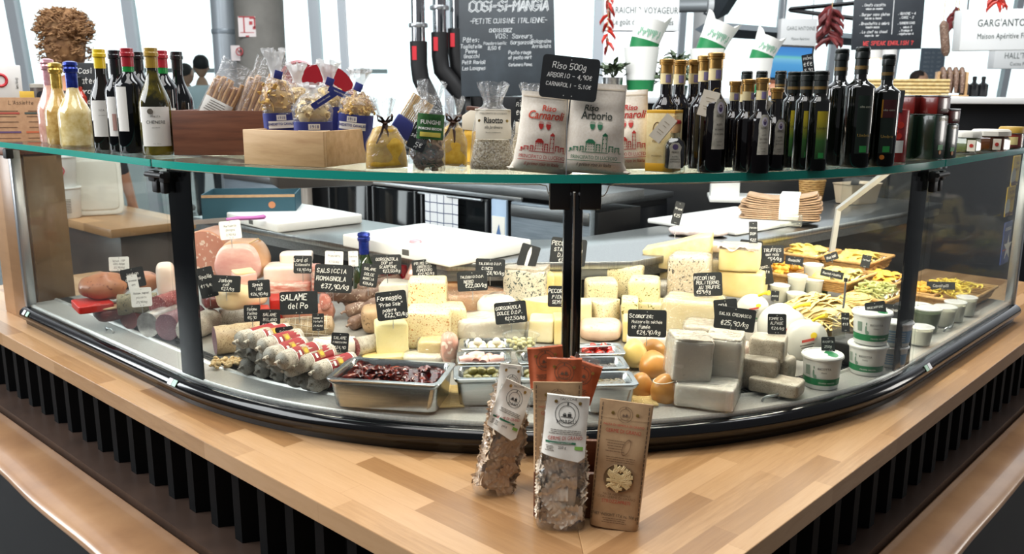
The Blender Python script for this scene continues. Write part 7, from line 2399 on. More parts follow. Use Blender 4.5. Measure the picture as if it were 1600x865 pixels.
# walnut holder the bags lean on
qh = at(880, 800, ZW + .0006)
crate((.108, 1.500, ZW + .0006), radians(-4), .125, .16, .085, .010, WALN, 'dark wooden holder on the oak worktop filled with pasta bags', 'wooden_holder')
paper_bag(962, 829, .088, .222, .046, 'kraft paper pasta bag with a round window, right of the bags on the worktop', yaw=-4, roll=3.5, back=6, window=True, seed=3)
film_bag(at(876, 833, ZW + .0006), .088, .222, .052, 'clear pasta bag with white card label, in the middle of the bags on the worktop', WHITEP, .135, .098, .074, yaw=4, roll=2, seed=4, labx=.004, lroll=4, back=6)
film_bag(at(768, 779, ZW + .0006), .082, .208, .048, 'clear pasta bag leaning left against the holder with slanted white card label', WHOLE, .122, .092, .060, yaw=22, roll=16, seed=5, lroll=14, back=4)
q = at(768, 752, ZW + .0006)
film_bag((q.x, q.y + .02, q.z), .060, .232, .045, 'pasta bag with upright white label and brown edge, far left of the group', WHOLE, .115, .105, .050, yaw=34, roll=13, seed=6, lroll=2, back=2)
zi = ZW + .0125
for (px, py, Y, w, roll, yaw, lab) in ((851, 540, 1.530, .060, -5, 4, 'pasta bag with orange card, at the back left of the wooden holder'), (882, 559, 1.475, .058, 0, 0, 'pasta bag with orange card, in the front of the three orange ones'), (917, 553, 1.535, .058, 16, -8, 'pasta bag with orange card tilted to the right at the back of the holder')):
 q = atY(px, py, Y)
 h_ = q.z - zi
 film_bag((q.x - h_ * sin(radians(roll)) , Y - .02, zi), w * 1.02, h_ / cos(radians(roll)), .040, lab, WHOLE, h_ - .075, .074, w * 1.08, yaw=yaw, roll=roll, seed=int(px), card='orange')
q = atY(872, 600, 1.425)
paper_bag(0, 0, .082, q.z - ZW - .012, .036, 'plain kraft paper bag standing behind the white labelled clear bag', yaw=2, roll=0, seed=8, printed=True, base=Vector((q.x, 1.418, ZW + .0125)))

# ------------------------------------------------------------------ behind the case: boards, boxes, fridges
def board(c, w, d, th, rz, m, label, name='cutting_board'):
 t = thing(name, label, 'cutting board', c, rz)
 MB().box((0, 0, th / 2), (w, d, th), .006, seg=3).build('slab', m, t, ang=40)
 MB().box((w * .12, -d / 2 - .0004, th * .5), (.030, .001, th * .42)).build('maker_plate', P('plate_grey', '5A5A58', .4), t, smooth=False)
 return t
MARB = N('white_board', [(.3, 'EDEDEB'), (.7, 'F7F7F5')], 3, .3)
aL = radians(137.5) - pi
zt = ZL + .0008
def quad_board(p, label, th, m=MARB):
 """p: the four seen corners of the top: left, front, right, back (pixels), th thickness"""
 z = zt + th
 c = [at(x, y, z) for x, y in p]
 ctr = sum((Vector(q) for q in c), Vector()) / 4
 e = (c[1] - c[0]).normalized()
 w, d = ((c[1] - c[0]).length + (c[2] - c[3]).length) / 2, ((c[2] - c[1]).length + (c[3] - c[0]).length) / 2
 return board((ctr.x, ctr.y, zt), w, d, th, atan2(e.y, e.x), m, label)
quad_board([(332, 326), (442, 350), (563, 332), (450, 315)], 'white cutting board at the left on the steel ledge under the teal box', .035)
quad_board([(538, 366), (707, 397), (825, 373), (660, 347)], 'large white cutting board in the middle of the steel ledge', .040)
quad_board([(1036, 344), (1165, 362), (1255, 338), (1140, 318)], 'white cutting board at the right under the brown paper bags', .018)
# teal carton with a pink knife before it
p = atY(380, 338, 3.15)
t = thing('carton', 'teal and brown open cardboard carton at the left end of the ledge', 'box', (p.x - .02, p.y + .20, zt), radians(8))
TEAL = P('teal_print', '1F4A58', .6)
cw, cd, ch = .34, .22, .10
for (c, d_, nm) in (((0, -cd / 2, ch / 2), (cw, .005, ch), 'front_panel'), ((0, cd / 2, ch / 2), (cw, .005, ch), 'back_panel'), ((-cw / 2, 0, ch / 2), (.005, cd - .006, ch), 'side_panel'), ((cw / 2, 0, ch / 2), (.005, cd - .006, ch), 'side_panel')):
 MB().box(c, d_).build(nm, TEAL, t, smooth=False)
MB().box((0, 0, .003), (cw - .006, cd - .006, .004)).build('bottom', KRAFT, t, smooth=False)
MB().box((0, -cd / 2 - .0005, ch - .006), (cw, .0065, .010)).build('raw_edge', KRAFT, t, smooth=False)
MB().lathe([(0, -.0005), (.013, -.0005), (.013, .0005)], 18, T=TR((.085, -cd / 2 - .003, .06), rx=pi / 2)).build('round_mark', P('carton_mark', 'B5764E', .6), t)
p = atY(383, 326, 2.98)
t = thing('knife', 'knife with purple pink handle lying in front of the teal carton', 'knife', (p.x, p.y, zt + .045), radians(24))
MB().tube([(-.065, 0, 0), (-.03, 0, .003), (.03, 0, .002), (.062, 0, .004), (.068, 0, .003)], [.009, .0105, .010, .012, .006], 12, flat=.7).build('handle', P('purple_handle', 'B05AA0', .4), t)
MB().prism([(-.065, -.008), (-.20, -.012), (-.22, .004), (-.065, .008)], -.001, .001, T=TR(rx=pi / 2)).build('blade', ALU, t)
# wrapped parcel, paper bags, scale, little containers on the right ledge
p = at(1090, 368, ZL + .0008)
t = thing('paper_parcel', 'flat crumpled white paper parcel at the edge of the right cutting board', 'parcel', p, radians(-14))
MB().blob((0, 0, 0), (.20, .09, .030), 3, 12, .008, 30, 3).build('paper', N('printed_paper', [(.35, 'C9B6B4'), (.6, 'E3D8D4')], 40, .7), t)
p = at(1225, 342, ZL + .022)
t = thing('paper_bag_stack', 'stack of folded brown paper bags held by a white strip on the right board', 'paper bags', (p.x, p.y + .04, ZL + .0205), radians(-20))
BRN = N('brown_bag', [(.3, 'A98868'), (.7, 'C9A888')], 30, .8)
for k in range(11):
 w_ = .28 + .03 * random.uniform(-1, 1)
 mb = MB().blob((random.uniform(-.006, .006), random.uniform(-.004, .004), .0012 + .0072 * k), (w_, .14, .0060), 9, 12, warp=lambda w: (w.x, w.y, w.z + .020 * (abs(w.x / w_ + .08) * 2) ** 2 * (k / 11)))
 mb.build('folded_bag', BRN, t)
MB().box((.03, -.001, .048), (.070, .146, .092), .004).build('white_strip', PAPER, t)
p = at(1235, 352, ZL + .020)
t = thing('clear_box', 'small clear plastic box on the right cutting board', 'container', (p.x, p.y, ZL + .0200), radians(-14))
MB().box((0, 0, .020), (.075, .05, .04), .004).build('box_body', CLEAR('tub_plastic', 'F4F6F2', .06, .05, haze=.06, gain=.7), t)
p = at(1150, 322, ZL + .0008)
t = thing('white_scale', 'tall white plastic column of a scale beside the paper bags', 'scale', (p.x, p.y + .22, ZL + .0008), radians(-10))
MB().box((0, 0, .17), (.13, .09, .34), .008).build('column', WHITE, t)
MB().box((.10, .02, .01), (.34, .24, .02), .004).build('foot', WHITE, t)
p = at(1268, 312, ZL)
t = thing('wicker_basket', 'small round wicker basket behind the brown paper bags', 'basket', (p.x - .02, p.y - .05, ZL + .0008), 0)
mb = MB()
for k in range(10):
 mb.tube([((.045 + .0012 * k) * cos(a), (.045 + .0012 * k) * sin(a), .004 + .010 * k + .001 * sin(a * 10 + k * pi)) for a in [2 * pi * j / 40 for j in range(40)]], .0052, 5, closed=True)
mb.build('weave', WICK, t)
MB().lathe([(.056, .10), (.075, .135), (.078, .15), (.06, .155)], 26).build('clear_bowl', CLEAR('tub_plastic', 'F4F6F2', .06, .05, haze=.06, gain=.7), t)
t = thing('tote_tray', 'beige plastic tray holding black scraps behind the paper bags', 'tray', (p.x + .16, p.y - .12, ZL + .0008), radians(30))
MB().lathe([(.075, 0), (.08, .004), (.095, .085), (.10, .09)], 28, sq=5, ax=(1.1, .7), caps=(True, False)).build('tray_body', P('beige_plastic', 'C9B59A', .4), t)
MB().box((0, 0, .07), (.14, .08, .02), .004).build('dark_content', BLKM, t)
MB().box((0, 0, 0), (.05, .004, .035), .001, T=TR((-.03, -.01, .098), ry=.3)).build('black_card', BLKM, t)
# side glass support of the case at the right: grey slanted frame
p0, p1, p2 = atY(1298, 392, 3.00), atY(1310, 327, 3.00), atY(1395, 262, 2.85)
t = thing('side_frame', 'pale grey bent frame standing at the right end of the ledge', 'frame', (p0.x, p0.y, ZL - .12), 0)
mb = MB().tube([Vector((0, 0, 0)), Vector(p1) - Vector((p0.x, p0.y, ZL - .12)), Vector(p2) - Vector((p0.x, p0.y, ZL - .12))], .012, 4)
mb.build('frame_bar', P('frame_grey', 'A9A8A4', .4), t, smooth=False)
# low fridges along the staff aisle, parallel to the left wing
FO = -1.66
aL2 = A0 - HALF
NL_, TL_ = Vector((cos(aL2), sin(aL2))), Vector((sin(aL2), -cos(aL2)))
def wing(u, off):
 """a point u metres up the line of the left wing, off outward"""
 return Vector((CX, CY)) + NL_ * (RAD + off) + TL_ * u
FH = 1.09
t0 = wing(0, FO)
fr = thing('fridge_counter', 'low dark fridge counter with glass doors behind the steel ledge', 'fridge', (t0.x, t0.y, 0), heading(-2))
def fx(u):
 return -u
MB().box((-1.33, .15, FH - .02), (2.74, .32, .04), .003).build('steel_top', STEELD, fr)
MB().box((-1.33, .16, .52), (2.72, .28, 1.0)).build('carcass', BLKM, fr, smooth=False)
MB().box((-1.15, .010, 1.040), (1.60, .012, .020), .002).build('bright_rail', ALU, fr)
for k, (u0, u1) in enumerate(((-.02, .40), (.53, .955), (.985, 1.305), (1.335, 1.66), (2.02, 2.68))):
 xm, w_ = (fx(u0) + fx(u1)) / 2, abs(u1 - u0)
 if k in (1, 2, 3):
  dd = MB().box((xm, .010, .56), (w_ - .02, .016, .92), .003).build('glass_door', P('dark_glass_door', '0B0E10', .08, spec=.25), fr)
  mb = MB()
  for sx_ in (-1, 1):
   mb.box((xm + sx_ * (w_ / 2 - .008), .000, .56), (.016, .02, .93), .002)
  mb.build('door_frame', P('door_frame_dark', '1A1C1F', .3), dd)
 else:
  dd = MB().box((xm, .005, .52), (w_ - .01, .03, 1.02), .004).build('steel_door', N('blue_grey_steel', [(.3, '66727D'), (.7, '7F8A94')], 4, .45, metal=.3, stretch=(2, 30, 30)), fr)
  MB().box((xm, -.012, .995), (w_ - .02, .01, .05), .003).build('door_handle', STEELD, dd)
xm = fx(.47)
ct = MB().box((xm, .004, .56), (.085, .014, .94), .002).build('control_strip', P('control_blue', '9FB6D2', .4), fr)
MB().box((xm, -.0045, .86), (.074, .002, .20)).build('white_card', PAPER, ct, smooth=False)
MB().add([(xm - .03, -.0060, .83), (xm + .03, -.0060, .83), (xm + .004, -.0060, .93)], [(0, 1, 2)]).build('blue_sail_print', P('sail_blue', '5577AA', .5), ct, smooth=False)
MB().box((xm, -.0048, .70), (.066, .002, .06)).build('display', P('display_dark', '14161C', .2), ct, smooth=False)
MB().box((xm, -.0062, .702), (.03, .001, .022)).build('digits', P('digit_red', '5A1420', .4, emit='D0304A', estr=1.0), ct, smooth=False)
MB().lathe([(0, -.012), (.014, -.012), (.016, 0)], 16, T=TR((fx(.415), -.012, .70), rx=pi / 2)).build('knob', BLKM, fr)
# checked cloth over a fridge door
cl = thing('checked_cloth', 'white tea towel with thin blue checks hanging over a fridge door', 'tea towel', (t0.x, t0.y, 0), heading(-2))
def chk():
 m, n, b = base('checked_cotton')
 co = coords(n)
 sp = n.nodes.new('ShaderNodeSeparateXYZ')
 n.links.new(co, sp.inputs[0])
 outs = []
 for k in (0, 2):
  md = n.nodes.new('ShaderNodeMath')
  md.operation = 'PINGPONG'
  md.inputs[1].default_value = .0215
  n.links.new(sp.outputs[k], md.inputs[0])
  lt = n.nodes.new('ShaderNodeMath')
  lt.operation = 'LESS_THAN'
  lt.inputs[1].default_value = .0022
  n.links.new(md.outputs[0], lt.inputs[0])
  outs.append(lt.outputs[0])
 mx = n.nodes.new('ShaderNodeMath')
 mx.operation = 'MAXIMUM'
 n.links.new(outs[0], mx.inputs[0])
 n.links.new(outs[1], mx.inputs[1])
 n.links.new(ramp(n, mx.outputs[0], [(.4, 'E9EBEF'), (.6, '4A5878')]), b.inputs['Base Color'])
 b.inputs['Roughness'].default_value = .9
 return m
xa = fx(.79)
MB().grid(lambda u, v: (xa - .11 + .21 * u, -.028 - .008 * sin(u * 14) * (1 - v * .6) - .006 * sin(u * 5), .50 + .525 * v), 40, 14).build('cloth', chk(), cl, ang=180)
MB().tube([(xa - .16, -.022, 1.022), (xa + .24, -.022, 1.022)], .006, 8).build('towel_rail', ALU, cl)
t = thing('wood_post', 'rough grey wooden board standing left of the fridge doors', 'board', (*wing(1.875, FO + .05), 0), heading(-2))
MB().box((0, 0, .56), (.24, .03, 1.12), .003).build('plank', N('grey_wood', [(.3, '7A7068'), (.7, 'A39A90')], 3, .7, .2, stretch=(30, 2, 2)), t)
# dark cabinet along the right side of the aisle
aR2 = A0 + HALF
c0 = Vector((CX, CY)) + Vector((cos(aR2), sin(aR2))) * (RAD + FO) + Vector((-sin(aR2), cos(aR2))) * .72
t = thing('back_cabinet', 'black cabinet right of the steel fridge door', 'cabinet', (c0.x, c0.y, 0), heading(2))
MB().box((.36, .22, .48), (.70, .40, .96), .004).build('carcass', N('black_cabinet', [(.3, '0C0D10'), (.7, '14161A')], 5, .35), t)
MB().box((.36, .21, .975), (.72, .44, .03), .003).build('cabinet_top', STEELD, t)
for k in range(2):
 MB().box((.19 + .34 * k, .012, .48), (.32, .014, .90), .003).build('door', P('cabinet_door_black', '101216', .25), t)

# ------------------------------------------------------------------ bar partition behind, eye-level ledge
def wallrun(a, b, z0, z1, th, name, m, label, cat, ledge=None, ledge_m=None):
 c = (Vector(a) + Vector(b)) / 2
 d = Vector(b) - Vector(a)
 t = thing(name, label, cat, (c.x, c.y, 0), atan2(d.y, d.x))
 L = d.length
 MB().box((0, 0, (z0 + z1) / 2), (L, th, z1 - z0), .003).build('panel', m, t)
 if ledge:
  MB().box((0, -.02, z1 + ledge / 2), (L + .02, th + .16, ledge - .0005), .003).build('ledge', ledge_m, t)
 return t
pa, pb = atY(968, 150, 4.75), atY(1400, 150, 4.45)
wallrun((pa.x, pa.y), (pb.x, pb.y), 0, 1.415, .10, 'bar_partition', N('black_panel_wall', [(.3, '0B0C0F'), (.7, '14161A')], 4, .4), 'black bar partition with grey ledge behind the vinegar bottles', 'partition', .032, P('ledge_grey', 'B9BDC0', .35))
pa, pb = atY(1400, 150, 4.2), atY(1680, 154, 4.0)
wallrun((pa.x, pa.y), (pb.x, pb.y), 0, 1.425, .10, 'bar_partition', MATS['black_panel_wall'], 'black bar partition with white ledge behind the jars on the right', 'partition', .030, P('ledge_white', 'DCDCDA', .35))
# kitchen block with pots under the exhaust pipes
pk = atY(760, 220, 5.0)
t = thing('cooker_block', 'dark kitchen block under the exhaust pipes with a steel top', 'cooker', (pk.x + .12, pk.y + .5, 0), 0)
MB().box((0, 0, .58), (1.45, .8, 1.12), .005).build('body', P('kitchen_dark', '15171A', .4), t)
MB().box((0, -.01, 1.155), (1.48, .82, .03), .003).build('steel_top', STEELD, t)
MB().box((.1, .15, 1.31), (.70, .40, .27), .01).build('dark_hood', P('hood_black', '101114', .45), t)
for (px, py, r, h, lab) in ((712, 212, .072, .13, 'steel cooking pot left of the pair on the kitchen block'), (752, 212, .072, .13, 'steel cooking pot right of the pair on the kitchen block')):
 q = atY(px, py, 5.0)
 t = thing('cooking_pot', lab, 'pot', (q.x, q.y, 1.1712), 0, 'pots on the kitchen block')
 MB().lathe([(r * .97, 0), (r, .006), (r, h), (r * .96, h)], 32).build('pot_body', STEEL, t)
 MB().lathe([(r * 1.02, h * .93), (r * 1.03, h), (r * .4, h + .018), (.012, h + .022), (.016, h + .04), (0, h + .042)], 32).build('pot_lid', STEEL, t)
# exhaust pipes with black elbows
for k, (x0, xe, yb, ye, lab) in enumerate(((653, 678, 70, 128, 'steel exhaust pipe with black elbow, left of the three'), (686, 722, 56, 132, 'steel exhaust pipe with black elbow, middle of the three'), (712, 742, 50, 120, 'steel exhaust pipe with black elbow, right of the three'))):
 Y = 5.35 + .06 * k
 a, b_, e = atY(x0, -90, Y), atY(x0 + 1, yb, Y), atY(xe, ye + 30, Y)
 t = thing('exhaust_pipe', lab, 'pipe', (b_.x, b_.y, b_.z), 0, None)
 r = .042
 MB().lathe([(r, 0), (r, a.z - b_.z)], 24).build('steel_pipe', P('chrome', 'C6C9CC', .12, 1.0), t)
 mb = MB()
 mb.tube([(0, 0, .02), (0, 0, -.12), (.01, 0, -.20), ((e.x - b_.x) * .5, 0, -.27), (e.x - b_.x, 0, -.36), ((e.x - b_.x) * 1.2, 0, -.52)], [r * 1.25, r * 1.22, r * 1.25, r * 1.25, r * 1.2, r * 1.2], 20)
 mb.build('black_elbow', BLKM, t)
 MB().lathe([(r * 1.35, 0), (r * 1.42, .012), (r * 1.35, .024)], 24, T=TR((0, 0, .10 + .05 * k))).build('clamp_ring', ALU, t)
 MB().box((-.02, -r * 1.24, -.05), (.026, .004, .08)).build('red_tag', P('red_tag', 'C02430', .5), t)
# big blackboard
q = atY(793, 73, 4.9)
t = thing('menu_blackboard', 'large blackboard with chalk menu standing behind the risotto bags', 'blackboard', q, radians(2), None, rx=radians(-8))
m_ = mpp(q)
bw_, bh_ = 148 * m_, 152 * m_
MB().box((0, 0, 0), (bw_, .02, bh_), .003, T=TR(ry=radians(-1.5))).build('board', N('chalk_smeared_board', [(.3, '1E2429'), (.55, '2A3238'), (.8, '3D464D')], 3, .6, detail=4), t)
GCH = P('chalk_grey', 'B9BDBE', .8)
mw = MB()
Tb = TR((0, -.0112, 0), ry=radians(-1.5))
random.seed(5)
for (tx, x, z, h_, wd) in (('COSi-Si-MANGiA', .02, .35, .105, .006),):
 for dx, dz in ((0, 0), (.007, .006)):
  scrawl(mw, tx, x * bw_ + dx, z * bh_ + dz, h_ * bh_, .0045, wob=.2, T=Tb, fit=bw_ * .84)
for (tx, x, z, h_, wd) in (('-PETITE CUISINE ITALIENNE-', .02, .235, .055, .003), ('CHOISISSEZ', -.07, .145, .05, .003), ('VOS:', -.06, .08, .05, .003), ('Pâtes:', -.38, .05, .045, .003), ('Tagliatelle', -.38, -.01, .036, .003), ('Penne', -.38, -.06, .036, .003), ('Gnocchi', -.38, -.11, .036, .003), ('Petit Ravioli', -.36, -.17, .034, .003), ('Les Lasagnes', -.36, -.23, .034, .003), ('Saveurs', .16, .08, .045, .003), ('Gorgonzola', .15, .02, .036, .003), ('Pomodoro basilic', -.13, .02, .03, .002), ('8,50 €', -.14, -.03, .034, .003), ('Pesto rouge', .13, -.08, .034, .003), ('et pesto vert', .13, -.13, .034, .003), ('Carbonara Panna', .13, -.20, .03, .003), ('Bolognaise', .36, .03, .034, .003), ('Arrabiata', .36, -.02, .034, .003)):
 scrawl(mw, tx, x * bw_, z * bh_, h_ * bh_, wd, wob=.3, T=Tb, fit=bw_ * (.8 if h_ == .055 else .24))
mw.build('chalk_writing', GCH, t, smooth=False)
for s_ in (-1, 1):
 MB().box((s_ * bw_ * .42, .03, -.75), (.03, .03, 1.1), .002).build('stand_leg', BLKM, t)

# ------------------------------------------------------------------ columns, hall signs, hanging things
CONC = N('grey_concrete', [(.3, '6E6C67'), (.7, '84827C')], 3, .8, .15)
q = atY(409, 100, 8.0)
t = thing('concrete_column', 'round concrete column between the left windows', 'column', (q.x, 8.0, 0), 0)
MB().lathe([(.215, 0), (.215, 4.6)], 40, T=TR((0, 0, 0), rx=radians(0))).build('shaft', CONC, t)
MB().box((-.05, -.214, 2.02 - .0), (.15, .004, .17), T=TR()).build('evacuation_plan', P('plan_white', 'E6DCDA', .6), t)
mb = MB()
for (x, z, w_, h_) in ((-.075, 2.035, .012, .13), (.0, 2.09, .05, .012), (-.015, 2.05, .03, .03), (.012, 2.01, .025, .025), (-.05, 1.97, .12, .006), (-.05, 1.94, .03, .012), (-.05, 2.10, .14, .01), (.018, 2.05, .012, .08)):
 mb.box((x, -.2165, z), (w_, .002, h_))
mb.build('plan_print', P('plan_red', 'B8454A', .6), t, smooth=False)
MB().box((-.135, -.19, 1.80), (.10, .004, .13), T=TR(rz=-.25)).build('no_smoking_sign', P('plan_white', 'E6DCDA', .6), t)
mb = MB()
cs = TR((-.135, -.194, 1.81), rz=-.25)
mb.tube([(.032 * cos(a), 0, .032 * sin(a)) for a in [2 * pi * k / 24 for k in range(24)]], .005, 5, closed=True, T=cs)
mb.box((0, 0, 0), (.06, .002, .007), T=cs @ TR(ry=.8))
mb.build('red_ring', P('plan_red', 'B8454A', .6), t)
MB().box((0, 0, 0), (.03, .002, .006), T=cs).build('cigarette', DKG, t)
q = atY(352, 100, 8.1)
t = thing('grey_pipe', 'pale grey duct pipe running up beside the concrete column', 'pipe', (q.x, 8.15, 0), 0)
MB().lathe([(.115, 0), (.115, 4.6)], 30).build('duct', P('duct_grey', 'A9B2B9', .35, .3), t)
MB().lathe([(.12, 1.98), (.123, 2.0), (.12, 2.02)], 30, caps=(False, False)).build('joint_ring', P('duct_joint', '8C969E', .35, .3), t)
q = atY(1105, 80, 10)
t = thing('white_column', 'pale round column behind the paper cups', 'column', (q.x, 10, 0), 0)
MB().lathe([(.17, 0), (.17, 4.6)], 36).build('shaft', P('column_pale', 'C3C5C4', .6), t)
a, b_ = atY(1062, 8, 8.5), atY(1108, 16, 8.3)
t = thing('roof_tube', 'grey horizontal tube of the hall roof ending at the pale column', 'pipe', (a.x, a.y, a.z), 0)
MB().tube([(-.3, 0.1, 0), (b_.x - a.x, b_.y - a.y, -.02)], .062, 20).build('tube', P('tube_grey', '9BA1A4', .4, .4), t)
MB().tube([(b_.x - a.x - .02, b_.y - a.y, -.02), (b_.x - a.x + .03, b_.y - a.y, -.022)], .070, 20).build('end_cap', P('cap_pale', 'D0D4D5', .4), t)
STB = P('girder_grey', '7C8790', .5, .2)
for (x0, y0, Y0, x1, y1, Y1, w_, h_, lab) in ((1105, 45, 9.5, 1330, 62, 12.0, .10, .26, 'grey steel girder running to the right under the hall roof'), (1118, 22, 9.2, 1150, -30, 8.6, .10, .22, 'short steel strut rising from the pale column'), (1235, 14, 6.6, 1345, 4, 6.2, .03, .05, 'thin black lamp rail above the right signs, upper'), (1235, 16, 6.6, 1345, 30, 6.0, .03, .05, 'thin black lamp rail above the right signs, lower')):
 a, b_ = atY(x0, y0, Y0), atY(x1, y1, Y1)
 t = thing('roof_girder' if w_ > .05 else 'lamp_rail', lab, 'beam', a, 0)
 MB().tube([(0, 0, 0), Vector(b_) - Vector(a)], h_ / 2 * 1.2, 4, flat=.5).build('beam', STB if w_ > .05 else BLKM, t, smooth=False)
def hall_sign(px, py, w, h, Y, lines, label, yaw=0, depth=.12, roll=0, m=None, cat='sign'):
 q = atY(px, py, Y)
 k = mpp(q)
 t = thing('hall_sign', label, cat, q, radians(yaw), None, ry=radians(roll))
 MB().box((0, depth / 2, 0), (w * k, depth, h * k), .004).build('sign_box', m or P('sign_box_white', 'EDEFEE', .5), t)
 for (tx, sz, x, z, sq_) in lines:
  print_text('sign_print', tx, sz * h * k, P('sign_text', '3C4A48', .6), t, x=x * w * k, z=z * h * k, T=TR((0, -.002, 0)), squeeze=sq_, spacing=1.05)
 for s_ in (-1, 1):
  MB().tube([(s_ * w * k * .4, depth / 2, h * k / 2), (s_ * w * k * .4, depth / 2, h * k / 2 + 1.2)], .006, 6).build('hanger', ALU, t)
 return t
hall_sign(1003, 14, 118, 66, 6.4, [('MARAICHER VOYAGEUR', .21, 0, -.10, .72), ('Le goût des vrais légumes', .19, .02, -.36, .70)], 'white hanging sign for the vegetable seller above the paper cups', yaw=3)
hall_sign(1571, 46, 134, 62, 5.6, [("GARG'ANTOINE", .25, .02, .08, .78), ('Maison Apéritive Française', .19, .06, -.22, .74)], 'large white hanging sign at the right edge over the jars', yaw=-4, roll=-1)
hall_sign(1600, 92, 90, 30, 7.6, [("HALL'TAGLIO", .42, .0, .02, .75), ('Cucina Popolare', .26, .0, -.34, .75)], 'small white sign just below the large one at the right edge', yaw=-4)
hall_sign(1248, 53, 56, 46, 8.5, [("GARG'ANTOINE", .18, .05, .12, .7), ('Maison Apéritive', .12, .05, -.2, .7)], 'white sign far back above the computer screen', yaw=-2)
# hanging menu board
q = atY(1387, 34, 5.4)
k = mpp(q)
t = thing('menu_board', 'hanging blackboard menu with a red line at the bottom, over the right oil bottles', 'blackboard', q, radians(-4), None, ry=radians(-1))
MB().box((0, 0, 0), (106 * k, .02, 84 * k), .003).build('board', N('menu_slate', [(.3, '23282E'), (.7, '2E343A')], 8, .6), t)
mw = MB()
T_ = TR((0, -.0115, 0))
w_, h_ = 106 * k, 84 * k
for (tx, x, z, hh) in (('. Oeufs cocotte', -.22, .28, .045), ('jambon ou saumon', -.22, .22, .032), ('. Burger sans gluten', -.20, .11, .045), ('bun maïs, bacon', -.22, .05, .032), ('. Bruschetta a ombra', -.20, -.05, .045), ('tomate mozza', -.22, -.11, .032), ('. Le chef au chaud', -.20, -.20, .045), ('soupe du jour', -.22, -.26, .032), ('. QUICHE - 4', .26, .12, .04), ('. CAKE - 2', .26, .05, .04), ('. SANDWICHS', .26, -.05, .04), ('. jambon 3', .26, -.12, .034), ('. fromage 4', .26, -.18, .034), ('. végétarien 4', .26, -.24, .034)):
 scrawl(mw, tx, x * w_, z * h_, hh * h_, .0028, wob=.25, T=T_, fit=w_ * (.42 if x < 0 else .34))
mw.box((.06 * w_, -.0118, .08 * h_), (.004, .0006, .62 * h_))
mw.build('chalk_writing', P('chalk_white', 'D8DADA', .8), t, smooth=False)
mw = MB()
scrawl(mw, 'WE SPEAK ENGLISH ?', .02 * w_, -.42 * h_, .07 * h_, .0045, wob=.25, T=T_, fit=w_ * .8)
mw.build('red_writing', P('chalk_red', 'D24A4A', .7), t, smooth=False)
MB().box((-.12 * w_, -.0105, .46 * h_), (.45 * w_, .002, .045 * h_)).build('pink_heading', P('pink_heading', 'C9929C', .6), t)
for s_ in (-1, 1):
 MB().tube([(s_ * .4 * w_, 0, h_ / 2), (s_ * .4 * w_, 0, h_ / 2 + .8)], .005, 6).build('hanger', BLKM, t)
# pendant lamps below it
for (px, py, Y, r, lab) in ((1360, 84, 6.0, .075, 'warm glowing pendant lamp under the hanging menu, left'), (1388, 86, 6.2, .055, 'white cylinder pendant lamp under the hanging menu, right')):
 q = atY(px, py, Y)
 t = thing('pendant_lamp', lab, 'lamp', q, 0)
 MB().lathe([(r, -.03), (r, .04), (r * .3, .055), (.008, .07)], 28, caps=(False, False)).build('lamp_shade', P('shade_white', 'E9E8E4', .5), t)
 MB().lathe([(0, -.02), (r * .9, -.02)], 24).build('light_disc', P('warm_glow', 'FFE6B8', .5, emit='FFE0A8', estr=1.6), t)
 MB().tube([(0, 0, .07), (0, 0, .5)], .004, 6).build('cord', BLKM, t)
# chillies and salamis hanging
def string_of(px, py0, py1, Y, n, m, label, size, name='chilli_string', spread=.06):
 a, b_ = atY(px, py0, Y), atY(px, py1, Y)
 t = thing(name, label, 'hanging string', a, 0)
 L = a.z - b_.z
 MB().tube([(0, 0, .25), (.003, 0, -L)], .003, 5).build('string', P('twine', 'C9A877', .8), t)
 mb = MB()
 rg4 = random.Random(px)
 for i in range(n):
  z = -L * i / n
  an = rg4.uniform(0, 6.28)
  dx, dy = cos(an) * spread, sin(an) * spread
  mb.tube([(0, 0, z), (dx * .5, dy * .5, z - size * .2), (dx, dy, z - size * .7), (dx * 1.05, dy * 1.05, z - size)], [size * .12, size * .2, size * .14, size * .03], 7)
 mb.build('peppers', m, t)
CHR = N('red_chilli', [(.3, '9E1A14'), (.7, 'CE3A2A')], 20, .35)
string_of(951, -20, 78, 5.6, 16, CHR, 'string of red chillies hanging in front of the vegetable sign', .06, spread=.05)
string_of(1300, 10, 62, 6.0, 30, N('dark_chilli', [(.3, '521A1C'), (.7, '7E3434')], 20, .4), 'thick bunch of dark red chillies hanging left of the hanging menu', .08, spread=.08)
string_of(1493, 12, 46, 7.0, 14, N('dark_chilli', [], 1) if False else MATS['dark_chilli'], 'string of dark red chillies hanging between menu and sign', .07, spread=.05)
string_of(1561, -14, 6, 5.2, 10, CHR, 'red pepper bunch at the very top above the right sign', .06, spread=.05)
for (px, y0, y1, Y, r, m_, lab) in ((1474, 32, 88, 6.2, .030, SAUS, 'pinkish salami hanging left of the other near the right sign'), (1497, 26, 80, 6.0, .036, SALG, 'grey salami hanging next to the large right sign')):
 a, b_ = atY(px, y0, Y), atY(px, y1, Y)
 t = thing('hanging_salami', lab, 'salami', a, 0)
 L = a.z - b_.z
 MB().tube([(.005 * i, 0, -L * i / 9) for i in range(10)], [r * .3] + [r] * 7 + [r * .9, r * .4], 14).build('casing', m_, t)
 MB().tube([(0, 0, 0), (0, 0, .4)], .003, 5).build('string', P('twine', 'C9A877', .8), t)
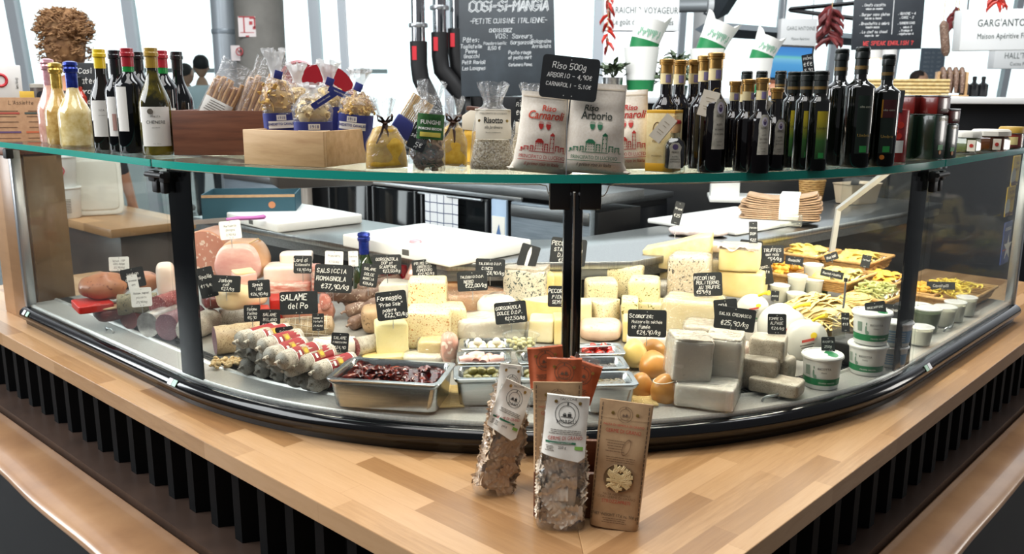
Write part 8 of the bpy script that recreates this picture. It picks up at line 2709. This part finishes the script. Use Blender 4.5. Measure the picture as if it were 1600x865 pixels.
# noodle boxes: upside down pairs of white cups with green bands
CUPB = P('cup_paper', 'EFEFEA', .55)
def cup_pair(px, py, Y, s_, roll, label, low=True):
 q = atY(px, py, Y)
 k = mpp(q)
 H_ = 46 * k * s_
 R1, R2 = 19 * k * s_, 14 * k * s_
 t = thing('paper_cups', label, 'paper cups', q, 0, 'stacked white noodle cups')
 if low:
  MB().lathe([(R2, 0), (R1, H_), (R1 * .94, H_), (R2 * .9, .02)], 28).build('lower_cup', CUPB, t)
  MB().lathe([(R2 * 1.012, .002), (R2 + (R1 - R2) * .26 + .001, H_ * .26)], 28, caps=(False, False)).build('green_band', P('cup_green', '167A44', .5), t)
 u = thing('upper', None, None) if False else None
 mb = MB()
 T_ = TR((0, 0, H_ * .86), ry=radians(roll))
 n = 28
 vs, fs = [], []
 for j in range(7):
  f = j / 6
  for i in range(n):
   a = 2 * pi * i / n
   petal = max(0, cos(a * 2)) ** .4
   zz = H_ * (f if f < .55 else .55 + (f - .55) * (.50 + .42 * petal))
   rr_ = R2 + (R1 - R2) * f + .006 * max(0, f - .55) * petal * 1.5
   vs.append((rr_ * cos(a), rr_ * sin(a), zz))
 for j in range(6):
  for i in range(n):
   fs.append((j * n + i, j * n + (i + 1) % n, (j + 1) * n + (i + 1) % n, (j + 1) * n + i))
 mb.add(vs, fs, 0, T_)
 up = mb.build('upper_cup', CUPB, t)
 MB().lathe([(R2 * 1.015, .002), (R2 + (R1 - R2) * .30 + .001, H_ * .30)], 28, T=T_, caps=(False, False)).build('green_band', P('cup_green', '167A44', .5), up)
 mb = MB()
 for i in range(14):
  a = -pi / 2 + (i - 7) * .11
  rr_ = R2 + (R1 - R2) * .48
  mb.grid(lambda u_, v: ((rr_ + .002) * cos(a + u_ * .07), (rr_ + .002) * sin(a + u_ * .07), H_ * (.36 + .05 * (i % 3) + v * (.08 + .05 * ((i * 7) % 4)))), 2, 2, T=T_)
 mb.build('town_drawing', P('cup_green_pale', '6FA88A', .6), up, smooth=False)
cup_pair(1000, 143, 4.70, 1.45, 16, 'stack of white noodle cups with green bands, left of three, next to the small plant')
cup_pair(1102, 143, 4.62, 1.40, 24, 'stack of white noodle cups with green bands behind the tall vinegar bottles')
cup_pair(1182, 146, 4.56, 1.15, 22, 'stack of white noodle cups with green bands nearest the computer screen')
# plants
LEAF = N('dull_leaf', [(.3, '2E3B28'), (.7, '5A6B4C')], 20, .5)
def plant(px, py, Y, R_, H_, n, label, potr=.06, poth=.10):
 q = atY(px, py, Y)
 t = thing('potted_plant', label, 'plant', (q.x, q.y, 1.4472 if Y > 4.4 else q.z), 0)
 MB().lathe([(potr * .85, 0), (potr, poth), (potr * 1.04, poth), (potr * .95, poth - .004), (0, poth - .01)], 26).build('pot', STEEL, t)
 rg4 = random.Random(px)
 mb = MB()
 for i in range(n):
  a, b_ = rg4.uniform(0, 6.28), rg4.uniform(.1, 1.4)
  rr_ = R_ * rg4.uniform(.4, 1)
  base_ = Vector((rr_ * cos(a) * cos(b_), rr_ * sin(a) * cos(b_), poth + H_ * sin(b_) * rg4.uniform(.5, 1)))
  L, w_ = rg4.uniform(.045, .07), rg4.uniform(.016, .026)
  M_ = Matrix.Translation(base_) @ Euler((rg4.uniform(-.6, .6), rg4.uniform(-.9, .4), a)).to_matrix().to_4x4()
  mb.grid(lambda u, v: (L * u, w_ * (v - .5) * 2 * sin(pi * min(1, u * .95 + .05)) * .6, .012 * sin(pi * u) - .5 * w_ * abs(v - .5)), 6, 3, T=M_)
 mb.build('leaves', LEAF, t, ang=180)
 mb = MB()
 for i in range(7):
  a = i * .9
  mb.tube([(0, 0, poth - .01), (R_ * .3 * cos(a), R_ * .3 * sin(a), poth + H_ * .4), (R_ * .6 * cos(a), R_ * .6 * sin(a), poth + H_ * .8)], .003, 5)
 mb.build('stems', P('stem_green', '3E4A30', .6), t)
plant(957, 140, 4.66, .06, .07, 40, 'small plant in a steel pot left of the noodle cups', .055, .10)
plant(1057, 140, 4.68, .11, .17, 90, 'larger leafy plant behind the tall vinegar bottles', .06, .06)
# screen
q = atY(1234, 98, 5.3)
t = thing('computer_screen', 'computer screen with a blue picture behind the oil bottles', 'screen', q, radians(-14), None, ry=radians(3))
k = mpp(q)
MB().box((0, .02, 0), (68 * k, .035, 54 * k), .006).build('casing', BLKM, t)
scm, n_, b_ = base('screen_picture')
g_ = coords(n_)
sp_ = n_.nodes.new('ShaderNodeSeparateXYZ')
n_.links.new(g_, sp_.inputs[0])
mpz = n_.nodes.new('ShaderNodeMapRange')
mpz.inputs[1].default_value = -.1
mpz.inputs[2].default_value = .1
n_.links.new(sp_.outputs[2], mpz.inputs[0])
em = ramp(n_, mpz.outputs[0], [(0, '2E86C8'), (.45, '4FA3DC'), (.6, '79C3E6'), (.66, '6CC8C0'), (.72, '3F94DA'), (1, '2F7FD0')])
n_.links.new(em, b_.inputs['Emission Color'])
b_.inputs['Emission Strength'].default_value = .9
b_.inputs['Base Color'].default_value = (0, 0, 0, 1)
MB().box((0, .0015, 0), (62 * k, .002, 47 * k)).build('screen', scm, t, smooth=False)
MB().tube([(0, .03, -25 * k), (0, .05, -.26)], .02, 10).build('stand', BLKM, t)
MB().lathe([(.10, 0), (.10, .012)], 24, T=TR((0, .05, -.27))).build('foot', BLKM, t)
tag(MB().box((q.x, q.y + .1, (q.z - .275) / 2), (.9, .5, q.z - .275), .004).build('till_counter', P('far_counter_grey', '8E9498', .5)), 'grey till counter carrying the computer screen behind the bottles', 'counter')
# right hand background: standing slate, salami rack, logs, dark jars
q = atY(1455, 112, 13.2)
k = mpp(q)
t = thing('menu_blackboard', 'bluish grey blackboard standing far back right of the man in white', 'blackboard', q, 0)
MB().box((0, .05, -.95), (.05, .05, 2.2)).build('stand', BLKM, t)
MB().box((0, 0, 0), (38 * k, .02, 72 * k)).build('board', P('grey_board', '6C7B88', .6), t)
mw = MB()
for i in range(9):
 scrawl(mw, 'menu du jour', 0, .26 - .065 * i, .034, .005, T=TR((0, -.0115, 0)), fit=.30)
mw.build('chalk_writing', P('chalk_pale', 'A9B6C0', .8), t, smooth=False)
q = atY(1484, 149, 5.6)
t = thing('sausage_rack', 'pale wooden rack with sausages draped over its bar', 'rack', (q.x, q.y, 1.457), radians(-8))
for s_ in (-1, 1):
 MB().box((s_ * .085, 0, .075), (.016, .05, .15), .002).build('rack_side', PINE, t)
MB().tube([(-.085, 0, .145), (.085, 0, .145)], .008, 10).build('rack_bar', PINE, t)
MB().box((0, 0, .004), (.19, .10, .008)).build('rack_base', PINE, t)
t2n = ('first', 'second', 'third', 'fourth')
for i in range(4):
 x = -.055 + .037 * i
 o = thing('draped_sausage', 'brown sausage draped over the wooden rack, %s from the left' % t2n[i], 'sausage', (q.x + x * cos(radians(-8)), q.y + x * sin(radians(-8)), 1.457), radians(-8), 'sausages on the wooden rack')
 MB().tube([(0, -.04, .02), (0, -.032, .09), (0, -.022, .145), (0, 0, .168), (0, .022, .145), (0, .032, .09), (0, .04, .02)], [.008, .014, .015, .015, .015, .014, .008], 12).build('casing', SAUS, o)
q = atY(1390, 150, 5.4)
t = thing('wicker_tray', 'long low straw tray on the ledge behind the tall oil bottles', 'basket', (q.x + .06, q.y, 1.4475), 0)
mb = MB()
for j in range(5):
 mb.tube([(-.26, -.07, .012 + .022 * j), (.26, -.07, .012 + .022 * j), (.26, .07, .012 + .022 * j), (-.26, .07, .012 + .022 * j)], .012, 6, closed=True)
mb.build('weave', MATS['straw'], t)
for i, (px, lab) in enumerate(((1506, 'dark jar, left of the three on the far right counter'), (1520, 'dark jar, middle of the three on the far right counter'), (1534, 'dark jar, right of the three on the far right counter'))):
 q = atY(px, 150, 5.6)
 t = thing('dark_jar', lab, 'jar', (q.x, q.y, 1.455), 0, 'dark jars on the far counter')
 MB().lathe([(.028, 0), (.032, .01), (.032, .075), (.012, .088), (.011, .12)], 18).build('jar_body', P('jar_dark', '1C1D20', .25), t)
 MB().lathe([(.013, .105), (.013, .125), (0, .127)], 14).build('stopper', BLKM, t)
q = atY(1470, 152, 5.5)
wallrun((q.x - .45, q.y + .1), (q.x + 1.6, q.y + .1), 0, 1.42, .3, 'far_counter', P('far_counter_grey', '8E9498', .5), 'grey counter carrying the sausage rack and the dark jars', 'counter', .033, P('ledge_white', 'DCDCDA', .35))

# ------------------------------------------------------------------ left end: wooden end panel, menu card, things behind the side pane
e0 = Vector(path(SL - .14, -.10))
t = thing('end_cabinet', 'oak end panel closing the left end of the counter', 'cabinet', (e0.x, e0.y, ZW + .0006), heading(-2))
MB().box((0, -.01, .27), (.20, .16, .54), .003).build('panel', OAK('oak_panel', 0, stave=(2.0, .3), c=('A9825C', '94704C', 'B58E68', '876444')), t)
MB().box((.107, .0, .27), (.012, .10, .53), .001).build('inner_board', MATS['oak_panel'], t)
MB().box((-.02, .03, .556), (.26, .26, .03), .003).build('cabinet_top', WALN, t)
p = atY(36, 190, 2.95)
t = thing('menu_card', 'brown kraft menu card with ruled lines at the left edge of the picture', 'menu', p, face(p, -6), None, rx=radians(-8))
MB().box((0, 0, -.10), (.19, .006, .36), .001).build('card', N('menu_kraft', [(.3, '97714F'), (.7, 'AA8460')], 50, .7), t)
mw = MB()
scrawl(mw, "L'Assiette", .0, .057, .012, .0012, T=TR((0, -.0036, 0)))
for i in range(16):
 for (x0, w_) in ((-.045, .075), (.045, .075)):
  z = .035 - .018 * i
  mw.box((x0, -.0034, z), (w_ * random.uniform(.7, 1), .0006, .0018))
mw.build('menu_print', P('menu_brown', '4A3220', .7), t, smooth=False)
for i, (x0, z, c_) in enumerate(((-.045, .028, 'A8483A'), (.045, .028, '3E4A44'), (-.045, -.035, '5A4468'), (.045, -.035, 'B8603A'))):
 MB().box((x0, -.0037, z), (.075, .0006, .006)).build('coloured_heading', P('menu_h%d' % i, c_, .6), t, smooth=False)
p = atY(14, 130, 3.15)
t = thing('card_display', 'white card box with a red round logo at the left edge', 'box', p, face(p, 8))
MB().box((0, 0, 0), (.075, .05, .125), .002).build('box_body', WHITE, t)
mb = MB().tube([(-.030 + .020 * cos(a), -.0255, .010 + .020 * sin(a)) for a in [2 * pi * i / 28 for i in range(28)]], .005, 5, closed=True)
mb.build('red_logo', P('logo_red', 'C8202C', .5), t)
mw = MB()
scrawl(mw, 'lunchbag', 0, 0, .008, .0009, T=TR((.024, -.0258, 0), ry=-pi / 2))
mw.build('side_writing', P('sign_ink', '333333', .6), t, smooth=False)
MB().box((0, 0, -.075), (.08, .055, .026), .002).build('base', P('base_grey', '8A8782', .5), t)
p = atY(42, 148, 3.1)
t = thing('yellow_note', 'small yellow card beside the white logo box', 'card', p, face(p))
MB().box((0, 0, -.01), (.045, .004, .045), .0005).build('card', P('note_yellow', 'E3B948', .6), t)
MB().box((0, .01, -.11), (.012, .012, .16)).build('holder', BLKM, t)
p = atY(66, 150, 3.2)
t = thing('tea_tin', 'dark tin with pale lid and round badge behind the pink foiled bottle', 'tin', (p.x, p.y, p.z), face(p))
MB().lathe([(.036, -.09), (.037, -.086), (.037, .032), (.036, .034)], 30).build('tin_body', P('tin_dark', '4A3E38', .4), t)
MB().lathe([(.038, .030), (.038, .042), (.02, .045), (0, .045)], 30).build('lid', P('tin_lid', 'B9B4A8', .4), t)
MB().lathe([(0, -.0006), (.018, -.0006), (.018, .0)], 20, T=TR((0, -.0375, .0), rx=pi / 2)).build('badge', P('badge_dark', '1E222B', .5), t)
# oak side shelf seen through the side pane with cups and a white tray
sc = at(160, 345, .85)
t = thing('oak_sideboard', 'oak sideboard seen through the left side pane', 'sideboard', (sc.x, sc.y, 0), heading(-2))
sz = sc.z
MB().box((-.12, .12, sz - .02), (.85, .42, .04), .002).build('top_board', OAK('oak_side', 0, stave=(1.0, .12), c=('B98E62', 'A67C52', 'C79E74', '946E48')), t)
MB().box((-.12, .14, (sz - .045) / 2), (.8, .36, sz - .045), .002).build('dark_front', N('dark_brown_board', [], 1) if False else MATS['dark_brown_board'], t)
q = at(150, 338, .85)
t = thing('plastic_tray', 'white translucent tray standing upright on the oak sideboard', 'tray', (q.x, q.y + .04, sz + .0008), face(q), None, rx=radians(-6))
MB().blob((0, 0, 0), (.235, .03, .30), 9, 12).build('tray_body', P('tray_cream', 'DCD8CC', .45), t)
MB().blob((0, -.012, .025), (.195, .012, .25), 9, 10).build('recess', P('tray_recess', 'CFCABD', .5), t)
q = at(98, 342, .85)
for i, (dz, lab) in enumerate(((0, 'printed paper bucket on the oak sideboard, lower of the stack'), (.150, 'white paper bucket with a red figure, upper of the stack'))):
 t = thing('paper_bucket', lab, 'bucket', (q.x - .01 * i, q.y + .05, sz + .0008 + dz), face(q), 'paper buckets on the sideboard')
 MB().lathe([(.058, 0), (.062, .006), (.070, .144), (.074, .146), (.074, .152), (.066, .152)], 30).build('bucket_body', P('bucket_white', 'E3E1DC', .5), t)
 sf = wrap(.068, .001)
 if i:
  mb = MB()
  pts = [(-.018, .085), (-.010, .100), (.008, .100), (.014, .085), (.006, .066), (-.016, .044)]
  mb.tube([sf(a, b) for a, b in pts], .0055, 6, flat=.5)
  mb.build('red_figure', P('logo_red', 'C8202C', .5), t)
 else:
  mb = MB()
  for j in range(9):
   mb.grid(lambda u, v: sf(-.03 + .05 * u, .03 + .008 * j + v * .003), 6, 2)
  mb.build('bucket_print', GREY, t, smooth=False)
# posters at the right end, their printed side away from us
def mirrored(px, py, w, h, Y, col, label, yaw, build):
 q = atY(px, py, Y)
 k = mpp(q)
 t = thing('poster', label, 'poster', q, heading(2) - radians(yaw))
 MB().box((0, 0, 0), (w * k, .003, h * k)).build('sheet', col, t, smooth=False)
 build(t, w * k, h * k)
 return t
YP = P('poster_yellow', 'D9B021', .5)
MAR = P('poster_maroon', '5A2422', .6)
def yel(lines):
 def f(t, w, h):
  for (tx, x, z, s_) in lines:
   print_text('mirrored_print', tx, h * s_, MAR, t, x=x * w, z=z * h, T=TR((0, -.0022, 0)), mirror=True)
  mb = MB().lathe([(0, 0), (h * .30, 0)], 26, T=TR((-.30 * w, -.0019, -.20 * h), rx=pi / 2))
  mb.build('white_disc', PAPER, t, smooth=False)
  mb = MB()
  rg4 = random.Random(3)
  for i in range(8):
   mb.box(((-.45 + .13 * i) * w, -.0022, -.45 * h + .02 * h), (.09 * w, .0004, h * rg4.uniform(.06, .20)))
  mb.build('skyline', MAR, t, smooth=False)
 return f
mirrored(1587, 266, 40, 46, 2.98, YP, 'yellow poster seen from behind, upper of the two at the right end', 0, yel([('café', .1, .2, .2), ('frites', .1, .0, .18)]))
mirrored(1578, 314, 44, 46, 2.98, YP, 'yellow poster seen from behind with mirrored words, lower of the two at the right end', 0, yel([('CHÈQUE', .1, .24, .17), ('TABLE', .15, .03, .17)]))
def sod(t, w, h):
 print_text('mirrored_print', 'sodexo', h * .17, PAPER, t, x=.0, z=.30 * h, T=TR((0, -.0022, 0)), mirror=True)
 pts = []
 for i in range(10):
  a = pi / 2 + i * pi / 5
  r_ = (.34 if i % 2 == 0 else .13) * h
  pts.append((.18 * w + r_ * cos(a), -.0022, -.12 * h + r_ * sin(a)))
 MB().add([(.18 * w, -.0022, -.12 * h)] + pts, [(0, i + 1, (i + 1) % 10 + 1) for i in range(10)]).build('white_star', PAPER, t, smooth=False)
 MB().box((-.2 * w, -.0022, -.16 * h), (.5 * w, .0004, .02 * h)).build('red_line', P('logo_red', 'C8202C', .5), t, smooth=False)
mirrored(1572, 379, 42, 66, 2.98, P('poster_blue', '23408C', .5), 'blue poster with white star seen from behind at the right end', 0, sod)
# red slicer behind the crates
q = atY(500, 140, 2.75)
t = thing('meat_slicer', 'red meat slicer with round guard behind the pasta bags', 'slicer', q, face(q, 10))
REDM = P('slicer_red', '8E1420', .25, coat=.4)
MB().lathe([(0, -.02), (.085, -.02), (.098, -.010), (.10, .0), (.098, .02), (0, .03)], 40, T=TR((.01, 0, -.02), rx=pi / 2)).build('blade_guard', REDM, t)
MB().lathe([(0, -.01), (.055, -.01), (.062, 0), (.055, .02)], 32, T=TR((-.055, .04, .028), rx=pi / 2)).build('rear_guard', REDM, t)
MB().prism([(-.10, -.10), (.12, -.10), (.10, .0), (.03, .02), (-.06, -.02)], -.05, .05, T=TR((0, .05, -.05), rx=pi / 2), bev=.01).build('body', REDM, t)
MB().box((0, .05, -.215), (.30, .20, .17), .01).build('base', P('slicer_base', '2A2A2C', .4), t)
MB().tube([(-.045, -.025, -.035), (-.03, -.03, -.01), (-.005, -.028, .005)], .006, 8).build('handle', BLKM, t)

# ------------------------------------------------------------------ people
def person(px, py_top, Y, height, label, yaw, shirt, skin, hair, hairkind='short', collar=None, trouser='2A2C34', lean=0):
 q = atY(px, py_top, Y)
 height = q.z
 s_ = height / 1.75
 t = thing('person', label, 'person', (q.x, Y, 0), radians(yaw))
 J = {'pel': (0, 0, .93), 'sp': (0, .01, 1.10), 'ch': (0, .01, 1.30), 'nk': (0, .005, 1.455), 'hd': (0, -.01, 1.54)}
 E_ = [('pel', 'sp'), ('sp', 'ch'), ('ch', 'nk'), ('nk', 'hd')]
 Rd = {'pel': (.155, .11), 'sp': (.135, .10), 'ch': (.165, .115), 'nk': (.058, .058), 'hd': (.055, .06)}
 for sg, c in ((-1, 'r'), (1, 'l')):
  J.update({c + 'sh': (sg * .19, .01, 1.38), c + 'el': (sg * .245, .03, 1.10), c + 'wr': (sg * .25, -.06, .87), c + 'pa': (sg * .25, -.085, .80), c + 'hip': (sg * .095, 0, .86), c + 'kn': (sg * .10, -.015, .49), c + 'an': (sg * .105, .02, .09), c + 'ft': (sg * .115, -.13, .04)})
  E_ += [('ch', c + 'sh'), (c + 'sh', c + 'el'), (c + 'el', c + 'wr'), (c + 'wr', c + 'pa'), ('pel', c + 'hip'), (c + 'hip', c + 'kn'), (c + 'kn', c + 'an'), (c + 'an', c + 'ft')]
  Rd.update({c + 'sh': (.062, .062), c + 'el': (.042, .042), c + 'wr': (.030, .026), c + 'pa': (.036, .018), c + 'hip': (.085, .09), c + 'kn': (.056, .058), c + 'an': (.038, .042), c + 'ft': (.040, .03)})
  for fi in range(5):
   L = (.045, .075, .085, .078, .06)[fi]
   a = c + 'f%d' % fi
   ox = (-.040, -.028, -.010, .009, .026)[fi] * sg
   J[a + 'a'] = (sg * .25 + ox * .9, -.09 - (.012 if fi == 0 else 0), .775 if fi else .80)
   J[a + 'b'] = (sg * .25 + ox * 1.3, -.105, (.775 if fi else .79) - L * .55)
   J[a + 'c'] = (sg * .25 + ox * 1.3, -.098, (.775 if fi else .79) - L)
   E_ += [(c + 'pa', a + 'a'), (a + 'a', a + 'b'), (a + 'b', a + 'c')]
   for z_ in 'abc':
    Rd[a + z_] = (.0095, .0095)
 names = list(J)
 me = bpy.data.meshes.new('body')
 me.from_pydata([Vector(J[n_]) * s_ for n_ in names], [(names.index(a), names.index(b)) for a, b in E_], [])
 o = bpy.data.objects.new('tmp_body', me)
 COL.objects.link(o)
 sk = o.modifiers.new('s', 'SKIN')
 for i, n_ in enumerate(names):
  me.skin_vertices[0].data[i].radius = (Rd[n_][0] * s_, Rd[n_][1] * s_)
 me.skin_vertices[0].data[0].use_root = True
 ss = o.modifiers.new('d', 'SUBSURF')
 ss.levels = ss.render_levels = 1
 bpy.context.view_layer.update()
 dg = bpy.context.evaluated_depsgraph_get()
 m2 = bpy.data.meshes.new_from_object(o.evaluated_get(dg))
 bpy.data.objects.remove(o)
 # head joined into the same mesh
 def hw(w):
  x, y, z = w
  f = max(0, -z / .12)
  x *= 1 - .28 * f
  y = y * (1 - .10 * f) - .012 * f
  return (x, y, z)
 hb_ = MB().blob((0, -.012 * s_, 1.515 * s_), (.155 * s_, .195 * s_, .235 * s_), 2.15, 14, warp=lambda w: hw(w))
 hb_.blob((0, -.112 * s_, 1.60 * s_), (.030 * s_, .035 * s_, .05 * s_), 2, 6)
 for sg in (-1, 1):
  hb_.blob((sg * .077 * s_, .0, 1.60 * s_), (.018 * s_, .038 * s_, .062 * s_), 2, 6)
 nv = len(m2.vertices)
 vv = [tuple(v.co) for v in m2.vertices] + hb_.v
 ff = [tuple(p.vertices) for p in m2.polygons] + [tuple(i + nv for i in f) for f in hb_.f]
 zs = lambda f: sum(vv[i][2] for i in f) / len(f)
 xs = lambda f: abs(sum(vv[i][0] for i in f) / len(f))
 mi = []
 for k_, f in enumerate(ff):
  z = zs(f) / s_
  if k_ >= len(m2.polygons) or z > 1.45:
   mi.append(0)
  elif z > .92 and not (xs(f) > .2 * s_ and z < 1.0):
   mi.append(1)
  elif xs(f) > .19 * s_ and z < 1.0 and z > .6:
   mi.append(0)
  else:
   mi.append(2)
 mb = MB()
 mb.v, mb.f, mb.m = vv, ff, mi
 b = mb.build('body', [P('skin_' + skin, skin, .5, sss=.1), P('shirt_' + shirt, shirt, .8), P('trouser_' + trouser, trouser, .8)], t, ang=180)
 bpy.data.meshes.remove(m2)
 for sg in (-1, 1):
  MB().lathe([(0, -.008), (.010, -.004), (.0115, 0)], 12, T=TR((sg * .031 * s_, -.100 * s_, 1.645 * s_), rx=pi / 2)).build('eye', P('eye_dark', '2A201A', .2), t)
 MB().tube([(-.022 * s_, -.098 * s_, 1.575 * s_), (0, -.106 * s_, 1.572 * s_), (.022 * s_, -.098 * s_, 1.575 * s_)], .005, 6).build('mouth', P('lips', '9E5A50', .5), t)
 hm = N('hair_' + hair, [(.3, hair), (.7, hair)], 60, .7, .5)
 if hairkind == 'curly':
  hm = N('curly_hair', [(.3, '6E4A2E'), (.55, '9C744C'), (.8, 'C49E70')], 30, .7, .6)
  mb = MB()
  rg4 = random.Random(2)
  mb.blob((0, .02 * s_, 1.545 * s_), (.20 * s_, .22 * s_, .24 * s_), 2.1, 12, .012, 14)
  mb.blob((-.02 * s_, .04 * s_, 1.69 * s_), (.22 * s_, .20 * s_, .17 * s_), 2, 12, .02, 14, 2)
  mb.build('hair', hm, t, ang=180)
  mb = MB()
  for i in range(650):
   a, b_ = rg4.uniform(0, 6.28), rg4.uniform(-.5, 1.5)
   top = rg4.random() < .6
   c = Vector((-.02, .04, 1.77)) if top else Vector((0, .02, 1.66))
   rr_ = Vector((.12, .11, .095)) if top else Vector((.105, .115, .12))
   p_ = Vector((c.x + rr_.x * cos(a) * cos(b_), c.y + rr_.y * sin(a) * cos(b_), c.z + rr_.z * sin(b_))) * s_
   if p_.y < -.06 and not top:
    continue
   r0 = rg4.uniform(.008, .018)
   d_ = Vector((cos(a), sin(a), rg4.uniform(-1, .4))) * .022
   mb.tube([p_ + d_ * (k_ / 5) + Vector((r0 * cos(k_ * 1.6 + i), r0 * sin(k_ * 1.6 + i), r0 * .5 * sin(k_ * 2))) for k_ in range(8)], .0026, 4)
  tag(mb.build('curls', hm, t, ang=180), None, None, kind='stuff')
 else:
  MB().blob((0, .012 * s_, 1.585 * s_), (.168 * s_, .200 * s_, .178 * s_), 2.2, 12, .004, 30, warp=lambda w: (w.x, w.y if w.y > -.04 else w.y * .98, w.z if w.y > -.02 else max(w.z, .02 * s_))).build('hair', hm, t, ang=180)
 if collar:
  MB().tube([(.062 * s_ * cos(a), .066 * s_ * sin(a) + .004, 1.455 * s_ + .012 * sin(a)) for a in [2 * pi * i / 24 for i in range(24)]], .012, 8, closed=True).build('collar', P('collar_' + collar, collar, .7), t)
 return t
person(102, 50, 4.9, 1.75, 'person with curly light brown hair seen from behind over the sparkling bottles', 176, '2E2C30', 'C98F70', '6A4A30', 'curly')
person(313, 87, 10.2, 1.8, 'person with short dark hair in a pale shirt beyond the window, nearest the grey pipe', 200, 'DDE6EC', 'C79A80', '1C1A1A')
person(289, 100, 10.6, 1.7, 'person with dark hair beyond the window, left of the other one', 160, 'E6EBEE', 'C79A80', '24201E')
person(1212, 82, 6.6, 1.75, 'person with dark hair half hidden by the noodle cups and the computer screen', 150, '3A3E46', 'C58F74', '17120F')
person(1437, 111, 11.0, 1.75, 'person with short dark hair in a pale shirt with maroon collar, far right', 60, 'D9D8D4', 'CDA184', '2A211C', collar='5A1E28')
